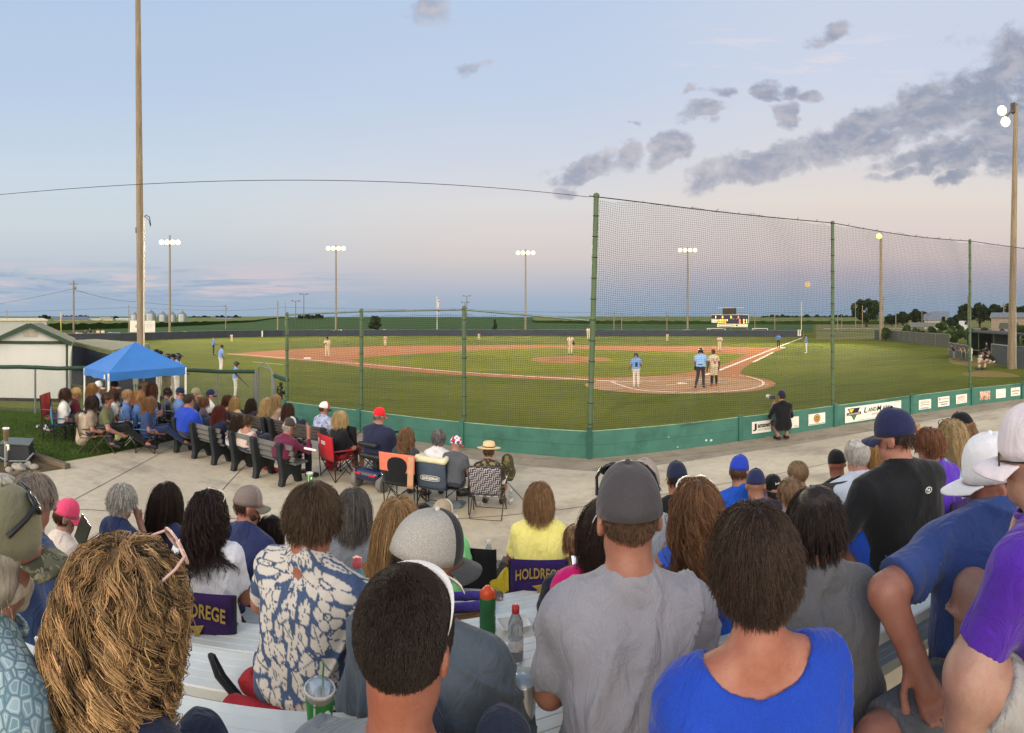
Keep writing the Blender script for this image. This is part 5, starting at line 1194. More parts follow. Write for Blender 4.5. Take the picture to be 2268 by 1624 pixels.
def canopy():
    cr = {'f': (240, 12.6), 'r': (413, 13.4), 'b': (352, 15.3), 'l': (186, 14.3)}
    zE = 1.74; C = {k: A3(*at(x, r)) for k, (x, r) in cr.items()}; o = sum(C.values())/4; zA = H+(YH-768)/F*np.linalg.norm(o[:2]); zA = max(zA, 2.2)
    root = empty('canopy', o); tag(root, 'blue pop-up canopy on white legs over the lawn chair crowd', 'canopy'); ap = A3(0, 0, zA); order = ['f', 'r', 'b', 'l']
    zs = {'f': H+(YH-826)/F*12.6, 'r': H+(YH-812)/F*13.4, 'b': H+(YH-806)/F*15.3, 'l': H+(YH-814)/F*14.3}
    K = {k: C[k]-o+A3(0, 0, zs[k]) for k in order}
    m = MB()
    for a, b in zip(order, order[1:]+order[:1]):
        A, B = K[a], K[b]
        def panel(u, v):
            e = A+(B-A)*u; p = e+(ap-e)*v; sag = .07*sin(pi*v)*(1-abs(2*u-1)**2)*(1-v); return tuple(p-A3(0, 0, sag))
        m.grid(panel, 14, 8)
        def val(u, v):
            e = A+(B-A)*u; return tuple(e+A3(0, 0, -.20*v-.012*sin(17*u)*v)*1.0+(e/np.linalg.norm(e[:2]))*A3(1, 1, 0)*.015*sin(11*u+2*v)*v)
        m.grid(val, 16, 3)
    m.build('roof', BLUE, root)
    for k in order:
        leg = K[k]*A3(.985, .985, 1); m = MB(); m.beam(A3(leg[0], leg[1], 0), A3(leg[0], leg[1], leg[2]-.02), .045, .045, up=(1, .3, 0)); m.build('leg', WPAINT, root)
    m = MB()
    for a, b in zip(order, order[1:]+order[:1]):
        A, B = K[a]*.985-A3(0, 0, .03), K[b]*.985-A3(0, 0, .03); M2 = (A+B)/2
        m.tube([A, M2+A3(0, 0, .04), B], .012, 5)
    m.build('truss', WPAINT, root)
    e = K['l']-K['f']; e /= np.linalg.norm(e); nn = A3(e[1], -e[0], 0); nn = nn if np.dot(nn[:2], (K['f'])[:2]) > 0 else -nn
    c = K['f']+e*.17+nn*.035-A3(0, 0, .11); m = MB(); m.extr([c+e*.07-A3(0, 0, .05), c-e*.07-A3(0, 0, .05), c-e*.05+A3(0, 0, .0), c-e*.02+A3(0, 0, .06), c+e*.03+A3(0, 0, .05), c+e*.03-A3(0, 0, .02)], nn*.006); m.build('logo', WPAINT, root)
canopy()
def meter_box(x, y0, y1, w, r, label, mt):
    t = A3(cos(az(x)), -sin(az(x)), 0); zt, zb = H+(YH-y0)/F*r, H+(YH-y1)/F*r; W = w/F*r; c = at(x, r); root = empty('meter_box', c, rz=-az(x)); tag(root, label, 'utility box', 'metal boxes at the foot of the tall pole')
    m = MB(); m.box((0, 0, (zt+zb)/2), (W, .2, zt-zb)); m.build('box', mt, root, bevel=.01); m = MB(); m.box((0, -.105, (zt+zb)/2), (W*.86, .012, (zt-zb)*.9)); m.build('door', mt, root)
    m = MB(); m.tube([(-W*.2, 0, 0), (-W*.2, 0, zb)], .03, 6); m.tube([(W*.2, 0, 0), (W*.2, 0, zb)], .03, 6); m.build('leg', mt, root)
GB = mat('box_greygreen', '9a9c86', rough=.6, var=.06); TB = mat('box_tan', 'a3967a', rough=.6, var=.08)
meter_box(300.5, 833, 852, 12, 16.2, 'grey-green meter box on two legs beside the pole', GB); meter_box(370, 826, 844, 19, 14.6, 'wide tan board with faint print behind the canopy leg', TB); meter_box(373, 844, 854, 14, 14.3, 'small tan box just below the tan board', TB)
def long_building(x0, x1, yt, yb, r, label, wall, roof, gable=0.0, depth=14, name='warehouse', z0=None):
    p0, p1 = at(x0, r), at(x1, r); e = p1-p0; W = np.linalg.norm(e); e /= W; n = A3(-e[1], e[0], 0); z0 = float(terr(np.array(r)))-.3; zt = H+(YH-yt)/F*r; root = empty(name, (p0[0], p0[1], z0)); zt -= z0; tag(root, label, 'building', 'farm and industrial buildings on the horizon')
    q = lambda s, d, z: e*s+n*d+A3(0, 0, z); g = zt*gable
    m = MB(); m.add([q(0, 0, 0), q(W, 0, 0), q(W, 0, zt-g), q(0, 0, zt-g), q(0, depth, 0), q(W, depth, 0), q(W, depth, zt-g), q(0, depth, zt-g)], [(0, 1, 2, 3), (1, 5, 6, 2), (5, 4, 7, 6), (4, 0, 3, 7)])
    if g > 0: m.add([q(0, 0, zt-g), q(0, depth, zt-g), q(0, depth/2, zt), q(W, 0, zt-g), q(W, depth, zt-g), q(W, depth/2, zt)], [(0, 2, 1), (3, 4, 5)])
    m.build('wall', wall, root); m = MB()
    if g > 0: m.extr([q(-.3, -.3, zt-g-.05), q(W+.3, -.3, zt-g-.05), q(W+.3, depth/2, zt+.05), q(-.3, depth/2, zt+.05)], (0, 0, .12)); m.extr([q(-.3, depth/2, zt+.05), q(W+.3, depth/2, zt+.05), q(W+.3, depth+.3, zt-g-.05), q(-.3, depth+.3, zt-g-.05)], (0, 0, .12))
    else: m.extr([q(-.2, -.2, zt+.01), q(W+.2, -.2, zt+.01), q(W+.2, depth, zt+.3), q(-.2, depth, zt+.3)], (0, 0, .15))
    m.build('roof', roof, root); return root, q, W, zt
CREAM = mat('metal_cream', 'b9a888', rough=.6, var=.05); PALE = mat('metal_pale', 'aeb0ac', rough=.5, var=.05); SLATE = mat('roof_slate', '5d6470', rough=.6); TAN = mat('metal_tan', '8f7f6c', rough=.6, var=.05, scale=1, stretch=(3, 3, .1)); ROOFG = mat('roof_grey', '70757c', rough=.5); WROOF = mat('roof_white', 'c9c8c2', rough=.5)
r_, q, W, zt = long_building(-40, 103, 711, 731, 74, 'long low white metal building left of the wooden utility pole', PALE, mat('roof_cream', 'cfc2a4', rough=.5), 0, 12)
long_building(119, 196, 701.5, 711, 420, 'cream warehouse with a slate roof on the horizon behind the utility pole', CREAM, SLATE, .5, 30)
long_building(197, 222, 706, 711, 430, 'small cream shed right of the slate-roofed warehouse', CREAM, WROOF, .2, 20); long_building(222, 250, 704, 711, 440, 'pale low warehouse further along the horizon row', CREAM, PALE, .1, 20); long_building(256, 288, 705.5, 710.5, 450, 'pale shed at the end of the horizon row near the bins', PALE, WROOF, .2, 20)
long_building(480, 514, 704, 708, 700, 'tiny grey farm building below the far trees', PALE, ROOFG, .4, 20)
r_, q, W, zt = long_building(2047, 2090, 697, 719, 150, 'pale barn with a large door beyond the right field fence', mat('barn_white', 'a8a398', rough=.6), ROOFG, .35, 12, name='barn'); m = MB(); m.box(q(W*.62, -.06, 1.1), (2.6, .06, 2.2), rz=-az(2068)); m.build('door', mat('barn_door', 'b9b2a4', rough=.6), r_)
long_building(2062, 2102, 690, 704, 190, 'grey gabled house roof showing above the barn', PALE, ROOFG, .6, 12, name='house'); long_building(2102, 2130, 704, 712, 175, 'low white shed between the barn and the white truck', PALE, WROOF, .2, 8)
r_, q, W, zt = long_building(2195, 2300, 693, 722, 112, 'tan metal building behind the close floodlight pole', TAN, ROOFG, .22, 16)
for i, (x, w, yt) in enumerate(((297, 17, 688), (333, 24, 684), (359, 20, 687), (380, 19, 687), (402.5, 21, 686))):
    r = 300; c = at(x, r); z0 = float(terr(np.array(r))); R_ = w/2/F*r; zt = H+(YH-yt)/F*r-z0; root = empty('grain_bin', (c[0], c[1], z0-.3))
    tag(root, ['grain bin left of the tall wooden pole', 'widest grain bin just right of the tall wooden pole', 'silver grain bin, third in the row from the left', 'silver grain bin behind the floodlight pole', 'silver grain bin at the outer end of the row'][i], 'grain bin', 'silver grain bins on the horizon')
    m = MB(); m.lathe([(R_, 0)]+[(R_*(1+.006*(k % 2)), zt*.72*k/10) for k in range(1, 11)], n=24); m.build('wall', mat('bin_steel', '9ba1a2', rough=.35, metal=.6, var=.1, scale=.6, stretch=(1, 1, .05)), root); m = MB(); m.lathe([(R_*1.02, zt*.72), (R_*.12, zt*.98), (R_*.12, zt)], n=24); m.build('roof', mat('bin_roof', '8b9194', rough=.4, metal=.6), root)
# scoreboard
def scoreboard():
    r = 97; x = 1618.5; a = az(x); k = r/F; c = at(x, r); NV = mat('score_navy', '23263c', rough=.5, var=.05); root = bpy.data.objects.new('scoreboard', None); COL.objects.link(root); root.matrix_world = frame_mat((c[0], c[1], 0), (cos(a), -sin(a), 0)); tag(root, 'lit scoreboard with orange digits and a white sponsor strip', 'scoreboard')
    X_ = lambda px: (px-x)*k; Z_ = lambda py: H+(YH-py)*k
    def pan(nm, x0, x1, y0, y1, mt, d=0.): m = MB(); m.box(((X_(x0)+X_(x1))/2, d, (Z_(y0)+Z_(y1))/2), (X_(x1)-X_(x0), .3, Z_(y0)-Z_(y1))); return m.build(nm, mt, root)
    pan('score_panel', 1590, 1658, 697.5, 717, NV); pan('player_panel', 1576, 1589.5, 697.5, 706, mat('score_brown', '2a211d', rough=.5)); pan('name_panel', 1576, 1589.5, 707, 715, WHT); pan('video_panel', 1600.3, 1631, 682.5, 696.8, MATS['score_brown'], .02); pan('sponsor_strip', 1588.5, 1656, 717.5, 724.5, mat('strip_cream', 'e8dcc0', rough=.5))
    m = MB()
    for px in (1590, 1619, 1655): m.tube([(X_(px), .35, 0), (X_(px), .35, Z_(698))], .12, 6)
    m.build('support_post', GALV, root); m = MB(); m.box((X_(1617), -.16, Z_(697.3)), (X_(1658)-X_(1576), .03, .08)); m.box((X_(1658), -.16, Z_(707)), (.08, .03, 1.6)); m.tube([(X_(1590), .2, Z_(682)), (X_(1648), .2, Z_(682))], .05, 4); m.build('frame', WHT, root)
    OR = mat('digit_orange', 'ffb347', emit=(1., .42, .06), estr=2.2); RD = mat('digit_red', 'ff7a4a', emit=(1., .28, .10), estr=1.8); YL = mat('digit_yellow', 'ffe08a', emit=(1., .62, .18), estr=2.2)
    def dg(s, px, py, w, h, mt): text(s, 'digit', mt, frame_mat((X_(px), -.165, Z_(py)), (1, 0, 0)), w*k, h*k, root, bold=.06)
    for px, s in ((1600.5, '8'), (1619.3, '0')): dg(s, px, 702.5, 3.6, 5.6, OR)
    dg('2', 1635.3, 702.5, 3.6, 5.6, RD); dg('1', 1585.3, 702.5, 1.6, 5, YL)
    for j, px in enumerate((1592.4, 1596, 1599.3, 1603.4, 1607)): dg('01100'[j], px, 709.5, 2.5, 4.4, OR); dg('00022'[j], px, 714.2, 2.5, 4.0, OR)
    dg('4', 1610.5, 709.3, 2.3, 4.6, YL); dg('3', 1638.5, 709.5, 3.2, 4.4, RD); dg('2', 1638.5, 714.2, 3.2, 4.2, RD)
    for px in (1647.5, 1653.5): dg('5' if px < 1650 else '0', px, 709.3, 2.6, 4.2, YL); dg('2' if px < 1650 else '0', px, 714.2, 2.6, 4.2, YL)
    for px in (1618, 1622, 1625.5, 1631.5): dg('-', px, 706.7, 1.6, .9, WHT)
    m = MB(); g = random.Random(6)
    for px in np.arange(1592, 1626, 2.2): m.box((X_(px), -.16, Z_(719.5)), (1.2*k, .02, 1.2*k)); m.box((X_(px), -.16, Z_(722.6)), (1.5*k, .02, 1.1*k))
    m.box((X_(1632), -.16, Z_(720.8)), (5*k, .02, 2.6*k)); m.build('lettering', BLK, root)
    for sx in (1566, 1669):
        pass
scoreboard()
m = MB(); k = 97/F
for x0, x1 in ((1566, 1606), (1667, 1700)): a_, b_ = P(x0, 727.8, 97), P(x1, 727.8, 97); m.tube([a_, b_], .07, 4); m.tube([a_, A3(a_[0], a_[1], 0)], .07, 4); m.tube([b_, A3(b_[0], b_[1], 0)], .07, 4)
tag(m.build('pipe_rail', WPAINT), 'white pipe rails flanking the scoreboard just above the fence', 'rail')

# ================================================================= trees and shrubs
BARK = mat('bark', '4a3d30', rough=.95, var=.2)
def leafmat(c): return mat('leaves_'+c, c, rough=.8, var=.35, scale=.8, attr='Col', spec=.1)
def tree(x, yb, yt, wpx, r, label, seed, colr='2c3a1c', n=4200, shape_='round', name='tree', leaf=.5, tag_='tree', group='trees around the field', trunk=True):
    b = at(x, r); z0 = float(terr(np.array(r))); root = empty(name, (b[0], b[1], z0)); tag(root, label, tag_, group); Ht = H+(YH-yt)/F*r-z0; W = wpx/F*r; g = np.random.default_rng(seed)
    cz0 = Ht*(.22 if shape_ == 'round' else .04); nc = 26 if shape_ == 'round' else 16
    cl = []
    for i in range(nc):
        if shape_ == 'cone': f = g.uniform(0, 1)**1.2; rr = W*.5*(1-f)*.75; zz = cz0+(Ht-cz0)*f*.92; a = g.uniform(0, 6.28); cl.append((rr*g.uniform(.2, 1)*cos(a), rr*sin(a), zz, W*(.10+.16*(1-f))))
        else: f = g.uniform(-1, 1); a = g.uniform(0, 6.28); ra = W*.36*math.sqrt(max(0, 1-f*f))*g.uniform(.5, 1.05); cl.append((ra*cos(a), ra*sin(a), cz0+(Ht-cz0)*(.46+.36*f), W*g.uniform(.11, .2)))
    cl = np.array(cl); k = g.integers(0, nc, n); d = g.normal(size=(n, 3)); d /= np.linalg.norm(d, axis=1)[:, None]; rad_ = g.uniform(.35, 1.08, n)**.6
    p = cl[k, :3]+d*(cl[k, 3]*rad_)[:, None]*np.array((1, 1, .85)); p[:, 2] = np.maximum(p[:, 2], cz0*.6)
    u = g.normal(size=(n, 3)); u /= np.linalg.norm(u, axis=1)[:, None]; v = np.cross(u, d+.4*g.normal(size=(n, 3))); v /= np.linalg.norm(v, axis=1)[:, None]; s = leaf*g.uniform(.5, 1.2, (n, 1))
    V = np.stack([p-u*s, p-v*s*.55, p+u*s, p+v*s*.55], 1).reshape(-1, 3)
    C = np.repeat(np.clip((.75+.5*g.random((n, 1)))*(1+.35*(g.random((nc, 1))[k]-.5))*np.ones((1, 3)), .3, 2), 4, 0)
    mesh_obj('crown', V, np.arange(4*n).reshape(-1, 4), leafmat(colr), root, smooth=False, col=C)
    m = MB(); tr = W*.035+.08; m.tube([(0, 0, 0), (.1*W*.1, 0, Ht*.3), (0, .02*W, Ht*.6)], [tr, tr*.8, tr*.35], 8)
    for q in cl[:6 if shape_ == 'round' else 0]: m.tube([(0, 0, Ht*.28), (q[0]*.5, q[1]*.5, (Ht*.28+q[2])*.5), tuple(q[:3])], [tr*.5, tr*.3, tr*.1], 5)
    m.build('trunk', BARK, root); return root
tree(1919, 724, 660, 74, 190, 'big round dark tree behind the orange floodlight', 1, n=9000, leaf=.42)
for i, (x, yt, w, r, lb) in enumerate(((2000, 690, 46, 230, 'low dark tree right of the big round tree'), (2028, 684, 40, 235, 'dark tree in the low row left of the barn'), (1975, 697, 34, 240, 'small dark tree touching the big round tree'), (2045, 688, 30, 225, 'dark tree rising just left of the barn'), (2062, 691, 24, 260, 'tree top peeking over the barn roof'),
                              (2138, 668, 46, 160, 'tall dark tree right of the barn and house'), (2170, 668, 56, 165, 'dark tree behind the tall net post near the dugout'), (2204, 672, 48, 165, 'dark tree in the row behind the tan building'), (2236, 670, 50, 160, 'dark tree directly behind the close floodlight pole'), (2264, 676, 46, 160, 'dark tree at the end of the row past the floodlight pole'),
                              (2090, 700, 16, 140, 'dark pointed evergreen beside the barn door'), (2106, 703, 22, 142, 'round dark tree in front of the low white shed'), (2122, 697, 34, 150, 'broad dark tree beside the white truck'))):
    tree(x, 0, yt, w, r, lb, 20+i, '28331c', n=3600, leaf=.40, shape_='cone' if 'pointed' in lb else 'round')
for i, (x, yt, w, r, lb) in enumerate(((1962, 722, 22, 68, 'small green bush at the foot of the orange floodlight'), (2012, 718, 40, 66, 'green cedar bush, first of the hedge past the outfield corner'), (2038, 716, 26, 66, 'green cedar bush second in the hedge'), (2062, 722, 32, 64, 'low green bush in the hedge under the barn'), (2086, 706, 36, 62, 'tall green cedar bush in the hedge before the barn door'), (2116, 710, 46, 60, 'broad green cedar bush in front of the white truck'),
                              (2148, 724, 34, 58, 'green bush behind the dugout roof left end'), (2180, 722, 30, 56, 'small green bush above the dugout roof'), (2262, 712, 40, 44, 'green bush beside the close floodlight pole'))):
    tree(x, 0, yt, w, r, lb, 50+i, '3a4c20', n=3000, leaf=.16, shape_='bush', name='bush', tag_='bush', group='green bushes behind the right fence')
tree(830, 733, 698, 34, 100, 'dark round tree just beyond the fence in the low net', 70, '2e3b22', n=3500, leaf=.22); tree(1096, 733, 706, 17, 102, 'small dark conical tree beyond the fence near the low net post', 71, '2e3b22', n=2000, leaf=.17, shape_='cone'); tree(1001, 735, 727, 12, 100, 'tiny bush just over the fence near the 374 sign', 72, '33401f', n=500, leaf=.12, shape_='bush', name='bush', tag_='bush')
for i, (x0, x1, yt, r, lb) in enumerate(((140, 196, 697.5, 600, 'far dark trees behind the slate-roofed warehouse'), (86, 112, 698, 620, 'far dark trees beyond the long white building'), (414, 466, 699.5, 900, 'far dark treeline right of the grain bins'), (478, 534, 698, 900, 'far dark treeline behind the tiny farm building'), (660, 716, 695, 800, 'far dark trees behind the lamp posts'), (1685, 1900, 697, 900, 'long far treeline on the horizon between scoreboard and big tree'), (246, 262, 700, 700, 'far dark trees above the horizon sheds'))):
    g = np.random.default_rng(90+i); W = (x1-x0); n = int(W*45); xs = g.uniform(x0, x1, n); prof = .45+.55*np.abs(np.sin(xs*.13+i)*np.cos(xs*.047+2*i)+.35*np.sin(xs*.4)); yy = 706-(706-yt)*np.clip(prof, .2, 1)*g.uniform(0, 1, n)**.5; rr = r+g.uniform(0, 40, n)
    c = np.stack([rr*np.sin((xs-XC)/F), rr*np.cos((xs-XC)/F), H+(YH-yy)/F*rr], 1); u = g.normal(size=(n, 3)); u /= np.linalg.norm(u, axis=1)[:, None]; v = np.cross(u, g.normal(size=(n, 3))); v /= np.linalg.norm(v, axis=1)[:, None]; s = 1.1
    V = np.stack([c-u*s, c-v*s*.6, c+u*s, c+v*s*.6], 1).reshape(-1, 3); o = mesh_obj('far_trees', V, np.arange(4*n).reshape(-1, 4), leafmat('2f3a2a'), smooth=False, col=np.repeat(.7+.6*g.random((n, 1))*np.ones((1, 3)), 4, 0)); tag(o, lb, 'treeline', kind='stuff')

# ================================================================= right dugout, fence, vehicles
p = [at(1937, rg(752)), at(1990, rg(757)), at(2045, rg(764.5)), at(2102, rg(771))]
fence('chainlink_fence', 'grey chain-link fence with a dark screen running from the orange floodlight to the dugout', p, 1.35, mat('screen_grey', '4b4c47', rough=.9, var=.15), (GALV, GALV), 2.6, .035, .03)
p = [at(1780, rg(746.5)), at(1860, rg(747)), at(1937, rg(752))]; fence('low_fence', 'low wire fence along the dry grass past the right foul pole', p, 1.0, None, (FGREEN, GALV), 5, .03, .03)
DG = mat('dugout_screen_grey', '42474b', rough=.9, var=.15)
p = [at(2102, rg(789)), at(2149, rg(802))]; root = fence('dugout_rail', 'pipe rail and grey screen the dugout players lean over', p, 1.05, DG, (GALV, GALV), 2, .035, .03)
p = [at(2196, rg(806)), at(2232, rg(813)), at(2249, rg(817)), at(2290, rg(818))]; fence('chainlink_fence', 'short chain-link fence with dark screen beside the close floodlight pole', p, 1.25, DG, (GALV, GALV), 2.2, .045, .035)
def dugout_r():
    x0, x1, r0 = 2143, 2204, 38; A, B = at(x0, r0+3), at(x1, r0-1); e = B-A; L = np.linalg.norm(e); e /= L; n = A3(-e[1], e[0], 0)
    root = empty('dugout', A); tag(root, 'dark dugout with a flat roof beyond the tall net post', 'dugout'); q = lambda s, d, z: e*s+n*d+A3(0, 0, z); zt = 2.8+(YH-738)/F*38
    m = MB(); m.add([q(0, 2, 0), q(L, 2, 0), q(L, 2, zt), q(0, 2, zt)], [(0, 1, 2, 3)]); m.add([q(0, 0, 0), q(0, 2, 0), q(0, 2, zt), q(0, 0, zt)], [(0, 1, 2, 3)]); m.add([q(L, 0, 0), q(L, 2, 0), q(L, 2, zt), q(L, 0, zt)], [(3, 2, 1, 0)]); v = m.build('wall', mat('dugout_dark', '23282a', rough=.9, var=.2), root); md = v.modifiers.new('s', 'SOLIDIFY'); md.thickness = .05
    m = MB(); m.extr([q(-.1, -.2, zt+.02), q(L+1.6, -.2, zt-.05), q(L+1.6, 2.2, zt-.1), q(-.1, 2.2, zt+.02)], (0, 0, .10)); m.build('roof', mat('dugout_roof', '32363a', rough=.8), root)
    for s in (.02, L*.45, L*.98): m = MB(); m.tube([q(s, -.05, 0), q(s, -.05, zt+.05)], .045, 6); m.build('post', GREENP, root)
    m = MB(); m.beam(q(0, .4, .42), q(L, .4, .42), .3, .05); m.build('bench_plank', WOOD, root)
dugout_r()
def bucket(x, yb, r, label, s=1.0):
    c = at(x, r); m = MB(); m.lathe([(.13*s, 0), (.15*s, .34*s), (.155*s, .36*s), (.155*s, .37*s), (0, .372*s)], n=16); root = m.build('bucket', mat('bucket_white', 'cfccc4', rough=.5, var=.05), loc=(c[0], c[1], .005)); tag(root, label, 'bucket', 'white plastic buckets'); b = MB(); b.lathe([(.143*s, .12*s), (.150*s, .24*s)], n=16); b.build('bucket_band', mat('band_red', '8f2f2a', rough=.5), root)
bucket(2192, 0, 33.5, 'white bucket with a red band beside the seated dugout players', 1.35); bucket(2173, 0, 34.5, 'white bucket under the seated player by the dugout', 1.2); bucket(420, 0, 14.9, 'white bucket standing on a stand by the canopy leg', 1.1)
def vehicle(x, r, yt, wpx, label, body, name='pickup_truck', kind='pickup', face=1, grp=None):
    c = at(x, r); z0 = float(terr(np.array(r))); L = wpx/F*r; root = empty(name, (c[0], c[1], z0), rz=-az(x)+(0 if face > 0 else pi)); tag(root, label, {'pickup': 'truck', 'car': 'car', 'semi': 'truck', 'flatbed': 'trailer'}[kind], grp); Ht = H+(YH-yt)/F*r-z0
    prof = {'pickup': [(-.5, .28), (-.5, .60), (-.08, .60), (-.05, .95), (.0, 1.), (.18, .98), (.27, .62), (.48, .55), (.5, .28)], 'car': [(-.5, .25), (-.5, .55), (-.42, .62), (-.3, .98), (.08, 1.), (.24, .62), (.46, .54), (.5, .25)], 'semi': [(-.5, .25), (-.5, .95), (-.35, 1.), (.1, .98), (.2, .75), (.24, .58), (.48, .52), (.5, .2)], 'flatbed': [(-.5, .45), (-.5, .62), (-.44, .95), (.44, .95), (.5, .62), (.5, .45)]}[kind]
    Wd = 1.9 if kind in ('pickup', 'car') else 2.4; m = MB(); m.extr([(a*L, -Wd/2, b*Ht) for a, b in prof], (0, Wd, 0)); m.build('body', body, root, bevel=.06)
    if kind != 'flatbed':
        gl = mat('car_glass', '1d2326', rough=.1, spec=.6)
        for s_ in (-1, 1): m = MB(); m.extr([(a*L, s_*(Wd/2+.004), b*Ht) for a, b in ([(-.03, .64), (-.015, .93), (.15, .93), (.22, .64)] if kind != 'car' else [(-.38, .64), (-.27, .92), (.07, .93), (.19, .64)])], (0, .012*s_, 0)); m.build('window', gl, root)
    wr_ = Ht*.22
    for a in (-.34, .33):
        for s_ in (-1, 1): m = MB(); m.lathe([(wr_*.5, -.1), (wr_, -.1), (wr_, .1), (wr_*.5, .1)], n=14, M=Matrix.Rotation(pi/2, 3, 'X'), c=(a*L, s_*(Wd/2-.05), wr_)); w = m.build('wheel', mat('tyre', '191919', rough=.8), root); m = MB(); m.lathe([(0, -.09), (wr_*.55, -.105), (wr_*.55, .105), (0, .09)], n=12, M=Matrix.Rotation(pi/2, 3, 'X'), c=(a*L, s_*(Wd/2-.05), wr_)); m.build('rim', mat('rim_silver', '8d9092', rough=.3, metal=.7), w)
    for s_ in (-1, 1): m = MB(); m.box((.495*L, s_*Wd*.36, .46*Ht), (.06, .3, .12)); m.build('headlight', mat('headlight_glass', 'c9c6b8', rough=.2), root)
CARW = mat('car_white', 'c8c9c8', rough=.3, coat=.4, var=.03); CARS = mat('car_silver', '8b9094', rough=.3, metal=.3, coat=.4, var=.05)
vehicle(262, 84, 736.6, 46, 'silver sport utility vehicle parked behind the fence right of the small crowd', CARS, 'parked_car', 'car', 1)
vehicle(246, 90, 736.3, 18, 'white car roof showing behind the outfield fence', CARW, 'parked_car', 'car', 1)
vehicle(854, 100, 729.5, 34, 'pale pickup truck parked behind the fence by the round tree', CARW, 'parked_truck', 'pickup', -1)
vehicle(2137, 118, 710.5, 26, 'white semi truck cab beyond the cedar bushes', CARW, 'semi_truck', 'semi', 1); vehicle(2056, 122, 713.5, 88, 'long grey flatbed trailer beyond the cedar bushes', mat('trailer_grey', '6d6f6c', rough=.6, var=.2), 'flatbed_trailer', 'flatbed', 1); vehicle(2235, 100, 714, 46, 'dark flatbed trailer with wheels before the tan building', mat('trailer_dark', '4c4d4b', rough=.6, var=.2), 'flatbed_trailer', 'flatbed', 1)
# ================================================================= benches and chairs
BENCHB = mat('bench_black', '1d2226', rough=.7, var=.15, scale=6, bump=.15, bscale=30); SLAT = mat('bench_slat', '5c5b58', rough=.85, var=.18, scale=3, stretch=(1, 6, 6), bump=.3, bscale=40); SLATD = mat('bench_slat_dark', '443e3a', rough=.85, var=.18, scale=3, bump=.3, bscale=40)
def bench(p, q, fr, label, k=1.0, slat=None, over=.14, nb=3):
    e = q-p; L = np.linalg.norm(e); e /= L; root = empty('park_bench', (p[0], p[1], .012), rz=math.atan2(e[1], e[0])); tag(root, label, 'bench', 'black and grey slatted benches')
    prof = [(0, 0), (.10, 0), (.13, .10), (.20, .17), (.28, .185), (.36, .15), (.41, .07), (.43, 0), (.56, 0), (.52, .20), (.53, .36), (.50, .385), (.17, .385), (.10, .52), (.035, .77), (.01, .79), (-.05, .785), (-.065, .76), (-.03, .52), (.02, .28), (.03, .14)]
    for f in fr:
        m = MB(); m.extr([(f*L-.05, a*k, b*k) for a, b in prof], (.10, 0, 0)); m.build('bench_support', BENCHB, root, bevel=.012)
        m = MB(); m.box((f*L, -.002+.14*k, .25*k), (.05, .01, .03)); m.build('maker_plate', mat('plate_grey', '8d9196', rough=.4), root)
    for i in range(nb):
        t = (i+.5)/nb; y = (.150-.085*t)*k; z = (.44+.32*t)*k; m = MB(); m.box((L/2, y, z), (L+2*over, .035, .30/nb*k*.88), M=Matrix.Rotation(-.22, 3, 'X')); m.build('back_slat', slat or SLAT, root, bevel=.006)
    for i in range(3): m = MB(); m.box((L/2, (.22+.115*i)*k, .402*k), (L+2*over, .105*k, .035)); m.build('seat_slat', slat or SLAT, root, bevel=.006)
    return root
B_ = lambda x, y: G(x, y, .012)
bench(B_(386, 1003), B_(469, 1031), (0, .5, 1), 'grey slatted bench under the man in royal blue', k=.94, over=.16)
bench(B_(513, 1044), B_(619, 1079), (0, .48, 1), 'grey slatted bench with the maroon-shirt man at its end', k=.94, over=.22)
pb = B_(717, 1021); eb = B_(619, 1079)-B_(386, 1003); eb /= np.linalg.norm(eb)
bench(pb-eb*2.95, pb-eb*1.62, (0, .97), 'dark slatted bench in the back row under the long-haired girls', k=.84, slat=SLATD, nb=4, over=.05)
bench(pb-eb*1.5, pb-eb*.02, (.03, 1), 'dark slatted bench in the back row beside the red camp chair', k=.84, slat=SLATD, nb=4, over=.05)
STEELB = mat('chair_black_steel', '1e1f21', rough=.45, metal=.3); ALUT = mat('chair_alu', 'c5c6c4', rough=.35, metal=.5); BROWNT = mat('chair_brown_tube', '4c423a', rough=.45, metal=.4)
def web_mat(nm, a, b_, sc):
    def cu(nt, pos, b):
        x, y, z = nt.sep(pos); s1 = nt.math('SINE', x*sc); s2 = nt.math('SINE', z*sc)
        return nt.mix(nt.math('GREATER_THAN', s1*s2, .0), nt.mix(nt.math('GREATER_THAN', nt.math('SINE', x*sc*4.0), .2), lin(a), lin(b_)), nt.mix(nt.math('GREATER_THAN', nt.math('SINE', z*sc*4.0), .2), lin(a), lin(b_)))
    return mat(nm, a, rough=.8, custom=cu)
def cloth_panel(root, nm, m_, a, b, c, d, sag=.03, sagdir=(0, -1, 0), n=8, th=.006):
    a, b, c, d = (A3(*v) for v in (a, b, c, d)); sd = np.array(sagdir, float)
    m = MB(); m.grid(lambda u, v: tuple((a*(1-u)+b*u)*(1-v)+(d*(1-u)+c*u)*v+sd*sag*sin(pi*u)*(.35+.65*sin(pi*v))), n, n, thick=sd*-th); return m.build(nm, m_, root)
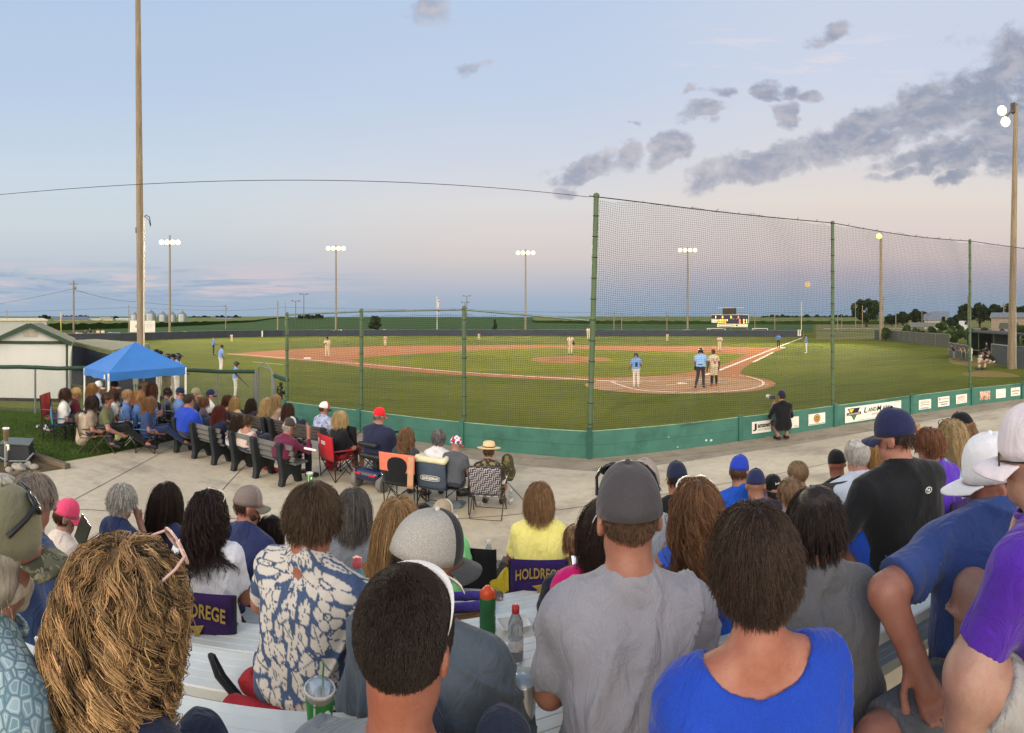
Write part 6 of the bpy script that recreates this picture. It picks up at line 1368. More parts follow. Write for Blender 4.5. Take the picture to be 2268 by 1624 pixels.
def chair(kind, loc, hd, label, col='8a2420', s=1.0, group='folding chairs of the spectators', col2=None, seat=.42, web=None, zoff=.0):
    root = empty('folding_chair', (loc[0], loc[1], zoff), rz=-rad(hd), s=s); tag(root, label, 'chair', group); C_ = fabric(col, .25)
    if kind == 'quad':
        w, d0, d1 = .29, -.24, .26
        for sx in (-1, 1): m = MB(); m.tube([(sx*w, d0+.02, 0), (sx*w*1.02, d0-.06, .92)], .011, 6); m.tube([(sx*w, d1, 0), (sx*w, d1, .60)], .011, 6); m.tube([(sx*w, d1, .02), (sx*w, d0, .46)], .009, 6); m.tube([(sx*w, d0, .02), (sx*w, d1, .44)], .009, 6); m.build('side_frame', STEELB, root)
        m = MB(); m.tube([(-w, d1, .03), (w, d1, .44)], .009, 6); m.tube([(w, d1, .03), (-w, d1, .44)], .009, 6); m.tube([(-w, d0, .03), (w, d0, .44)], .009, 6); m.tube([(w, d0, .03), (-w, d0, .44)], .009, 6); m.build('cross_frame', STEELB, root)
        cloth_panel(root, 'seat', C_, (-w, d1, .45), (w, d1, .45), (w, d0, .42), (-w, d0, .42), .06, (0, 0, -1)); cloth_panel(root, 'backrest', fabric(col2, .25) if col2 else C_, (-w, d0-.035, .44), (w, d0-.035, .44), (w*1.03, d0-.065, .92), (-w*1.03, d0-.065, .92), .05, (0, -1, 0))
        for sx in (-1, 1): cloth_panel(root, 'armrest', C_, (sx*w-.035, d1, .61), (sx*w+.035, d1, .61), (sx*w+.035, d0-.03, .63), (sx*w-.035, d0-.03, .63), .015, (0, 0, -1), 4)
    elif kind in ('lawn', 'sling', 'director'):
        T_ = {'lawn': ALUT, 'sling': BROWNT, 'director': STEELB}[kind]; w = .27; bt = (-.36, .92) if kind != 'director' else (-.27, .86)
        if web == 'brown': T_ = BROWNT
        for sx in (-1, 1):
            m = MB()
            if kind == 'director': m.tube([(sx*w, -.22, 0), (sx*w, -.22, .55), (sx*w, bt[0], bt[1])], .013, 6); m.tube([(sx*w, .24, 0), (sx*w, .24, .6)], .013, 6); m.tube([(sx*w, -.22, .02), (sx*w, .24, .02)], .013, 6); m.tube([(sx*w, -.22, .3), (sx*w, .24, .3)], .010, 6)
            else: m.tube([(sx*w, -.27, .0), (sx*w*1.02, .22, .58)], .012, 6); m.tube([(sx*w, .30, 0), (sx*w, .02, .42), (sx*w, bt[0]*.55, .50)], .012, 6); m.tube([(sx*w, .20, .40), (sx*w, -.20, .38), (sx*w, bt[0], bt[1])], .013, 6)
            m.build('side_frame', T_, root)
            m = MB(); m.box((sx*w*1.02, .04, .60), (.05, .38, .025), M=Matrix.Rotation(.04, 3, 'X')); m.build('armrest', {'lawn': WPAINT, 'sling': T_, 'director': mat('arm_grey', '3b4046', rough=.6)}[kind], root, bevel=.008)
        for y_, z_ in ((-.27, .012), (.30, .012), bt, (.20, .4)): m = MB(); m.tube([(-w, y_, z_), (w, y_, z_)], .012, 6); m.build('cross_tube', T_, root)
        mm = C_ if not web else (web_mat('web_blue', '3f7fb0', '9cc0cf', 42) if web == 'blue' else web_mat('web_black', '1c1a20', 'a9a4a8', 50))
        cloth_panel(root, 'seat', mm, (-w, .20, .415), (w, .20, .415), (w, -.2, .39), (-w, -.2, .39), .03, (0, 0, -1)); cloth_panel(root, 'backrest', mm, (-w, -.215, .42), (w, -.215, .42), (w, bt[0]-.01, bt[1]-.01), (-w, bt[0]-.01, bt[1]-.01), .03, (0, -1, 0))
    elif kind == 'stadium':
        w = .205; PU = C_
        m = MB(); m.box((0, .02, .03), (2*w, .42, .055)); m.build('seat', fabric('1b1a22'), root, bevel=.02)
        for sx in (-1, 1): m = MB(); m.tube([(sx*w, .2, .03), (sx*w, -.19, .04), (sx*w*1.02, -.235, .42)], .014, 6); m.tube([(sx*w, .12, .03), (sx*w, -.20, .26)], .010, 5); m.build('side_frame', STEELB, root)
        b = cloth_panel(root, 'backrest', PU, (-w, -.215, .10), (w, -.215, .10), (w*1.02, -.245, .43), (-w*1.02, -.245, .43), .035, (0, -1, 0))
        return root, b
    return root, None
GOLD = mat('print_gold', '8a7436', rough=.8, var=.2, scale=30)
def holdrege(root, b, words='HOLDREGE'):
    M = Matrix.Translation((0, -.278, .325)) @ Matrix.Rotation(-.08, 4, 'X'); text(words, 'lettering', GOLD, M, .33, .075, b, bold=.02, arc=.25)
    m = MB(); m.extr([(-.045, -.282, .255), (.045, -.27, .265), (.0, -.278, .175), (-.012, -.280, .235)], (0, -.003, 0)); m.build('emblem', GOLD, b)
# ================================================================= small things
def lathe_obj(nm, prof, m_, loc, label, cat, n=16, group=None, sc=1.0): m = MB(); m.lathe([(r*sc, z*sc) for r, z in prof], n=n); o = m.build(nm, m_, loc=loc); return tag(o, label, cat, group)
PLA = mat('clear_plastic', 'cfd6d8', rough=.1, spec=.6, trans=.75, var=.02); CUPW = mat('cup_white', 'd8d6cf', rough=.5, var=.03); CUPG = mat('cup_green', '2f8a3c', rough=.5, var=.06)
def foam_cup(loc, label, k=1.0, straw_=True):
    root = lathe_obj('drink_cup', [(.030, 0), (.046, .155), (.050, .158), (.050, .166), (.047, .166), (.040, .09), (0, .09)], CUPW, loc, label, 'cup', sc=k)
    m = MB(); m.lathe([(.0352*k, .02*k), (.0462*k, .135*k)], n=20); b = m.build('cup_print', CUPG, root)
    m = MB(); m.box((.0, -.0425*k, .09*k), (.006*k, .006*k, .10*k)); m.ball((.034*k, -.026*k, .10*k), (.016*k, .012*k, .02*k), 6); m.build('print_mark', CUPW, b)
    if straw_: m = MB(); m.lathe([(.046*k, .160*k), (.03*k, .185*k), (.012*k, .197*k), (0, .198*k)], n=16); m.build('lid', PLA, root); m = MB(); m.tube([(.005*k, 0, .12*k), (.012*k, .005, .245*k)], .0035*k, 6); m.build('straw', CUPG, root)
    return root
def bottle(loc, label, capc='b02a2a', body=None, k=1.0, group='drink bottles', liquid=None):
    root = lathe_obj('bottle', [(.028, 0), (.033, .01), (.033, .10), (.030, .115), (.033, .13), (.030, .165), (.014, .205), (.013, .225), (0, .225)], body or PLA, loc, label, 'bottle', sc=k, group=group)
    m = MB(); m.lathe([(.016*k, .205*k), (.016*k, .235*k), (0, .236*k)], n=14); m.build('bottle_cap', mat('cap_'+capc, capc, rough=.4), root)
    if liquid: m = MB(); m.lathe([(0, .004*k), (.031*k, .012*k), (.031*k, .075*k), (0, .076*k)], n=14); m.build('drink', mat('liquid_'+liquid, liquid, rough=.2), root)
    m = MB(); m.lathe([(.0338*k, .055*k), (.0338*k, .10*k)], n=14); m.build('bottle_label', mat('label_pale', 'c9c7c2', rough=.6, var=.3, scale=60), root); return root
def lump(nm, prims, m_, label, cat, vx=.012, wr=.006, loc=(0, 0, 0), hd=0, group=None):
    V, Q = sdf_mesh(prims, vx, wrinkle(wr, 1.3)); o = mesh_obj(nm, V, Q, m_, loc=loc, rz=-rad(hd)); return tag(o, label, cat, group)
def cshape(a, b, ra, rb=None, k=.05): return ('c', A3(*a), A3(*b), ra, rb if rb else ra, k)
# ================================================================= who sits where
TGT = at(1300, 36)
def hto(p): return math.degrees(math.atan2(TGT[0]-p[0], TGT[1]-p[1]))
SPG = 'spectators'
def place(x, y, r, s, L, lean, hd, side=0.0):
    h = P(x, y, r); hd = hto(h) if hd is None else hd; a = rad(hd); f = lean*1.25*s
    return A3(h[0]-f*sin(a)-side*s*cos(a), h[1]-f*cos(a)+side*s*sin(a), h[2]-L*s), hd
def sit(label, x, y, r=None, seat=.42, s=1.0, L=.72, lean=.05, hd=None, dh=0, side=0.0, on=False, **k):
    if r is None: r = (H-(seat+.012+L*s))*F/(y-YH)
    elif on: L = min(.8, max(.5, (H+(YH-y)/F*r-seat-.012)/s))
    loc, hd = place(x, y, r, s, L, lean, hd, side); hd += dh
    if dh: loc, _ = place(x, y, r, s, L, lean, hd, side)
    def lo(q): v = P(*q)-loc; a = rad(hd); return A3(v[0]*cos(a)-v[1]*sin(a), v[0]*sin(a)+v[1]*cos(a), v[2])/s
    if 'armLpx' in k:
        S = A3(side*.6-(.165 if k.get('fem') else .19)*k.get('w', 1), lean*.7, L-.24-k.get('nl', 0)); E, W = [lo(q)-S for q in k.pop('armLpx')]; k['armL'] = ((-E[0], E[1], E[2]), (-W[0], W[1], W[2]))
    if 'legLpx' in k: K = lo(k.pop('legLpx'))-A3(0, 0, .10); k['legL'] = ((-K[0], K[1], K[2]), (-K[0]-.01, K[1]+.05, K[2]-.42), (-K[0], K[1]+.17, K[2]-.47))
    k.setdefault('group', SPG); k.setdefault('vx', .011 if r < 2.6 else (.014 if r < 6 else .02)); k.setdefault('seed', x*.01)
    return person(label, loc, hd, s=s, L=L, lean=lean, side=side, **k), loc, hd
def stand(label, x, yf, yt, hd, r=None, **k):
    r = r or rg(yf); s = (yf-yt)/F*r/1.63; loc = at(x, r, k.pop('z', 0.0)); k.setdefault('vx', max(.018, r*.0004)); k.setdefault('group', 'players and umpires')
    return person(label, loc, hd, s=s, pose='stand', **k), loc, s
# ---------------------------------------------------------------- closest rows
def leafcu(nt, pos, b):
    w = nt.mapv(pos, (1, 1, .62), rot=(.4, .5, .7)); e = nt.n('ShaderNodeTexVoronoi', feature='DISTANCE_TO_EDGE'); c = nt.n('ShaderNodeTexVoronoi')
    for v in (e, c): nt.put(v.inputs['Vector'], w); v.inputs['Scale'].default_value = 52
    ed = X(nt, e.outputs['Distance']); x, y, z = nt.sep(X(nt, c.outputs['Color'])); cc = nt.mix(x, lin('5f7a86'), lin('8fa2a8')); cc = nt.mix(nt.sstep(ed, .15, .2)*nt.sstep(ed, .27, .22)*.7, cc, lin('a7b6ba'))
    return nt.mix(nt.sstep(ed, .04, .09), lin('566d79'), cc)
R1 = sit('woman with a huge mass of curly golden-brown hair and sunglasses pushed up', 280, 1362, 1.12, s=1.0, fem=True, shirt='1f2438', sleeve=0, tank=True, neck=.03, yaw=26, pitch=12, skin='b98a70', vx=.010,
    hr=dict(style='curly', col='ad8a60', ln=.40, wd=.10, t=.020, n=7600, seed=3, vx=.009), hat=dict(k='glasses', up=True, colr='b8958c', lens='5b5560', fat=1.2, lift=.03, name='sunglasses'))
sit('bearded man in a camouflage cap and pale blue leaf-patterned shirt', -6, 1225, 1.22, s=1.02, shirt='7f97a3', shvx=.006, sleeve=.7, yaw=12, pitch=6, skin='b07a62', vx=.010, hr=dict(style='bob', col='b5aa98', ln=.07, t=.006, n=900, seed=5, steps=6), beard='b5aa9c', shirtmat=mat('leaf_cotton', '5f7a86', rough=.9, custom=leafcu, spec=.1),
    hat=[dict(col='6d6a55', camo=True, sc=1.05), dict(k='glasses', up=True, colr='16171b', lens='111216', fat=2.4, name='sunglasses')],
    )
def buzzman():
    (root, Hc, R), loc, hd = sit('man with dark buzzed hair and a white visor band, seen from right behind', 897, 1420, .99, s=1.0, L=.66, lean=.02, nl=.06, shirt='5b636c', sleeve=.6, pitch=16, yaw=2, skin='a8694e', vx=.008, hr=dict(style='buzz', col='2a201a', t=.011, n=22000, seed=2, vx=.007))
    T = lambda v: tuple(Hc+R @ np.asarray(v, float)); m = MB()
    def band(u, v):
        a = (u-.5)*pi*1.06; w = (v-.5)*.022
        return T((.095*sin(a), -.030+.085*max(0, cos(a))+w*.7, .040+.085*max(0, cos(a))**.8+w*.5))
    m.grid(band, 24, 2, thick=R @ A3(0, -.001, .004)); m.build('visor_band', fabric('d8d4ce', .2), root)
    b = MB(); b.grid(lambda u, v: T((.09*sin((u-.5)*2.2), .085+.06*v*cos((u-.5)*2.0), .115-.02*v-.02*(2*u-1)**2)), 12, 4, thick=R @ A3(0, 0, -.004)); b.build('visor_brim', fabric('d8d4ce', .2), root)
buzzman()
(rt, Hc, R), loc, hd = sit('man in a slate tee turned aside in a grey mesh trucker cap', 950, 1245, 1.64, s=1.03, w=1.04, L=.72, nl=.03, shirt='4a535d', sleeve=.95, yaw=52, pitch=10, skin='a56a52', vx=.010, hr=dict(style='short', col='2b211c', n=900), hat=dict(col='b3afa8', mesh='a9a6a1', front='26282c', brim='3a3c40', sc=1.08), arm='lap', wr=.009)
sit('broad man in a heather grey tee and charcoal cap with a pale front', 1392, 1150, 1.56, s=1.04, w=1.0, nl=.01, L=.72, shirt='7a7a83', sleeve=.8, yaw=-6, pitch=4, skin='b0785e', vx=.010, hr=dict(style='buzz', col='5a4334', n=1500), hat=[dict(col='3b383c', front='b0a8a4', brim='c9c6c4', sc=1.10), dict(k='glasses', up=True, colr='141518', lens='111216', fat=2, name='sunglasses')], arm=((.04, .06, -.27), (-.04, .26, -.33)), wr=.008)
sit('woman with short dark brown hair in a bright royal blue sleeveless top', 1668, 1250, 1.22, s=1.0, w=1.08, nl=.035, L=.72, fem=True, shirt='193a98', sleeve=.28, neck=.05, yaw=-8, pitch=10, skin='b3745a', vx=.010, hr=dict(style='short', col='33251c', t=.014, n=15000, seed=8, vx=.008), arm='lap', wr=.005)
sit('woman with a dark messy bun in a charcoal tee resting her chin on her hand', 1806, 1175, 1.86, s=1.0, w=1.12, L=.70, fem=True, shirt='55565b', sleeve=.6, yaw=6, pitch=14, skin='a8705a', vx=.011, hr=dict(style='short', col='241a18', t=.022, n=2600, seed=9, bun=(.0, -.055, .105, .062)), arm='chin', armL='lap', wr=.006, fingers=True)
def bigman():
    sit('heavy man in a faded blue tee and white cap leaning on his thigh', 2204, 1068, 2.05, s=1.2, w=1.26, belly=.04, L=.64, nl=-.075, lean=.06, hd=20, shirt='2d3f72', sleeve=.80, yaw=-58, pitch=6, skin='a9705a', vx=.010, pants='4f5157', short=.95, legs=((.12, .36, -.14), (.12, .40, -.55), (.13, .5, -.6)), arm=((.06, .0, -.27), (.06, .16, -.40)), armLpx=((1964, 1312, 1.66), (2022, 1452, 1.62)), legLpx=(1950, 1650, 1.56), hr=dict(style='buzz', col='4a3c34', n=900), hat=dict(col='c9c8cd', sc=1.10, flat=True), fingers=True, wr=.009)
bigman()
def purpleman():
    sit('man in a purple tee and pale cap at the picture edge with a raised fist', 2292, 1020, 1.46, s=1.02, w=1.12, L=.70, nl=-.03, lean=.10, hd=-8, shirt='45208a', sleeve=.95, yaw=-20, pitch=4, skin='b58a72', vx=.010, pants='8d8a88', short=.8, legs=((.16, .42, .10), (.16, .46, -.34), (.17, .6, -.4)), legLpx=(2152, 1500, 1.2), arm='lap', armLpx=((2172, 1432, 1.24), (2266, 1160, 1.5)), hr=dict(style='short', col='6b5a4a', n=700), hat=[dict(col='bdb4bb', sc=1.06), dict(k='glasses', colr='2a2522')], fingers=True, wr=.003)
purpleman()
def hawaii(V, info):
    g = np.random.default_rng(12); u = np.arctan2(V[:, 0], -V[:, 1]-.02)*.20; v = V[:, 2]
    base = np.array(lin('41506c')); pale = np.array(lin('b5afa8')); C = np.tile(base, (len(V), 1))*(1+.12*np.sin(V[:, :1]*260)*np.sin(V[:, 2:]*260))
    mot = []
    for i in range(-8, 9):
        for j in range(-2, 8):
            mot.append((i*.098+(.049 if j % 2 else 0)+g.normal()*.008, j*.085+.02+g.normal()*.008, g.uniform(0, 6.28), (i+2*j) % 3 == 0))
    for (cu, cv, ro, hib) in mot:
        du, dv = u-cu, v-cv; x = du*cos(ro)+dv*sin(ro); y = dv*cos(ro)-du*sin(ro); rr = np.hypot(x, y); th = np.arctan2(y, x)
        if hib:
            lim = .050*(.62+.38*np.abs(np.cos(2.5*th))**.6); ins = rr < lim; line = (np.abs(np.sin(2.5*th)) > .985) | (np.abs(rr-.012) < .003)
        else:
            q = np.clip((x+.055)/.11, 0, 1); hw = .042*np.sin(pi*q**.75)**.8*(1-.25*q); ins = (np.abs(y) < hw) & (x > -.055) & (x < .055)
            line = (np.abs(y) < .0022) | ((np.abs(np.sin(58*(x-np.abs(y)*.7))) < .22) & (np.abs(y) > hw*.30))
        C[ins & ~line] = pale
        C[ins & line] = base*.8
    return C
sit('man in a blue and white tropical floral shirt, head bent to the side', 697, 1148, 2.08, s=1.02, w=1.08, L=.72, hd=14, shirt='41506c', sleeve=.8, yaw=22, pitch=14, skin='a8694f', vx=.010, shvx=.0062, shirtfn=hawaii, neck=-.009, shirtmat=mat('tropical_cotton', (1, 1, 1), rough=.9, var=.05, attr='Col', bump=.3, bscale=16, spec=.1), hem=-.12, hr=dict(style='short', col='4a3a2c', t=.010, n=7500, seed=4), hat=dict(k='glasses', colr='2a2522'), arm='lean', pants='3a4a63', wr=.006)
# ---------------------------------------------------------------- middle rows
(_, loc, hd) = sit('dark-haired woman in a white tee with sunglasses on her head', 461, 1140, 3.2, hd=-22, yaw=24, s=1.0, w=1.0, fem=True, shirt='cfd0d8', sleeve=.7, hr=dict(style='wavy', col='2a1c1c', ln=.24, wd=.075, t=.02, n=2400, seed=11), hat=dict(k='glasses', up=True, colr='cfc6bb', fat=1.2), pants='232c4a', pitch=10, skin='a87058')
c_, b_ = chair('stadium', loc, hd, 'purple stadium seat lettered HOLDREGE on the empty plank under the white-tee woman', '2c1a48', group='purple stadium seats', zoff=loc[2]-.03); holdrege(c_, b_)
sit('grey-haired woman in navy with curly short hair, hand at her mouth', 272, 1112, 4.1, s=1.0, fem=True, shirt='1f2a4c', sleeve=.9, hr=dict(style='short', col='a5a29c', t=.016, n=1800, seed=12), yaw=22, pitch=10, hat=dict(k='glasses', colr='4a3c30'), arm=((.04, .18, -.22), (-.10, .15, .07)), armL='lap', fingers=True, skin='b98a74')
sit('woman with long straight dark brown hair in a navy shirt', 370, 1108, 4.3, s=1.0, fem=True, shirt='222a4a', sleeve=.7, hr=dict(style='long', col='2c1e1a', ln=.27, wd=.06, t=.014, n=1500, seed=13), yaw=6, skin='a87058')
sit('bearded man in a grey cap and navy tee', 551, 1122, 3.8, s=1.02, shirt='2c345a', sleeve=.5, yaw=38, pitch=6, hr=dict(style='short', col='4a3226', n=300), beard='3a251c', hat=dict(col='8a7d78', mesh='8a7d78', brim='6d6a5c', back=0), skin='b0765e')
sit('girl with slicked-back dark hair and bare shoulders', 600, 1178, 3.9, s=.86, fem=True, shirt='30343c', tank=True, sleeve=0, neck=.04, hr=dict(style='long', col='2c201c', ln=.16, wd=.045, t=.010, n=900, seed=14), yaw=14, skin='b98a72')
(_, loc, hd) = sit('woman with a grey and black bob in a grey tee', 784, 1130, 3.7, hd=-16, yaw=14, s=1.0, w=1.08, fem=True, shirt='6b6f78', sleeve=.75, hr=dict(style='bob', col='55504e', ln=.12, t=.024, n=2200, seed=15, grey=(.25, 1.9)), skin='b58a74')
c_, b_ = chair('stadium', loc, hd, 'purple stadium seat mostly hidden behind the buzzed-hair man', '2c1a48', group='purple stadium seats', zoff=loc[2]-.03); holdrege(c_, b_)
sit('woman with very long straight blond hair', 885, 1160, 3.05, s=1.0, fem=True, shirt='55585f', sleeve=.6, hr=dict(style='long', col='9a7a54', ln=.36, wd=.085, t=.022, n=2400, seed=16), skin='b98a72')
sit('child with dark hair behind the long blond woman', 935, 1146, 4.4, s=.84, fem=True, shirt='3c4048', hr=dict(style='bob', col='2c221e', ln=.08, n=500), skin='b58468')
sit('boy in a tan cap with a neon green shirt beside the trucker-cap man', 981, 1142, 4.3, s=.88, shirt='7fd08a', sleeve=.6, hat=dict(col='9a8a74', front='cfc8b8', brim='cfc8b8'), yaw=40, skin='b58468')
(_, loc, hd) = sit('woman in a pale yellow tee with short highlighted brown hair', 1194, 1110, 4.1, s=1.0, fem=True, shirt='d8cf7a', sleeve=.75, hd=4, hr=dict(style='bob', col='7d5f42', ln=.07, t=.016, n=1900, seed=17, grey=(.3, 1.5)), arm='cross', pants='20284a', skin='a8684c')
c_, b_ = chair('stadium', loc, hd, 'dark purple stadium seat lettered HOLDREGE under the yellow-tee woman', '2a1a50', group='purple stadium seats', zoff=loc[2]-.03); holdrege(c_, b_)
(_, loc, hd) = sit('boy with brown hair and dark-rimmed glasses looking down', 1282, 1208, 2.95, s=.86, shirt='1d2230', sleeve=.6, hd=-10, yaw=-40, pitch=22, hr=dict(style='short', col='7a5c40', n=900), hat=dict(k='glasses', colr='1d2740', fat=1.3), eyes=True, skin='b98468', arm='lap')
sit('woman with dark bobbed hair in a sleeveless hot pink top', 1335, 1180, 2.4, s=1.0, w=1.05, fem=True, shirt='b01660', tank=False, sleeve=.12, yaw=-6, hr=dict(style='bob', col='2c1c18', ln=.11, t=.020, n=2600, seed=18), pants='8fb0cc', skin='b07a60', arm='knee')
sit('man in a light grey tee and grey cap hidden behind the charcoal cap', 1425, 1082, 2.7, s=1.0, w=1.1, shirt='9aa0aa', sleeve=.7, yaw=20, hat=dict(col='8a7d76', front='d0cdd0'), skin='b07a60')
sit('man in a black tee and navy cap, back turned', 1499, 1062, 4.5, s=1.04, w=1.05, shirt='17181c', sleeve=.6, hd=2, hat=dict(col='1c2238', brim='1c2238'), hr=dict(style='short', col='2a1f1a', n=300), skin='a86f54')
sit('woman with long wavy light brown hair and white sunglasses up on her head', 1543, 1130, 2.45, s=1.0, fem=True, shirt='2a5ac0', tank=True, sleeve=0, neck=.05, yaw=2, hr=dict(style='wavy', col='6d4c34', ln=.33, wd=.09, t=.022, n=3000, seed=19), hat=dict(k='glasses', up=True, colr='d8d2c8', lens='7a746c', fat=1.6, name='sunglasses'), skin='c08a70')
sit('boy in a royal blue cap and blue tee turned right', 1638, 1045, 4.3, s=.92, shirt='1f4aa8', sleeve=.6, yaw=40, hat=dict(col='20379a'), hr=dict(style='short', col='5a4030', n=300), skin='b58468')
sit('boy in a dark navy cap just in front of the blue-cap boy', 1674, 1076, 3.9, s=.84, shirt='2c3450', yaw=24, hat=dict(col='1f2648'), skin='b58468')
(rt, Hc, R), loc, hd = sit('small boy in a black cap looking back toward the stands', 1712, 1084, 4.0, s=.78, hd=140, yaw=45, shirt='26282e', eyes=True, hat=dict(col='15161a'), skin='c09078')
m = MB(); T = lambda v: tuple(Hc+R @ np.asarray(v, float)); m.tube([T((-.02, .098, .09)), T((-.012, .095, .10)), T((-.02, .09, .11))], .004, 4); m.tube([T((.02, .098, .09)), T((.012, .095, .10)), T((.02, .09, .11))], .004, 4); m.tube([T((-.016, .097, .10)), T((.016, .097, .10))], .004, 4); m.build('cap_emblem', WPAINT, rt)
sit('boy with buzzed sandy hair and no cap beside the dark chair', 1766, 1052, 4.4, s=.88, shirt='4c4440', yaw=-20, hr=dict(style='buzz', col='7a6248', n=900), skin='b98a70')
sit('boy with short light brown hair right behind the dark bun', 1750, 1095, 3.6, s=.84, shirt='6b6f78', yaw=-14, hr=dict(style='short', col='7a6048', n=700), skin='b98a70')
(_, loc, hd) = sit('person in a black knit hat low behind the suspenders man', 1853, 1030, 4.6, s=.9, shirt='1c1c20', hat=dict(col='141416', brim=False, button=False), skin='a87058')
chair('quad', at(1838, 4.25), 10, 'dark brown camp chair beside the white-haired suspenders man', '3a332d', zoff=.65)
(rt, Hc, R), loc, hd = sit('white-haired balding man in a pale shirt with navy crossed suspenders', 1897, 1010, 4.1, s=1.0, w=1.1, L=.70, shirt='a9b2c2', sleeve=.8, hd=6, hr=dict(style='fringe', col='b9b4ae', t=.012, n=1200, seed=21), skin='c08a74')
def suspenders(rt):
    sh = [c for c in rt.children if c.name.startswith('shirt')][0]; m = MB(); zt = .70-.225+.02
    for sx in (-1, 1): m.grid(lambda u, v: ((sx*(.125-.20*u))+(v-.5)*.034, -.134-.012*sin(pi*u)+.085*max(0, (.18-u)/.18)**2, zt-.43*u+.03*max(0, .12-u)), 12, 1, thick=(0, -.004, 0))
    m.build('suspenders', fabric('1b2340'), rt)
suspenders(rt)
sit('small girl with shoulder-length blond hair in a pink top', 1934, 1012, 4.3, s=.9, fem=True, shirt='c2686c', sleeve=.4, hr=dict(style='long', col='a8834e', ln=.18, wd=.05, t=.018, n=1200, seed=22), skin='c08a70')
(rt, Hc, R), loc, hd = sit('big man in a black tee, backward-tilted navy cap and royal blue shorts', 1979, 970, 3.0, s=1.1, w=1.2, side=-.05, belly=.03, L=.74, hd=4, shirt='15161a', sleeve=.75, yaw=-34, pitch=4, skin='b07860', pants='1f45a8', short=.9, legs=((.24, .40, .06), (.20, .44, -.38), (.20, .56, -.44)), hat=dict(col='1d2140', sc=1.08), hr=dict(style='short', col='3a2c24', n=500), arm='knee', armL=((.15, .05, -.27), (.10, .22, -.34)), legLpx=(1888, 1172, 2.95), vx=.012)
m = MB(); T = lambda v: tuple(Hc+R @ np.asarray(v, float)); m.box(T((.03, -.128, .048)), (.05, .012, .026), M=Matrix(R.tolist())); m.build('cap_patch', mat('leather_patch', '9a6a42', rough=.7), rt)
m = MB(); c0 = A3(0, -.158, .74-.225-.005); m.tube([c0+A3(.020*cos(a), 0, .015*sin(a)) for a in np.linspace(0, 2*pi, 15)[:-1]], .0022, 4, closed=True); m.tube([c0+A3(-.007, 0, .008), c0+A3(-.005, 0, -.008)], .0022, 4); m.tube([c0+A3(.007, 0, .008), c0+A3(.005, 0, -.008)], .0022, 4); m.tube([c0+A3(-.006, 0, 0), c0+A3(.006, 0, 0)], .0022, 4); m.build('shirt_emblem', WPAINT, rt)
(_, loc, hd) = sit('man with reddish-brown hair and glasses in a purple polo', 2056, 990, 3.9, s=1.0, shirt='4a2a98', sleeve=.7, hd=-4, yaw=-22, hr=dict(style='short', col='6d4630', t=.02, n=1500, seed=23), hat=dict(k='glasses', colr='3a2a22'), skin='b07860', side=-.10, lean=.06)
chair('stadium', loc, hd, 'purple stadium seat behind the purple polo man', '2c1a48', group='purple stadium seats', zoff=loc[2]-.03)
sit('blond woman in a loose light blue shirt with sunglasses on her head', 2106, 968, 4.3, s=1.0, w=1.15, fem=True, shirt='8fa9cc', sleeve=1.3, hr=dict(style='long', col='a89068', ln=.20, wd=.06, t=.016, n=1400, seed=24), hat=dict(k='glasses', up=True, colr='1c1c1e'), skin='b98a72')
sit('woman in a black cap and grey tee leaning behind the light blue shirt', 2131, 948, 4.8, s=1.0, fem=True, shirt='5c5d62', sleeve=.6, yaw=-30, pitch=18, hat=dict(col='121316', front='121316'), hr=dict(style='long', col='7a5c40', ln=.14, wd=.04, n=700), skin='b98a72', side=-.08)
sit('man with cropped grey hair and glasses in a dark blue tee', 78, 1108, 2.75, s=1.05, w=1.18, L=.72, shirt='2c3c60', sleeve=.7, yaw=30, hr=dict(style='short', col='8a7f76', t=.012, n=2200, seed=25), hat=dict(k='glasses', colr='3a3028'), skin='b07860', wr=.006)
(_, loc, hd) = sit('woman in a hot pink cap beside a black tablet', 148, 1145, 4.0, s=.94, fem=True, shirt='c4b8b0', sleeve=.8, yaw=26, pitch=14, hat=dict(col='d84a70'), hr=dict(style='short', col='5a3c2c', n=700), skin='b98a72')
sit('white-haired person at the far edge behind the camouflage cap', 6, 1096, 3.4, s=1.0, shirt='8a8f98', yaw=20, hr=dict(style='short', col='b9b4ac', n=900), skin='b98a72')
# ---------------------------------------------------------------- benches and camp chairs on the pavement
BS = .40
def benchr(x, p, q, d): a = az(x); u = A3(sin(a), cos(a), 0); e = q-p; e /= np.linalg.norm(e); n = A3(-e[1], e[0], 0); pp = p+n*d; return (pp @ n)/(u @ n)
BA, BB = B_(386, 1003), B_(619, 1079); BC = pb
FR = lambda x: dict(r=benchr(x, BA, BB, .30), on=True)
BR = lambda x: dict(r=benchr(x, BC-eb*2, BC, .34), on=True)
sit('heavy balding man in a royal blue shirt on the end of the slatted bench', 420, 888, **FR(420), s=1.25, w=1.38, belly=.05, seat=BS, hd=26, shirt='1d3a9c', sleeve=.9, yaw=-16, hr=dict(style='fringe', col='3a2a22', t=.006, n=400, vx=.014), skin='b07860', arm='cross')
sit('woman with a dark red ponytail in a navy sequin top and white sleeve', 487, 914, **FR(487), s=1.0, fem=True, seat=BS, hd=22, shirt='141c30', sleeve=.8, yaw=30, hr=dict(style='long', col='5c2420', ln=.16, wd=.04, t=.018, n=700, seed=26), skin='b98a72')
sit('girl with long brown hair held by a pale claw clip', 527, 936, **FR(527), s=.98, fem=True, seat=BS, hd=20, shirt='b9b4bc', sleeve=0, tank=True, hr=dict(style='long', col='3c2c22', ln=.28, wd=.05, t=.016, n=900, seed=27), skin='c08a70')
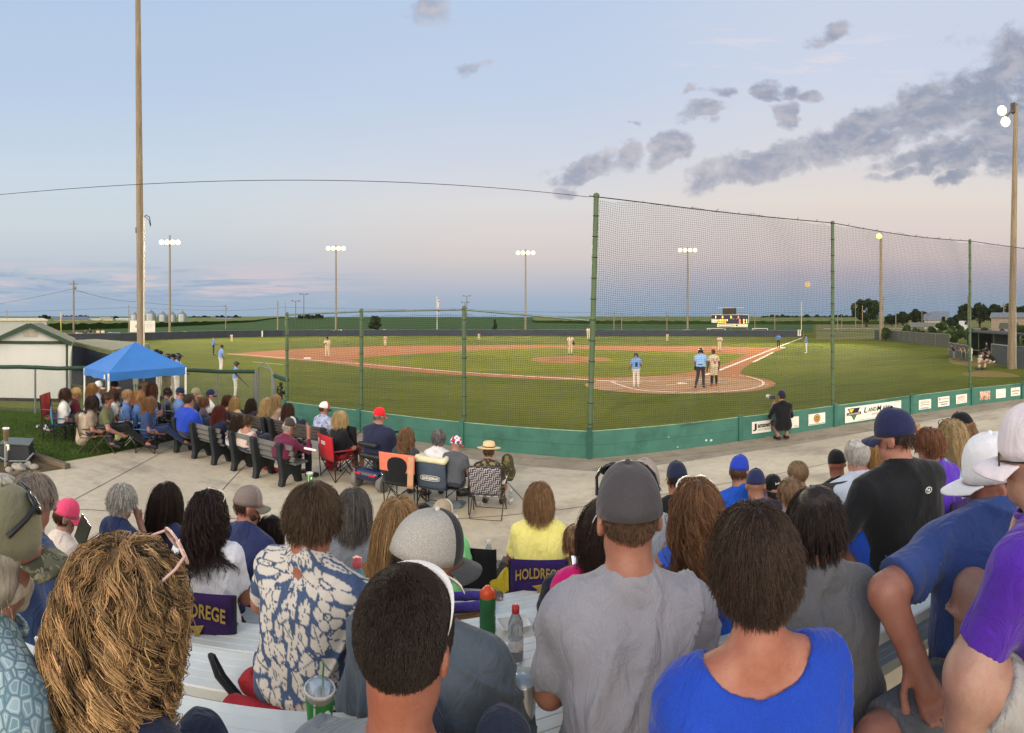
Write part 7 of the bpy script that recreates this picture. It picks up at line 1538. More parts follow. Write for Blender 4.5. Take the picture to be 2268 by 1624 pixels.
sit('girl with a low bun in a strappy top reaching her arm along the bench', 550, 934, **FR(550), s=1.0, fem=True, seat=BS, hd=18, shirt='b9a9a0', sleeve=0, tank=True, neck=.06, hem=-.04, hr=dict(style='short', col='4a3828', t=.014, n=500, bun=(0, -.09, -.03, .035)), skin='c08a6c', armL=((.22, .0, -.16), (.42, -.03, -.06)), arm='knee')
(_, loc, hd) = sit('white-haired man in a maroon shirt and charcoal cap on the bench end', 640, 946, **FR(640), s=1.06, w=1.05, seat=BS, hd=26, shirt='5a2038', sleeve=1.7, yaw=8, hat=dict(col='3c3836', opening=True), hr=dict(style='fringe', col='b5b0a8', t=.014, n=500), skin='b07860', pants='131418', arm='up', armL='knee', shoes='1a1a1c', lean=.10)
for i, (x, y, c, lb, sh_, st) in enumerate(((505, 887, '5a3c2c', 'brunette girl in coral laughing toward her blond friend', 'c07a70', dict(yaw=60, eyes=True)), (521, 893, 'b0905c', 'girl with loose golden blond hair beside the laughing brunette', 'b9a080', {}), (557, 896, '33241e', 'girl with long dark hair in a dark purple top on the back bench', '2a2434', {}), (591, 896, 'c0a070', 'girl with platinum blond hair and sunglasses up on the back bench', '25222a', dict(hat=dict(k='glasses', up=True, colr='4a3028'))),
                              (612, 888, 'a88a60', 'strawberry blond girl at the rear of the back bench group', '8a7a70', {}), (609, 906, '3c261e', 'girl with a brown half ponytail in a red top', '9a2430', {}), (639, 907, '4a3024', 'girl with long auburn-brown hair in a white tank top', 'd0ccc6', {}))):
    sit(lb, x, y, **BR(x), s=.96, fem=True, seat=BS, hd=20, shirt=sh_, sleeve=.3, hr=dict(style='long', col=c, ln=.27, wd=.06, t=.018, n=900, seed=30+i), skin='c08a70', **st)
sit('man in a white and red mesh cap and tie-dye shirt on the back bench', 719, 906, **BR(719), s=1.04, w=1.05, seat=BS, hd=34, shirt='8f96b0', sleeve=.8, yaw=22, hat=dict(col='d5d2cc', front='a0242c', brim='1c1c20'), hr=dict(style='short', col='5a4636', n=300), skin='b07860', shirtmat=mat('tie_dye', '9aa0b8', rough=.9, var=.3, scale=9, dirt=('5a6484', 12, .5, .62)))
(_, loc, hd) = sit('woman with short platinum hair in black on a red camp chair', 754, 930, 9.2, on=True, s=1.02, fem=True, seat=.34, hd=38, shirt='17171b', sleeve=.8, hr=dict(style='bob', col='c4a878', ln=.06, t=.026, n=900, seed=40), skin='c08a70', pants='8e2430', short=.8, arm='fwd', shoes='cfcfd2')
rc, _ = chair('quad', loc, hd, 'red camp chair with a white figure print under the platinum-haired woman', 'a81e28', s=.86); 
m = MB(); m.tube([(-.17, -.342, .72), (-.165, -.345, .84)], .008, 4); m.tube([(-.17, -.342, .78), (-.14, -.343, .80)], .006, 4)
for z in (.80, .775, .75): m.box((.0, -.345, z), (.16, .004, .014))
m.build('print', WPAINT, rc)
c_ = at(740, 9.6); lump('chair_bag', [cshape((-.03, 0, .62), (-.07, -.02, .1), .07, .10), cshape((.05, 0, .5), (.0, 0, .12), .06, .08)], fabric('a81e28'), 'red chair bag hanging beside the red camp chair', 'bag', loc=(c_[0], c_[1], .02))
c_ = at(790, 9.5); chair('quad', c_, 30, 'empty red camp chair with a black headrest by the teal wall', 'a02630', col2='17171a', s=1.0)
def scooter(loc, hd):
    root = empty('mobility_scooter', (loc[0], loc[1], .012), rz=-rad(hd)); tag(root, 'navy mobility scooter with grey tyres and red tail lights', 'mobility scooter'); NV = mat('scooter_navy', '1a2140', rough=.25, coat=.5, var=.05)
    V, Q = sdf_mesh([('c', A3(-.16, -.22, .24), A3(.16, -.22, .24), .11, .11, .08), ('c', A3(-.13, -.02, .22), A3(.13, -.02, .22), .09, .09, .08)], .015); mesh_obj('rear_body', V, Q, NV, root)
    m = MB(); m.box((0, .35, .13), (.42, .6, .06)); m.box((0, -.02, .40), (.10, .10, .2)); m.build('floor_board', BENCHB, root, bevel=.015)
    for sx in (-1, 1):
        for y, rr in ((-.2, .135), (.62, .115)):
            m = MB(); m.lathe([(rr*.55, -.045), (rr*.95, -.05), (rr, -.03), (rr, .03), (rr*.95, .05), (rr*.55, .045)], n=18, M=Matrix.Rotation(pi/2, 3, 'Y'), c=(sx*.26, y, rr)); w = m.build('wheel', mat('tyre_grey', '6a6762', rough=.8), root)
            m = MB(); m.lathe([(0, -.03), (rr*.55, -.04), (rr*.55, .04), (0, .03)], n=12, M=Matrix.Rotation(pi/2, 3, 'Y'), c=(sx*.26, y, rr)); m.build('rim', mat('rim_grey', '8f9093', rough=.35, metal=.5), w)
        m = MB(); m.box((sx*.15, -.332, .27), (.12, .02, .035)); m.build('tail_light', mat('tail_red', 'c01822', rough=.2), root, bevel=.006)
    V, Q = sdf_mesh([('c', A3(-.17, 0, .48), A3(.17, 0, .48), .05, .05, .04), ('c', A3(-.17, -.19, .54), A3(.17, -.19, .54), .05, .05, .05), ('c', A3(-.15, -.24, .74), A3(.15, -.24, .74), .045, .045, .08), ('c', A3(-.15, .16, .48), A3(.15, .16, .48), .045, .045, .1)], .015); mesh_obj('seat', V, Q, mat('black_vinyl', '191a1c', rough=.45), root)
    m = MB(); m.tube([(0, .62, .14), (0, .50, .80)], .03, 8); m.tube([(-.24, .44, .86), (0, .5, .82), (.24, .44, .86)], .018, 6); m.build('steering_column', BENCHB, root)
    m = MB(); m.lathe([(.12, 0), (.15, .24), (.155, .25), (.14, .25), (.115, .02), (0, .02)], n=4, c=(0, .66, .42), M=Matrix.Rotation(pi/4, 3, 'Z')); m.build('basket', mat('basket_black', '101113', rough=.6), root)
(_, loc, hd) = sit('man in a bright red cap and navy tee riding the mobility scooter', 840, 923, 8.75, on=True, s=1.06, w=1.22, seat=.47, hd=22, shirt='23263e', sleeve=.85, yaw=10, hat=dict(col='d8232c'), hr=dict(style='short', col='8a7a6c', n=300), skin='b98068', arm='fwd', belly=.03); scooter(loc, hd)
(_, loc, hd) = sit('woman with brown highlighted hair in a coral and black sling chair', 901, 968, 7.9, on=True, s=1.0, fem=True, seat=.34, hd=14, shirt='33363e', sleeve=.6, hr=dict(style='wavy', col='7a5c42', ln=.16, wd=.06, t=.02, n=1100, seed=41, grey=(.3, 1.5)), skin='b07456', arm='fwd', pants='1a1b20')
rc, _ = chair('quad', loc, hd, 'coral and black high-back camp chair with tan tubes', '17181b', s=.86)
cloth_panel(rc, 'back_trim', fabric('cc7058', .25), (-.33, -.325, .66), (.33, -.325, .66), (.34, -.34, .98), (-.34, -.34, .98), -.02, (0, -1, .4)); cloth_panel(rc, 'back_trim', fabric('b98a6c', .25), (.20, -.335, .42), (.31, -.335, .42), (.33, -.345, .95), (.22, -.345, .95), .01, (0, -1, 0))
(_, loc, hd) = sit('woman with cropped grey hair and a cream towel over her chair', 972, 972, 7.75, on=True, s=1.02, fem=True, seat=.34, hd=16, shirt='c9c6c8', sleeve=.8, hr=dict(style='short', col='6d6a68', t=.018, n=900, seed=42), skin='a86a4e', pants='16171c', arm='knee', shoes='26262a', legs=((.14, .44, .07), (.16, .50, -.34), (.20, .64, -.40)))
rc, _ = chair('director', loc, hd, 'slate blue director chair with side table lettered GUIDESMAN', '3f4a58', s=.86); 
M = Matrix.Translation((.0, -.288, .60)); text('GUIDESMAN', 'lettering', WPAINT, M, .30, .05, rc, bold=.02); m = MB(); m.tube([(.18*(abs(cos(a))**.35)*(1 if cos(a) > 0 else -1), -.286, .60+.042*sin(a)) for a in np.linspace(0, 2*pi, 25)[:-1]], .004, 4, closed=True); m.build('border', WPAINT, rc)
m = MB(); m.box((.46, .02, .42), (.36, .34, .02)); m.tube([(.62, -.1, .42), (.62, -.1, 0)], .01, 5); m.tube([(.62, .14, .42), (.62, .14, 0)], .01, 5); m.build('side_table', STEELB, rc)
a_ = rad(hd); tw = lambda x, y: A3(loc[0]+x*cos(a_)+y*sin(a_), loc[1]-x*sin(a_)+y*cos(a_), 0)
lump('towel', [cshape((-.21, -.235, .775), (.21, -.235, .775), .048), cshape((-.215, -.17, .79), (-.17, .02, .78), .043), cshape((.215, -.17, .79), (.17, .02, .78), .043)], mat('cream_terry', 'cfc8a8', rough=1, var=.08, bump=.5, bscale=90), 'cream towel draped over the slate blue chair back', 'towel', loc=(loc[0], loc[1], 0), hd=hd)
c_ = tw(.50, .0); lathe_obj('tumbler', [(.035, 0), (.042, .15), (.043, .155), (.036, .155), (.033, .02), (0, .02)], CUPW, (c_[0]-.04, c_[1], .375), 'white tumbler on the side table', 'cup')
c_ = at(960, 7.9); lump('blanket', [cshape((-.2, 0, .03), (.25, .1, .03), .06), cshape((.0, .05, .05), (.3, .25, .02), .05)], fabric('5a646c'), 'grey blue blanket heaped under the slate blue chair', 'blanket', loc=(c_[0]+.15, c_[1]-.25, .01))
sit('child in a red, white and blue camouflage cap beside the cream towel', 1010, 985, s=.80, seat=.40, hd=20, shirt='4c4f55', yaw=20, pitch=10, skin='b98a70', hat=dict(col='b02438', sc=1.1)); 
def patriot():
    def cu(nt, pos, b):
        v = nt.n('ShaderNodeTexVoronoi'); nt.put(v.inputs['Vector'], pos); v.inputs['Scale'].default_value = 26; f = X(nt, v.outputs['Color']); x, y, z = nt.sep(f)
        return nt.mix(nt.math('GREATER_THAN', x, .66), nt.mix(nt.math('GREATER_THAN', x, .33), lin('c02434'), lin('d8d6d4')), lin('24347c'))
    return mat('patriot_camo', 'c02434', rough=.9, custom=cu)
for o in COL.objects:
    if o.get('label', '').startswith('child in a red, white'):
        for c in o.children:
            if c.name.startswith('cap'):
                for i in range(len(c.data.materials)): c.data.materials[i] = patriot()
(_, loc, hd) = sit('woman in a straw hat and dark floral blouse on the webbed chair', 1083, 1000, 7.5, on=True, s=1.0, fem=True, seat=.33, hd=8, shirt='2a2420', sleeve=.8, hat=dict(k='straw'), hr=dict(style='short', col='5a4636', n=200), skin='b98a70', shirtmat=mat('floral_dark', '2a2622', rough=.9, var=.2, dirt=('7d7350', 14, .54, .60)), pants='8a7a60')
chair('lawn', loc, hd, 'black and white webbed lawn chair on brown tubes under the straw hat', web='brown', s=.84)
c_ = tw(0, 0); g_ = at(1124, 7.7); m = MB(); lump('folded_jacket', [cshape((.0, 0, .62), (.0, .08, .40), .09, .12)], mat('camo_jacket', '3c3a28', rough=.9, dirt=('7a7048', 16, .5, .58)), 'camouflage jacket hung over the webbed chair arm', 'jacket', loc=(g_[0], g_[1], .1))
bottle(G(1131, 1118, .0), 'clear water bottle on the pavement by the webbed chair', 'd8d8d8')
gg = np.random.default_rng(9); m = MB()
for k in range(16): p = G(1068+gg.normal()*12, 1116+gg.normal()*2.5); m.box((p[0], p[1], .02), (.03*gg.random()+.008, .015, .01), rz=gg.random()*3)
tag(m.build('popcorn_litter', CUPW), 'white popcorn crumbs spilled under the webbed chair', 'litter', kind='stuff')
foam_cup(G(686, 1076, .0)+A3(0, 0, .013), 'white and green foam cup on the pavement by the maroon-shirt man', 1.25, False)
c_ = G(598, 1050); lump('cooler_bag', [cshape((-.16, 0, .14), (.16, 0, .14), .13, .13, .03), ('p', A3(0, 0, .21), A3(0, 0, 1))], mat('bag_redwhite', 'cfc9bd', rough=.8, custom=lambda nt, pos, b: nt.mix(nt.sstep(nt.sep(pos)[2], .13, .135), lin('8e1828'), lin('cfc9bd'))), 'red and white cooler bag under the bench end', 'bag', loc=(c_[0], c_[1]+.15, .0), hd=10)
lump('notebook', [cshape((-.10, 0, 0), (.10, .05, 0), .02, .02, .01)], CUPW, 'open white notebook on the knee of the maroon-shirt man', 'notebook', loc=tuple(P(684, 996, 8.1)), hd=30, wr=0)
# photographer crouching at the wall
lgs = ((.15, .33, .02), (.10, .02, -.26), (.12, .22, -.32))
p_, e_, r_ = on_wall(1735); r_ -= .62
(rt, Hc, R) = person('photographer in black with a navy cap crouching at the teal wall', at(1735, r_, .012), 10, s=1.0, L=.74, pose='crouch', lean=.10, shirt='121316', sleeve=1.75, pants='121316', short=.9, legs=lgs, yaw=-12, pitch=2, hat=dict(col='1c2038', back=0), hr=dict(style='short', col='3a2c24', n=200), skin='b98068', arm=((.08, .10, -.24), (-.08, .26, -.02)), armL=((.08, .12, -.22), (-.06, .28, .0)), shoes='17181a', vx=.015, group=SPG)
cc = tuple(at(1735, r_, 0)+A3(-.12, .32, .98)); m = MB(); m.box(cc, (.13, .08, .09)); root = m.build('camera', mat('camera_grey', '3a3a3c', rough=.4), bevel=.01); tag(root, 'grey camera with a pale lens held by the crouching photographer', 'camera'); m = MB(); m.lathe([(.04, 0), (.05, .1), (.05, .16), (.04, .165), (0, .14)], n=14, M=Matrix.Rotation(-pi/2, 3, 'X'), c=(cc[0]-.02, cc[1]+.03, cc[2])); m.build('lens', mat('lens_pale', 'b5b2aa', rough=.4), root)
# ---------------------------------------------------------------- canopy crowd on the lawn
LC = [ # x, y, scale, label, shirt, hair or cap, extra
 (145, 874, 1.08, 'woman with brown bobbed hair in a white tee on a blue chair', 'c5c4be', ('bob', '4a2f24', .10), dict(fem=True), ('quad', '2a6a90', 'blue camp chair at the outer end of the lawn group')),
 (170, 872, 1.05, 'child with straw-blond hair in maroon beside the red chair', '5a1c28', ('short', 'c4a06a', .1), {}, ('quad', '33363a', 'charcoal camp chair under the straw-blond child')),
 (205, 862, 1.06, 'woman with a blond ponytail right behind the white-cap man', '33363c', ('long', 'a07848', .14), dict(fem=True), None),
 (219, 858, 1.12, 'man in a white cap and pale blue tee raising his hand', '9aa8bf', ('cap', 'd5d3ce', None), dict(arm='chin', yaw=12), ('quad', '4a4a50', 'dark camp chair under the white-cap man')),
 (254, 858, 1.12, 'man in a black and tan cap and grey tee under the canopy', '8a929a', ('cap', '1d1a1a', 'b59a74'), dict(yaw=16), None),
 (206, 892, 1.06, 'woman with thick dark hair in a patterned top on a tan lounger', '8a7a6a', ('bob', '33221c', .10), dict(fem=True), ('sling', 'c9ac7a', 'tan sling lawn chair with a coat hung on it')),
 (239, 886, 1.14, 'man in an olive green tee stretched out on a brown sling chair', '5a5c40', ('short', '4a3020', .1), dict(arm='lean', pants='1a1a1c', legs=((.14, .42, .08), (.16, .82, -.20), (.17, .95, -.25)), shoes='141416', hd=56), ('sling', '9a6e50', 'brown sling lawn chair under the olive-tee man')),
 (253, 876, 1.04, 'woman with chin-length brown hair in cream under the canopy', 'c9c2b4', ('bob', '4a2c20', .09), dict(fem=True), None),
 (284, 878, 1.12, 'man with short sandy hair in a medium blue tee', '4e6a9c', ('short', 'a5825c', .1), dict(w=1.05, hd=52), ('lawn', None, 'blue webbed aluminium lawn chair under the sandy-haired man')),
 (308, 881, 1.08, 'woman with honey-blond hair in a blue tee on a webbed chair', '4e6a9c', ('bob', 'a87c50', .08), dict(fem=True, hd=52), ('lawn', None, 'blue webbed aluminium lawn chair under the honey-blond woman')),
 (331, 895, 1.02, 'girl with light brown hair and jeans sitting with a blue towel chair', '2c3c60', ('long', '8a6444', .12), dict(fem=True, hd=58, pants='1f2a48', legs=((.12, .44, .08), (.13, .82, -.18), (.14, .96, -.23))), ('quad', '2f6ea8', 'bright blue camp chair with a towel hanging from its back')),
 (318, 858, 1.08, 'man in a khaki cap and black tee at the pole', '25262a', ('cap', '7d745c', None), dict(yaw=20), ('quad', '3a3c40', 'grey camp chair at the foot of the tall pole')),
 (338, 862, 1.06, 'woman with a wavy brown ponytail near the white canopy leg', '5c5048', ('long', '5c3c2a', .12), dict(fem=True), ('quad', '2c2e32', 'dark camp chair near the white canopy leg')),
 (372, 872, .98, 'boy with black hair bent forward behind the wheelchair', '3c4250', ('short', '1c1614', .1), dict(pitch=24), None),
 (399, 872, 1.06, 'man in a navy cap and medium blue tee by the bucket', '5a74a4', ('cap', '1c2440', None), {}, ('quad', '26282e', 'black camp chair with pale edges under the navy-cap man')),
 (434, 874, 1.08, 'man in an olive cap and dark tee past the canopy', '2a2c32', ('cap', '7c7a5c', None), dict(yaw=26), ('quad', '1f2124', 'black camp chair by the chain-link fence')),
 (453, 892, .88, 'girl with ginger-brown hair low behind the royal blue shirt', '4c4048', ('bob', '6a4630', .08), dict(fem=True), None),
 (467, 876, 1.02, 'woman in a navy cap and white tee before the fence', 'd0cec8', ('cap', '1d2644', None), dict(fem=True, yaw=14), ('quad', '2a2c34', 'navy black camp chair before the fence with the white-tee woman'))]
for i, (x, y, s_, lb, sh_, hh, ex, ch) in enumerate(LC):
    k = dict(ex); hd_ = k.pop('hd', 46+(i*7) % 19-9); k.setdefault('yaw', (i*37) % 61-30); k.setdefault('pitch', (i*13) % 17); k.setdefault('arm', ('lap', 'cross', 'knee', 'lap', 'fwd')[i % 5]); k.setdefault('side', ((i*5) % 7-3)*.012); k.setdefault('legs', ((.12, .38, .14), (.13, .44, -.22), (.14, .58, -.28))); k.setdefault('yaw', 6)
    if hh[0] == 'cap': k['hat'] = dict(col=hh[1], brim=hh[2]); k['hr'] = dict(style='short', col='5a4636', n=0, vx=.018)
    else: k['hr'] = dict(style=hh[0], col=hh[1], ln=hh[2], t=.022, n=500, vx=.016, seed=60+i) if hh[0] != 'short' else dict(style='short', col=hh[1], t=.018, n=500, vx=.016, seed=60+i)
    (_, loc, hd) = sit(lb, x, y, s=s_, seat=.32, L=.66, hd=hd_, shirt=sh_, sleeve=.7, skin=('b98068', 'b07456', 'c08a70')[i % 3], **k)
    if ch: chair(ch[0], loc, hd, ch[2], ch[1] or '3f7fb0', s=s_*.80, web='blue' if ch[0] == 'lawn' else None, seat=.44)
c_ = at(128, 12.4); chair('quad', c_, 60, 'empty red camp chair at the outer edge of the lawn group', 'a8342c', s=1.1)
c_ = G(98, 952); lump('blanket', [cshape((-.25, 0, .03), (.3, .05, .03), .05), cshape((.05, .05, .06), (.25, -.05, .05), .07)], mat('blanket_bw', '222024', rough=.9, dirt=('b9b4b4', 9, .5, .55)), 'black and white blanket heaped on the grass by the fence', 'blanket', loc=(c_[0], c_[1], .01))
c_ = at(186, 11.0); lump('coat', [cshape((-.05, 0, .72), (-.08, .0, .22), .09, .13), cshape((.08, 0, .7), (.05, 0, .3), .06, .1)], fabric('a59684'), 'beige coat hung over the back of the tan lounger', 'coat', loc=(c_[0], c_[1], .02))
c_ = G(262, 978); lump('gift_bag', [cshape((-.06, 0, .07), (.06, 0, .10), .07)], mat('bag_lime', '8fa84c', rough=.7, dirt=('d0d2b0', 14, .5, .56)), 'lime green print bag under the brown sling chair', 'bag', loc=(c_[0], c_[1], .01))
c_ = at(344, 11.3); lump('towel', [cshape((-.16, 0, .78), (.16, 0, .78), .04), cshape((-.15, -.02, .74), (-.15, -.04, .22), .03), cshape((.0, -.02, .74), (.0, -.04, .25), .03), cshape((.15, -.02, .74), (.15, -.04, .18), .03)], mat('towel_blue', '2f6ea8', rough=1, var=.1, bump=.5, bscale=60), 'blue towel hanging from the bright blue camp chair', 'towel', loc=(c_[0], c_[1], .02), hd=58)
def wheelchair(loc, hd):
    root = empty('wheelchair', (loc[0], loc[1], .012), rz=-rad(hd)); tag(root, 'empty black wheelchair folded among the lawn chairs', 'wheelchair')
    for sx in (-1, 1):
        m = MB(); m.tube([(sx*.24, .30*cos(a), .32+.30*sin(a)) for a in np.linspace(0, 2*pi, 25)[:-1]], .014, 5, closed=True)
        for a in np.linspace(0, pi, 7)[:-1]: m.tube([(sx*.24, .3*cos(a), .32+.3*sin(a)), (sx*.24, -.3*cos(a), .32-.3*sin(a))], .003, 3)
        m.build('wheel', STEELB, root); m = MB(); m.tube([(sx*.2, -.15, .9), (sx*.2, -.12, .45), (sx*.2, .3, .45), (sx*.2, .36, .08)], .012, 5); m.tube([(sx*.2, -.15, .68), (sx*.2, .25, .66)], .012, 5); m.build('side_frame', GALV, root)
    cloth_panel(root, 'seat', fabric('17181a'), (-.2, .28, .46), (.2, .28, .46), (.2, -.12, .46), (-.2, -.12, .46), .03, (0, 0, -1)); cloth_panel(root, 'backrest', fabric('17181a'), (-.2, -.13, .48), (.2, -.13, .48), (.2, -.15, .86), (-.2, -.15, .86), .03, (0, -1, 0))
wheelchair(at(378, 12.2), 50)
# left foreground yard: hydrant pipe, pump box, timber edge, stones
c_ = G(13, 1035); root = empty('standpipe', c_); tag(root, 'grey water standpipe with a white cap and side valve', 'standpipe'); k = 1.0
m = MB(); m.tube([(0, 0, 0), (0, 0, .50)], .033, 10); m.build('pipe', mat('pipe_grey', '8d8f8c', rough=.5, metal=.3, var=.15), root); m = MB(); m.lathe([(.045, .50), (.045, .55), (.055, .57), (.055, .66), (.06, .68), (.06, .72), (0, .73)], n=14); m.build('valve_head', mat('valve_brown', '6a5540', rough=.6, var=.2), root); m = MB(); m.tube([(.03, 0, .42), (.11, -.02, .44), (.11, -.02, .34)], .022, 7); m.build('side_valve', WPAINT, root); m = MB(); m.lathe([(.07, .73), (.06, .75), (0, .757)], n=14); m.build('pipe_cap', WPAINT, root)
m = MB(); m.tube([(.12, -.02, .36), (.17, -.03, .26), (.14, -.04, .16), (.05, -.03, .12)], .012, 5); m.build('hose', MATS['black_cord'], root)
c_ = G(38, 1018); m = MB(); V = [(-.33, -.3, 0), (.33, -.3, 0), (.33, .3, 0), (-.33, .3, 0), (-.27, -.25, .34), (.27, -.25, .34), (.27, .25, .34), (-.27, .25, .34)]; m.add(V, [(3, 2, 1, 0), (4, 5, 6, 7), (0, 1, 5, 4), (1, 2, 6, 5), (2, 3, 7, 6), (3, 0, 4, 7)]); root = m.build('pump_box', mat('pump_black', '23272a', rough=.5, var=.1), loc=(c_[0], c_[1], .01), rz=.75, bevel=.015); tag(root, 'squat dark pump cover with a grey lid beside the standpipe', 'utility box'); m = MB(); m.box((0, 0, .355), (.60, .54, .03)); m.build('lid', mat('pump_lid', '5c6462', rough=.5, var=.1), root, bevel=.006); m = MB(); m.tube([(-.4, -.36, .16), (-.1, -.40, .06), (.25, -.38, .07), (.36, -.2, .18)], .018, 6); m.build('hose', mat('hose_grey', '8f9492', rough=.5), root)
TIM = mat('timber_grey', '6b5d4c', rough=.9, var=.25, scale=4, stretch=(1, 6, 6), bump=.4)
for a_, b_, lb in (((-60, 1082), (42, 1056), 'weathered landscape timber along the pavement edge'), ((60, 1008), (150, 1040), 'weathered landscape timber running from the pump box to the pavement')):
    A_, Bq = G(*a_), G(*b_); m = MB(); m.beam(A_+A3(0, 0, .05), Bq+A3(0, 0, .05), .14, .10); tag(m.build('landscape_timber', TIM, bevel=.01), lb, 'timber', 'landscape timbers')
sheet('garden_soil', [(-60, 1075), (42, 1053), (140, 1038), (70, 1012), (20, 1012), (-60, 1030)], dirt_mat('soil', '4e4030', '66573f'), .018)
g_ = np.random.default_rng(3)
for k_, (x, y, sz, lb) in enumerate(((38, 1041, .15, 'largest pale stone in the soil bed'), (60, 1037, .11, 'pale grey stone right of the largest one'), (20, 1046, .10, 'pale stone nearest the standpipe foot'), (78, 1040, .08, 'small stone toward the timber'))):
    c_ = G(x, y); V, Q = sdf_mesh([('e', A3(0, 0, .04), None, (sz, sz*.75, sz*.55), .02), ('e', A3(sz*.4, sz*.2, .03), None, (sz*.7, sz*.6, sz*.45), .03)], .02, wrinkle(.012, k_)); tag(mesh_obj('stone', V, Q, mat('stone', '9a9183', rough=.9, var=.2, scale=8, bump=.4), loc=(c_[0], c_[1], .01), rz=k_*1.3), lb, 'stone', 'stones in the soil bed')
# ---------------------------------------------------------------- players, coaches, umpires
CRM = 'c9b899'; LBL = '6d93c8'; WTP = 'cfcac4'
def num(rt, s_, y=-.135, z=1.12, h=.2, mt=None): text(s_, 'number', mt or mat('number_navy', '1b2340', rough=.8), Matrix.Translation((0, y, z)), .05*len(s_)+.06, h, rt, bold=.03)
def playercap(c): return dict(col=c)
stand('umpire in a light blue shirt and charcoal trousers behind third base', 473, 787, 746, 60, shirt='5a86c4', pants='33333a', sleeve=.6, hat=playercap('1c2036'), skin='b07860', group='players and umpires')
stand('left fielder far off in front of the 335 sign', 513, 758, 739, 170, shirt=CRM, pants=CRM, sleeve=.6, hat=playercap('1a1a1e'), sock='141416', skin='b98068', arm='glove')
stand('coach in a light blue tee and white trousers standing before the fence', 489, 825, 766, 40, w=1.12, belly=.03, shirt=LBL, pants=WTP, sleeve=.6, hat=playercap('17181c'), skin='b07860', arm='hips', yaw=30, shoes='d0d0d0')
(rt, Hc, R), loc, s_ = stand('batter on deck in a black helmet holding a bat by the fence', 521, 882, 803, 62, shirt=LBL, pants=WTP, sleeve=.6, hat=dict(k='helmet'), skin='b07860', arm='bat', yaw=10, vx=.018)
a_, b_ = P(551, 857, rg(882)-.25), P(516, 822, rg(882)-.25); m = MB(); d_ = b_-a_; m.tube([a_+d_*f for f in (0, .3, .6, .8, 1)], [.014, .014, .022, .032, .03], 8); tag(m.build('baseball_bat', mat('bat_black', '17181b', rough=.35)), 'dark bat held across the shoulder of the on-deck batter', 'bat')
stand('third baseman in a cream uniform with hands on knees by his glove', 725, 792, 747, 165, shirt=CRM, pants=CRM, sleeve=.6, hat=playercap('1a1a1e'), sock='121215', skin='b98068', arm='glove', armL='down', pitch=16, shoes='b05040', belt='1a1a1e')
stand('shortstop crouching at the back edge of the clay', 853, 768, 742, 150, shirt=CRM, pants=CRM, sleeve=.6, hat=playercap('3a2a28'), sock='121215', skin='b98068', arm='glove', pitch=30, lean=.16)
stand('center-left outfielder in cream bending forward', 1061, 754, 737, 180, shirt=CRM, pants=CRM, sleeve=.6, hat=playercap('1a1a1e'), sock='121215', skin='b98068', lean=.2, arm='knee', legs=((.16, .10, -.42), (.20, .0, -.84), (.22, .12, -.89)))
(rt, Hc, R), loc, s_ = stand('pitcher in cream on the mound holding a black glove to his chest', 1263, 788.5, 743.5, 168, z=.14, r=rg(790), shirt=CRM, pants=CRM, sleeve=.6, hat=playercap('1a1a1e'), sock='121215', skin='b98068', arm=((.10, .02, -.27), (.06, .08, -.50)), armL=((.10, .06, -.24), (-.02, .22, -.12)), belt='1a1a1e')
lump('fielding_glove', [('e', A3(0, 0, 0), None, (.11*s_, .06*s_, .14*s_), .01)], mat('black_leather', '1a1816'), 'black glove at the chest of the pitcher', 'glove', vx=.03, loc=tuple(P(1270, 760.5, rg(790)-.35)), wr=.008)
stand('outfielder partly hidden behind the tall corner post', 1303, 771, 742, 180, r=72, shirt=CRM, pants=CRM, sleeve=.6, hat=playercap('3a3a3e'), sock='121215', skin='b98068')
stand('right-center outfielder in cream bent at the knees', 1478, 757, 738, 185, shirt=CRM, pants=CRM, sleeve=.6, hat=playercap('1a1a1e'), sock='121215', skin='b98068', arm='knee', lean=.14)
(rt, Hc, R), loc, s_ = stand('first baseman in cream with hands together at his chest', 1594, 779, 742.5, 200, shirt=CRM, pants=CRM, sleeve=.6, hat=playercap('3a2420'), sock='121215', skin='b98068', arm='glove', belt='1a1a1e')
(rt, Hc, R), loc, s_ = stand('batter in a light blue number 1 jersey and white trousers, back turned', 1409, 858, 784, 8, shirt=LBL, pants='d0c6ba', sleeve=.6, hat=dict(k='helmet', col='2a3048'), skin='b98068', arm='glove', armL=((.10, .0, -.27), (.12, .10, -.42)), pitch=24, yaw=30, shoes='c9c4bc', vx=.018); num(rt, '1')
(rt, Hc, R), loc, s_ = stand('plate umpire in a pale blue shirt, charcoal trousers and black mask', 1552, 859, 774, 26, w=1.08, shirt='8fb0d8', pants='35353a', sleeve=.6, hat=dict(k='helmet', col='17171b', mask=True), skin='b07860', arm=((.08, .08, -.25), (-.03, .28, -.28)), armL=((.06, .02, -.27), (.02, .14, -.48)), legs=((.10, .12, -.42), (.12, .02, -.84), (.14, .15, -.89)), legL=((.12, -.02, -.42), (.20, -.26, -.82), (.22, -.12, -.88)), yaw=20, pitch=10, shoes='141416', belt='141416', vx=.018)
m = MB(); m.box((-.24, -.02, .84), (.05, .16, .18)); m.build('ball_bag', fabric('1a1b22'), rt, bevel=.01)
(rt, Hc, R), loc, s_ = stand('catcher in cream with black leg guards and red straps, back turned', 1581, 855, 776, 2, w=1.05, shirt=CRM, pants=CRM, sleeve=.6, hat=dict(col='4a3a34', brim=False, button=False), skin='5c4638', arm='down', sock='141214', shoes='a85040', vx=.018)
m = MB()
for sx in (-1, 1): m.grid(lambda u, v: (sx*(.12-.12*u)+(v-.5)*.03, -.150-.006*sin(pi*u), 1.30-.26*u), 6, 1, thick=(0, -.006, 0)); 
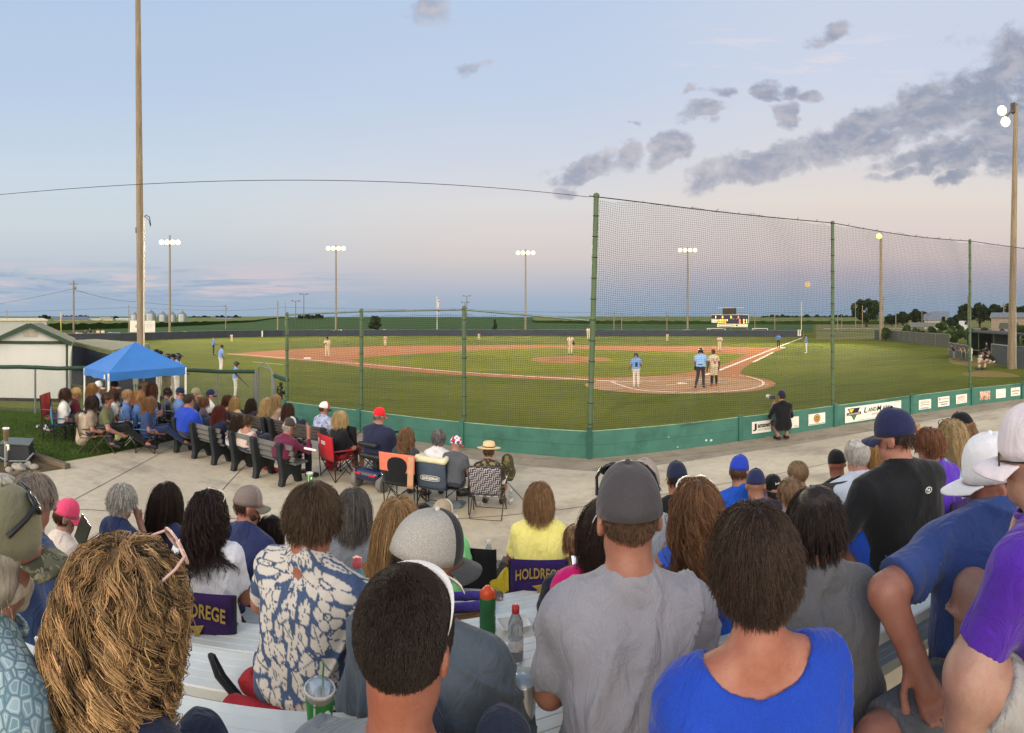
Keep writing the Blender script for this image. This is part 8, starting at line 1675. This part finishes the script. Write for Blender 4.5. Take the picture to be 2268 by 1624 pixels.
m.lathe([(.045, 0), (.035, .006), (0, .006)], n=12, M=Matrix.Rotation(pi/2, 3, 'X'), c=(0, -.155, 1.08)); m.build('chest_straps', mat('strap_red', 'a8283c', rough=.7), rt)
m = MB()
for sx in (-1, 1): m.tube([(sx*.10, -.02, .50), (sx*.11, -.03, .30), (sx*.11, -.03, .12)], [.075, .068, .055], 10)
m.build('leg_guards', mat('guard_black', '17171a', rough=.5), rt)
stand('base umpire in a blue shirt with hands on hips at first base', 1724, 770.5, 739, 200, shirt='4f7ab8', pants='2f3038', sleeve=.6, hat=playercap('1c2036'), skin='b07860', arm='hips', shoes='141416')
stand('first base coach in a blue tee and white trousers facing the infield', 1786, 782.5, 743, -60, shirt='5f82b8', pants='d2cdc6', sleeve=.6, hat=playercap('4a2a26'), skin='b98068', arm='cross', shoes='d0d0d0')
# dugout players on the near left, seen over the padded rail
for i, (x, y, lb) in enumerate(((343, 784, 'dark-capped player just behind the canopy peak'), (351, 787, 'second dark-capped player shoulder to shoulder by the pole'), (369, 793, 'player in a black helmet behind the canopy corner'), (380, 794, 'player in a dark cap beside the black helmet'), (392, 792, 'player in white trousers at the fence beside the tan board'))):
    r = 18.5-.2*i; yb = YH+H*F/r; stand(lb, x, yb, y-7, 70, shirt=('9db2cf', 'a9a4a4', '88a4cc', LBL, LBL)[i], pants=WTP, sleeve=.6, hat=dict(k='helmet') if i in (2, 4) else dict(col='17181c'), skin=('7a5540', 'b07860')[i % 2], vx=.022)
# right dugout
for i, (x, yt, lb, sh_, hc) in enumerate(((2113, 765, 'player with a shaved head in a black top leaning on the dugout rail', '1c1d22', None), (2131, 768, 'red-haired player hunched over the dugout rail', CRM, '8a4a2c'), (2140, 769, 'player in cream leaning on the rail by the tall net post', CRM, 'a06a40'))):
    r = 36.5-.6*i; yb = YH+H*F/r; stand(lb, x, yb, yt, -35, r=r, shirt=sh_, pants='8f8878', sleeve=.6, hr=dict(style='short', col=hc, n=0, vx=.02) if hc else None, skin='b98068', lean=.26, arm='fwd', armL='fwd')
stand('tall player in cream trousers right beside the tall net post', 2150, 803, 766, 10, shirt='cfc8b4', pants='cfc8b4', sleeve=.6, hat=playercap('2a2426'), sock='121215', skin='b98068')
for i, (x, y, lb, hd_) in enumerate(((2175, 781, 'player in a black jersey sitting on a bucket outside the dugout', -50), (2188, 779, 'player in a navy jersey bending forward on a white bucket', -40), (2186, 764, 'coach in black standing inside the dugout', -30))):
    if i < 2: sit(lb, x, y, 29, on=True, seat=.38, s=1.05, hd=hd_, shirt='14161c', sleeve=.6, pants=CRM, sock='121215', hat=playercap('121318'), skin='b98068', lean=.22, pitch=20, arm='knee', group='players and umpires', vx=.022)
    else: stand(lb, x, YH+H*F/36, y-6, hd_, r=36, shirt='1a1b1f', pants='2a2a2e', hat=playercap('121316'), skin='c09078', group='players and umpires')
# small crowd beyond the left field fence
for i, (x, y, c, lb) in enumerate(((142, 735, 'c0a8a0', 'pink-shirted watcher at the foul pole behind the left field fence'), (150, 737, 'b5a09a', 'hunched watcher next to the pink shirt behind the fence'), (163, 736, '2a2a30', 'watcher in black left of the utility pole behind the fence'), (170, 734, 'c9b4b0', 'watcher in a pale cap at the utility pole foot'), (178, 735, 'bfb0ac', 'watcher in pale pink right of the utility pole'), (189, 733, '2c2c32', 'dark-shirted watcher in the middle of the fence crowd'),
                            (199, 729, '26262c', 'tallest dark watcher standing in the fence crowd'), (197, 734, 'c4c49a', 'watcher in pale yellow-green beneath the tallest one'), (207, 736, 'c8c878', 'watcher bent over in a yellow top'), (217, 730, 'c2b294', 'man in a tan shirt sitting high at the crowd end'), (227.5, 730, 'c9bfae', 'woman in cream at the outer end of the fence crowd'))):
    sit(lb, x, y, r=77, s=1.12, hd=150, shirt=c, sleeve=.6, hr=dict(style='short', col=('5a4030', '2a201c', 'a08050')[i % 3], n=0, vx=.03), skin='b98068', vx=.04, group='small crowd behind the left field fence', pants='4a4a52')
# ---------------------------------------------------------------- things lying on the bleachers
def on_row(x, i, f=0.0, rowf=row1, a0=-.33):
    d, z = rowf(i); a = az(x); r = (d+f)/cos(a-a0); return at(x, r, z+.002)
c_ = on_row(640, 0, -.17); CO = mat('cushion_red', '8e1420', rough=.75, var=.12, bump=.25)
cu_ = lump('seat_cushion', [cshape((-.17, 0, .035), (.19, 0, .035), .05, .05, .03), cshape((-.17, -.13, .03), (.19, -.13, .03), .045, .045, .05), cshape((-.17, -.17, .0), (.19, -.17, -.03), .04, .04, .05)], CO, 'red stadium cushion with a black strap under the floral-shirt man', 'cushion', loc=tuple(c_), hd=0, vx=.01)
m = MB(); m.grid(lambda u, v: (-.02+.035*v, -.215+.06*u*u, -.04+.12*u), 6, 1, thick=(0, -.004, 0)); m.tube([(-.17, -.12, .05), (-.27, -.10, .09), (-.33, -.06, .13), (-.34, -.02, .10), (-.27, -.05, .06), (-.17, -.09, .04)], .012, 5); m.build('strap', fabric('17181b'), cu_)
text('Coleman', 'lettering', WPAINT, Matrix.Translation((.11, -.218, -.03)) @ Matrix.Rotation(.35, 4, 'X'), .17, .045, cu_, mirror=True, bold=.01); m = MB(); m.tube([(.11+.11*(abs(cos(a))**.3)*(1 if cos(a) > 0 else -1), -.218, -.03+.034*sin(a)) for a in np.linspace(0, 2*pi, 29)[:-1]], .003, 4, closed=True); m.build('border', WPAINT, cu_)
d1 = on_row(708, -1, -.15); foam_cup(at(708, 1.52, P(708, 1638, 1.52)[2]), 'large white and green foam cup with a green straw on the plank', .92)
bottle(P(791, 1392, 2.25), 'teal and pink bottle right beside the floral-shirt man', 'c0505a', mat('bottle_teal', '5f9aa8', rough=.3, var=.1), 1.3)
BG = mat('squeeze_green', '1f5a34', rough=.45, var=.06)
b_ = on_row(1080, 1, -.04); o_ = lathe_obj('squeeze_bottle', [(.034, 0), (.036, .01), (.036, .07), (.033, .09), (.036, .11), (.036, .16), (.03, .17), (0, .17)], BG, b_, 'green squeeze bottle with an orange lid on the white plank', 'bottle', sc=1.25); m = MB(); m.lathe([(.034*1.25, .165*1.25), (.034*1.25, .185*1.25), (.022*1.25, .198*1.25), (.010*1.25, .21*1.25), (0, .212*1.25)], n=16); m.build('bottle_cap', mat('cap_orange', 'cc4a1c', rough=.4), o_)
b_ = on_row(1139, 1, -.06); root = empty('paper_tray', b_, rz=.3); tag(root, 'empty white paper food tray on the plank', 'tray'); m = MB()
for (ax, ay), (bx, by) in (((-.07, -.05), (.07, -.05)), ((.07, -.05), (.07, .05)), ((.07, .05), (-.07, .05)), ((-.07, .05), (-.07, -.05))):
    m.add([(ax*.75, ay*.75, .003), (bx*.75, by*.75, .003), (bx*1.2, by*1.2, .045), (ax*1.2, ay*1.2, .045)], [(0, 1, 2, 3)])
m.add([(-.0525, -.0375, .003), (.0525, -.0375, .003), (.0525, .0375, .003), (-.0525, .0375, .003)], [(0, 1, 2, 3)]); o_ = m.build('tray_board', mat('paper_white', 'd2d0cc', rough=.8, var=.04), root); md = o_.modifiers.new('s', 'SOLIDIFY'); md.thickness = .002
b_ = on_row(1142, 0, -.02); bottle(b_, 'soda bottle with a red cap behind the steel tumbler', 'a8202c', k=1.05, liquid='5a2a1c')
b_ = at(1158, 1.62, P(1158, 1650, 1.62)[2]); o_ = lathe_obj('tumbler', [(.033, 0), (.045, .20), (.046, .205), (.043, .205), (.04, .19), (0, .19)], mat('tumbler_steel', 'b5b7b9', rough=.25, metal=.7), b_, 'tall steel tumbler beside the grey-tee man', 'cup'); m = MB(); m.lathe([(.044, .19), (.045, .215), (0, .218)], n=16); m.build('lid', mat('lid_clear', '8c9aa6', rough=.1, spec=.6), o_)
b_ = on_row(1040, 2, .02); lump('seat_cushion', [cshape((-.12, 0, .03), (.12, 0, .03), .03, .03, .05), cshape((-.12, -.14, .03), (.12, -.14, .03), .03, .03, .12)], fabric('4a3c86'), 'purple seat pad beside the trucker-cap man', 'cushion', loc=tuple(b_+A3(0, 0, .05)), hd=-10, vx=.012, wr=.002)
lump('seat_cushion', [cshape((-.12, 0, .02), (.12, 0, .02), .03, .03, .05), cshape((-.12, -.14, .02), (.12, -.14, .02), .03, .03, .12)], fabric('7a5430'), 'brown seat pad underneath the purple pad', 'cushion', loc=tuple(b_+A3(.01, -.03, .0)), hd=-14, vx=.012, wr=.002)
b_ = on_row(1120, 3, -.03); lump('yellow_jacket', [cshape((-.08, 0, .04), (.06, .02, .05), .055), cshape((-.02, .04, .08), (.07, -.04, .04), .05)], fabric('b09a2c'), 'crumpled yellow jacket on the plank by the dark purple stadium seat', 'jacket', loc=tuple(b_), vx=.01, wr=.014)
b_ = on_row(1092, 2, .08); lump('snack_bag', [cshape((-.05, 0, .02), (.05, .0, .03), .03)], mat('snack_print', '5c4a44', rough=.4, var=.3, scale=30, dirt=('b5aca8', 25, .55, .62)), 'crumpled snack bag by the purple pad', 'snack bag', loc=tuple(b_), vx=.008, wr=.008)
c_ = at(1040, 4.6); chair('quad', c_, 10, 'black camp chair standing in front of the bleacher by the trucker cap', '15161a', s=1.0)
c_ = at(1082, 4.75); root = empty('side_table', (c_[0], c_[1], .012)); tag(root, 'small black folding table with a water bottle and papers', 'table'); m = MB(); m.box((0, 0, .50), (.36, .34, .02)); m.build('tabletop', STEELB, root)
for sx in (-1, 1):
    for sy in (-1, 1): m = MB(); m.tube([(sx*.16, sy*.15, 0), (sx*.16, sy*.15, .49)], .01, 5); m.build('leg', STEELB, root)
bottle((c_[0], c_[1]+.05, .524), 'water bottle with a white cap on the small black table', 'd0d0d0'); m = MB(); m.box((0, 0, .004), (.14, .20, .008)); o_ = m.build('paper_sheet', CUPW, loc=(c_[0]-.09, c_[1]-.05, .524), rz=.4); tag(o_, 'white papers lying on the small black table', 'paper')
def phone(loc, label, rz=0, tilt=.6, k=1.0): m = MB(); m.box((0, 0, 0), (.075*k, .15*k, .009*k), M=Matrix.Rotation(tilt, 3, 'X')); o = m.build('phone', mat('phone_black', '15161a', rough=.3), loc=loc, rz=rz, bevel=.003); tag(o, label, 'phone'); m = MB(); m.box(tuple(Matrix.Rotation(tilt, 3, 'X') @ Vector((0, 0, .0055*k))), (.066*k, .135*k, .002*k), M=Matrix.Rotation(tilt, 3, 'X')); m.build('screen', mat('screen_lit', 'd8dce0', emit=(.75, .8, .85), estr=.7, rough=.2), o)
phone(P(1285, 1262, 2.55), 'lit phone in the hands of the boy with glasses', 0, .5, 1.1)
m = MB(); m.box((0, 0, 0), (.24, .012, .17), M=Matrix.Rotation(-.35, 3, 'X')); o_ = m.build('tablet', mat('phone_black', '15161a'), loc=tuple(P(183, 1178, 3.6)), rz=-.5, bevel=.004); tag(o_, 'black tablet held up beside the pink cap', 'tablet')
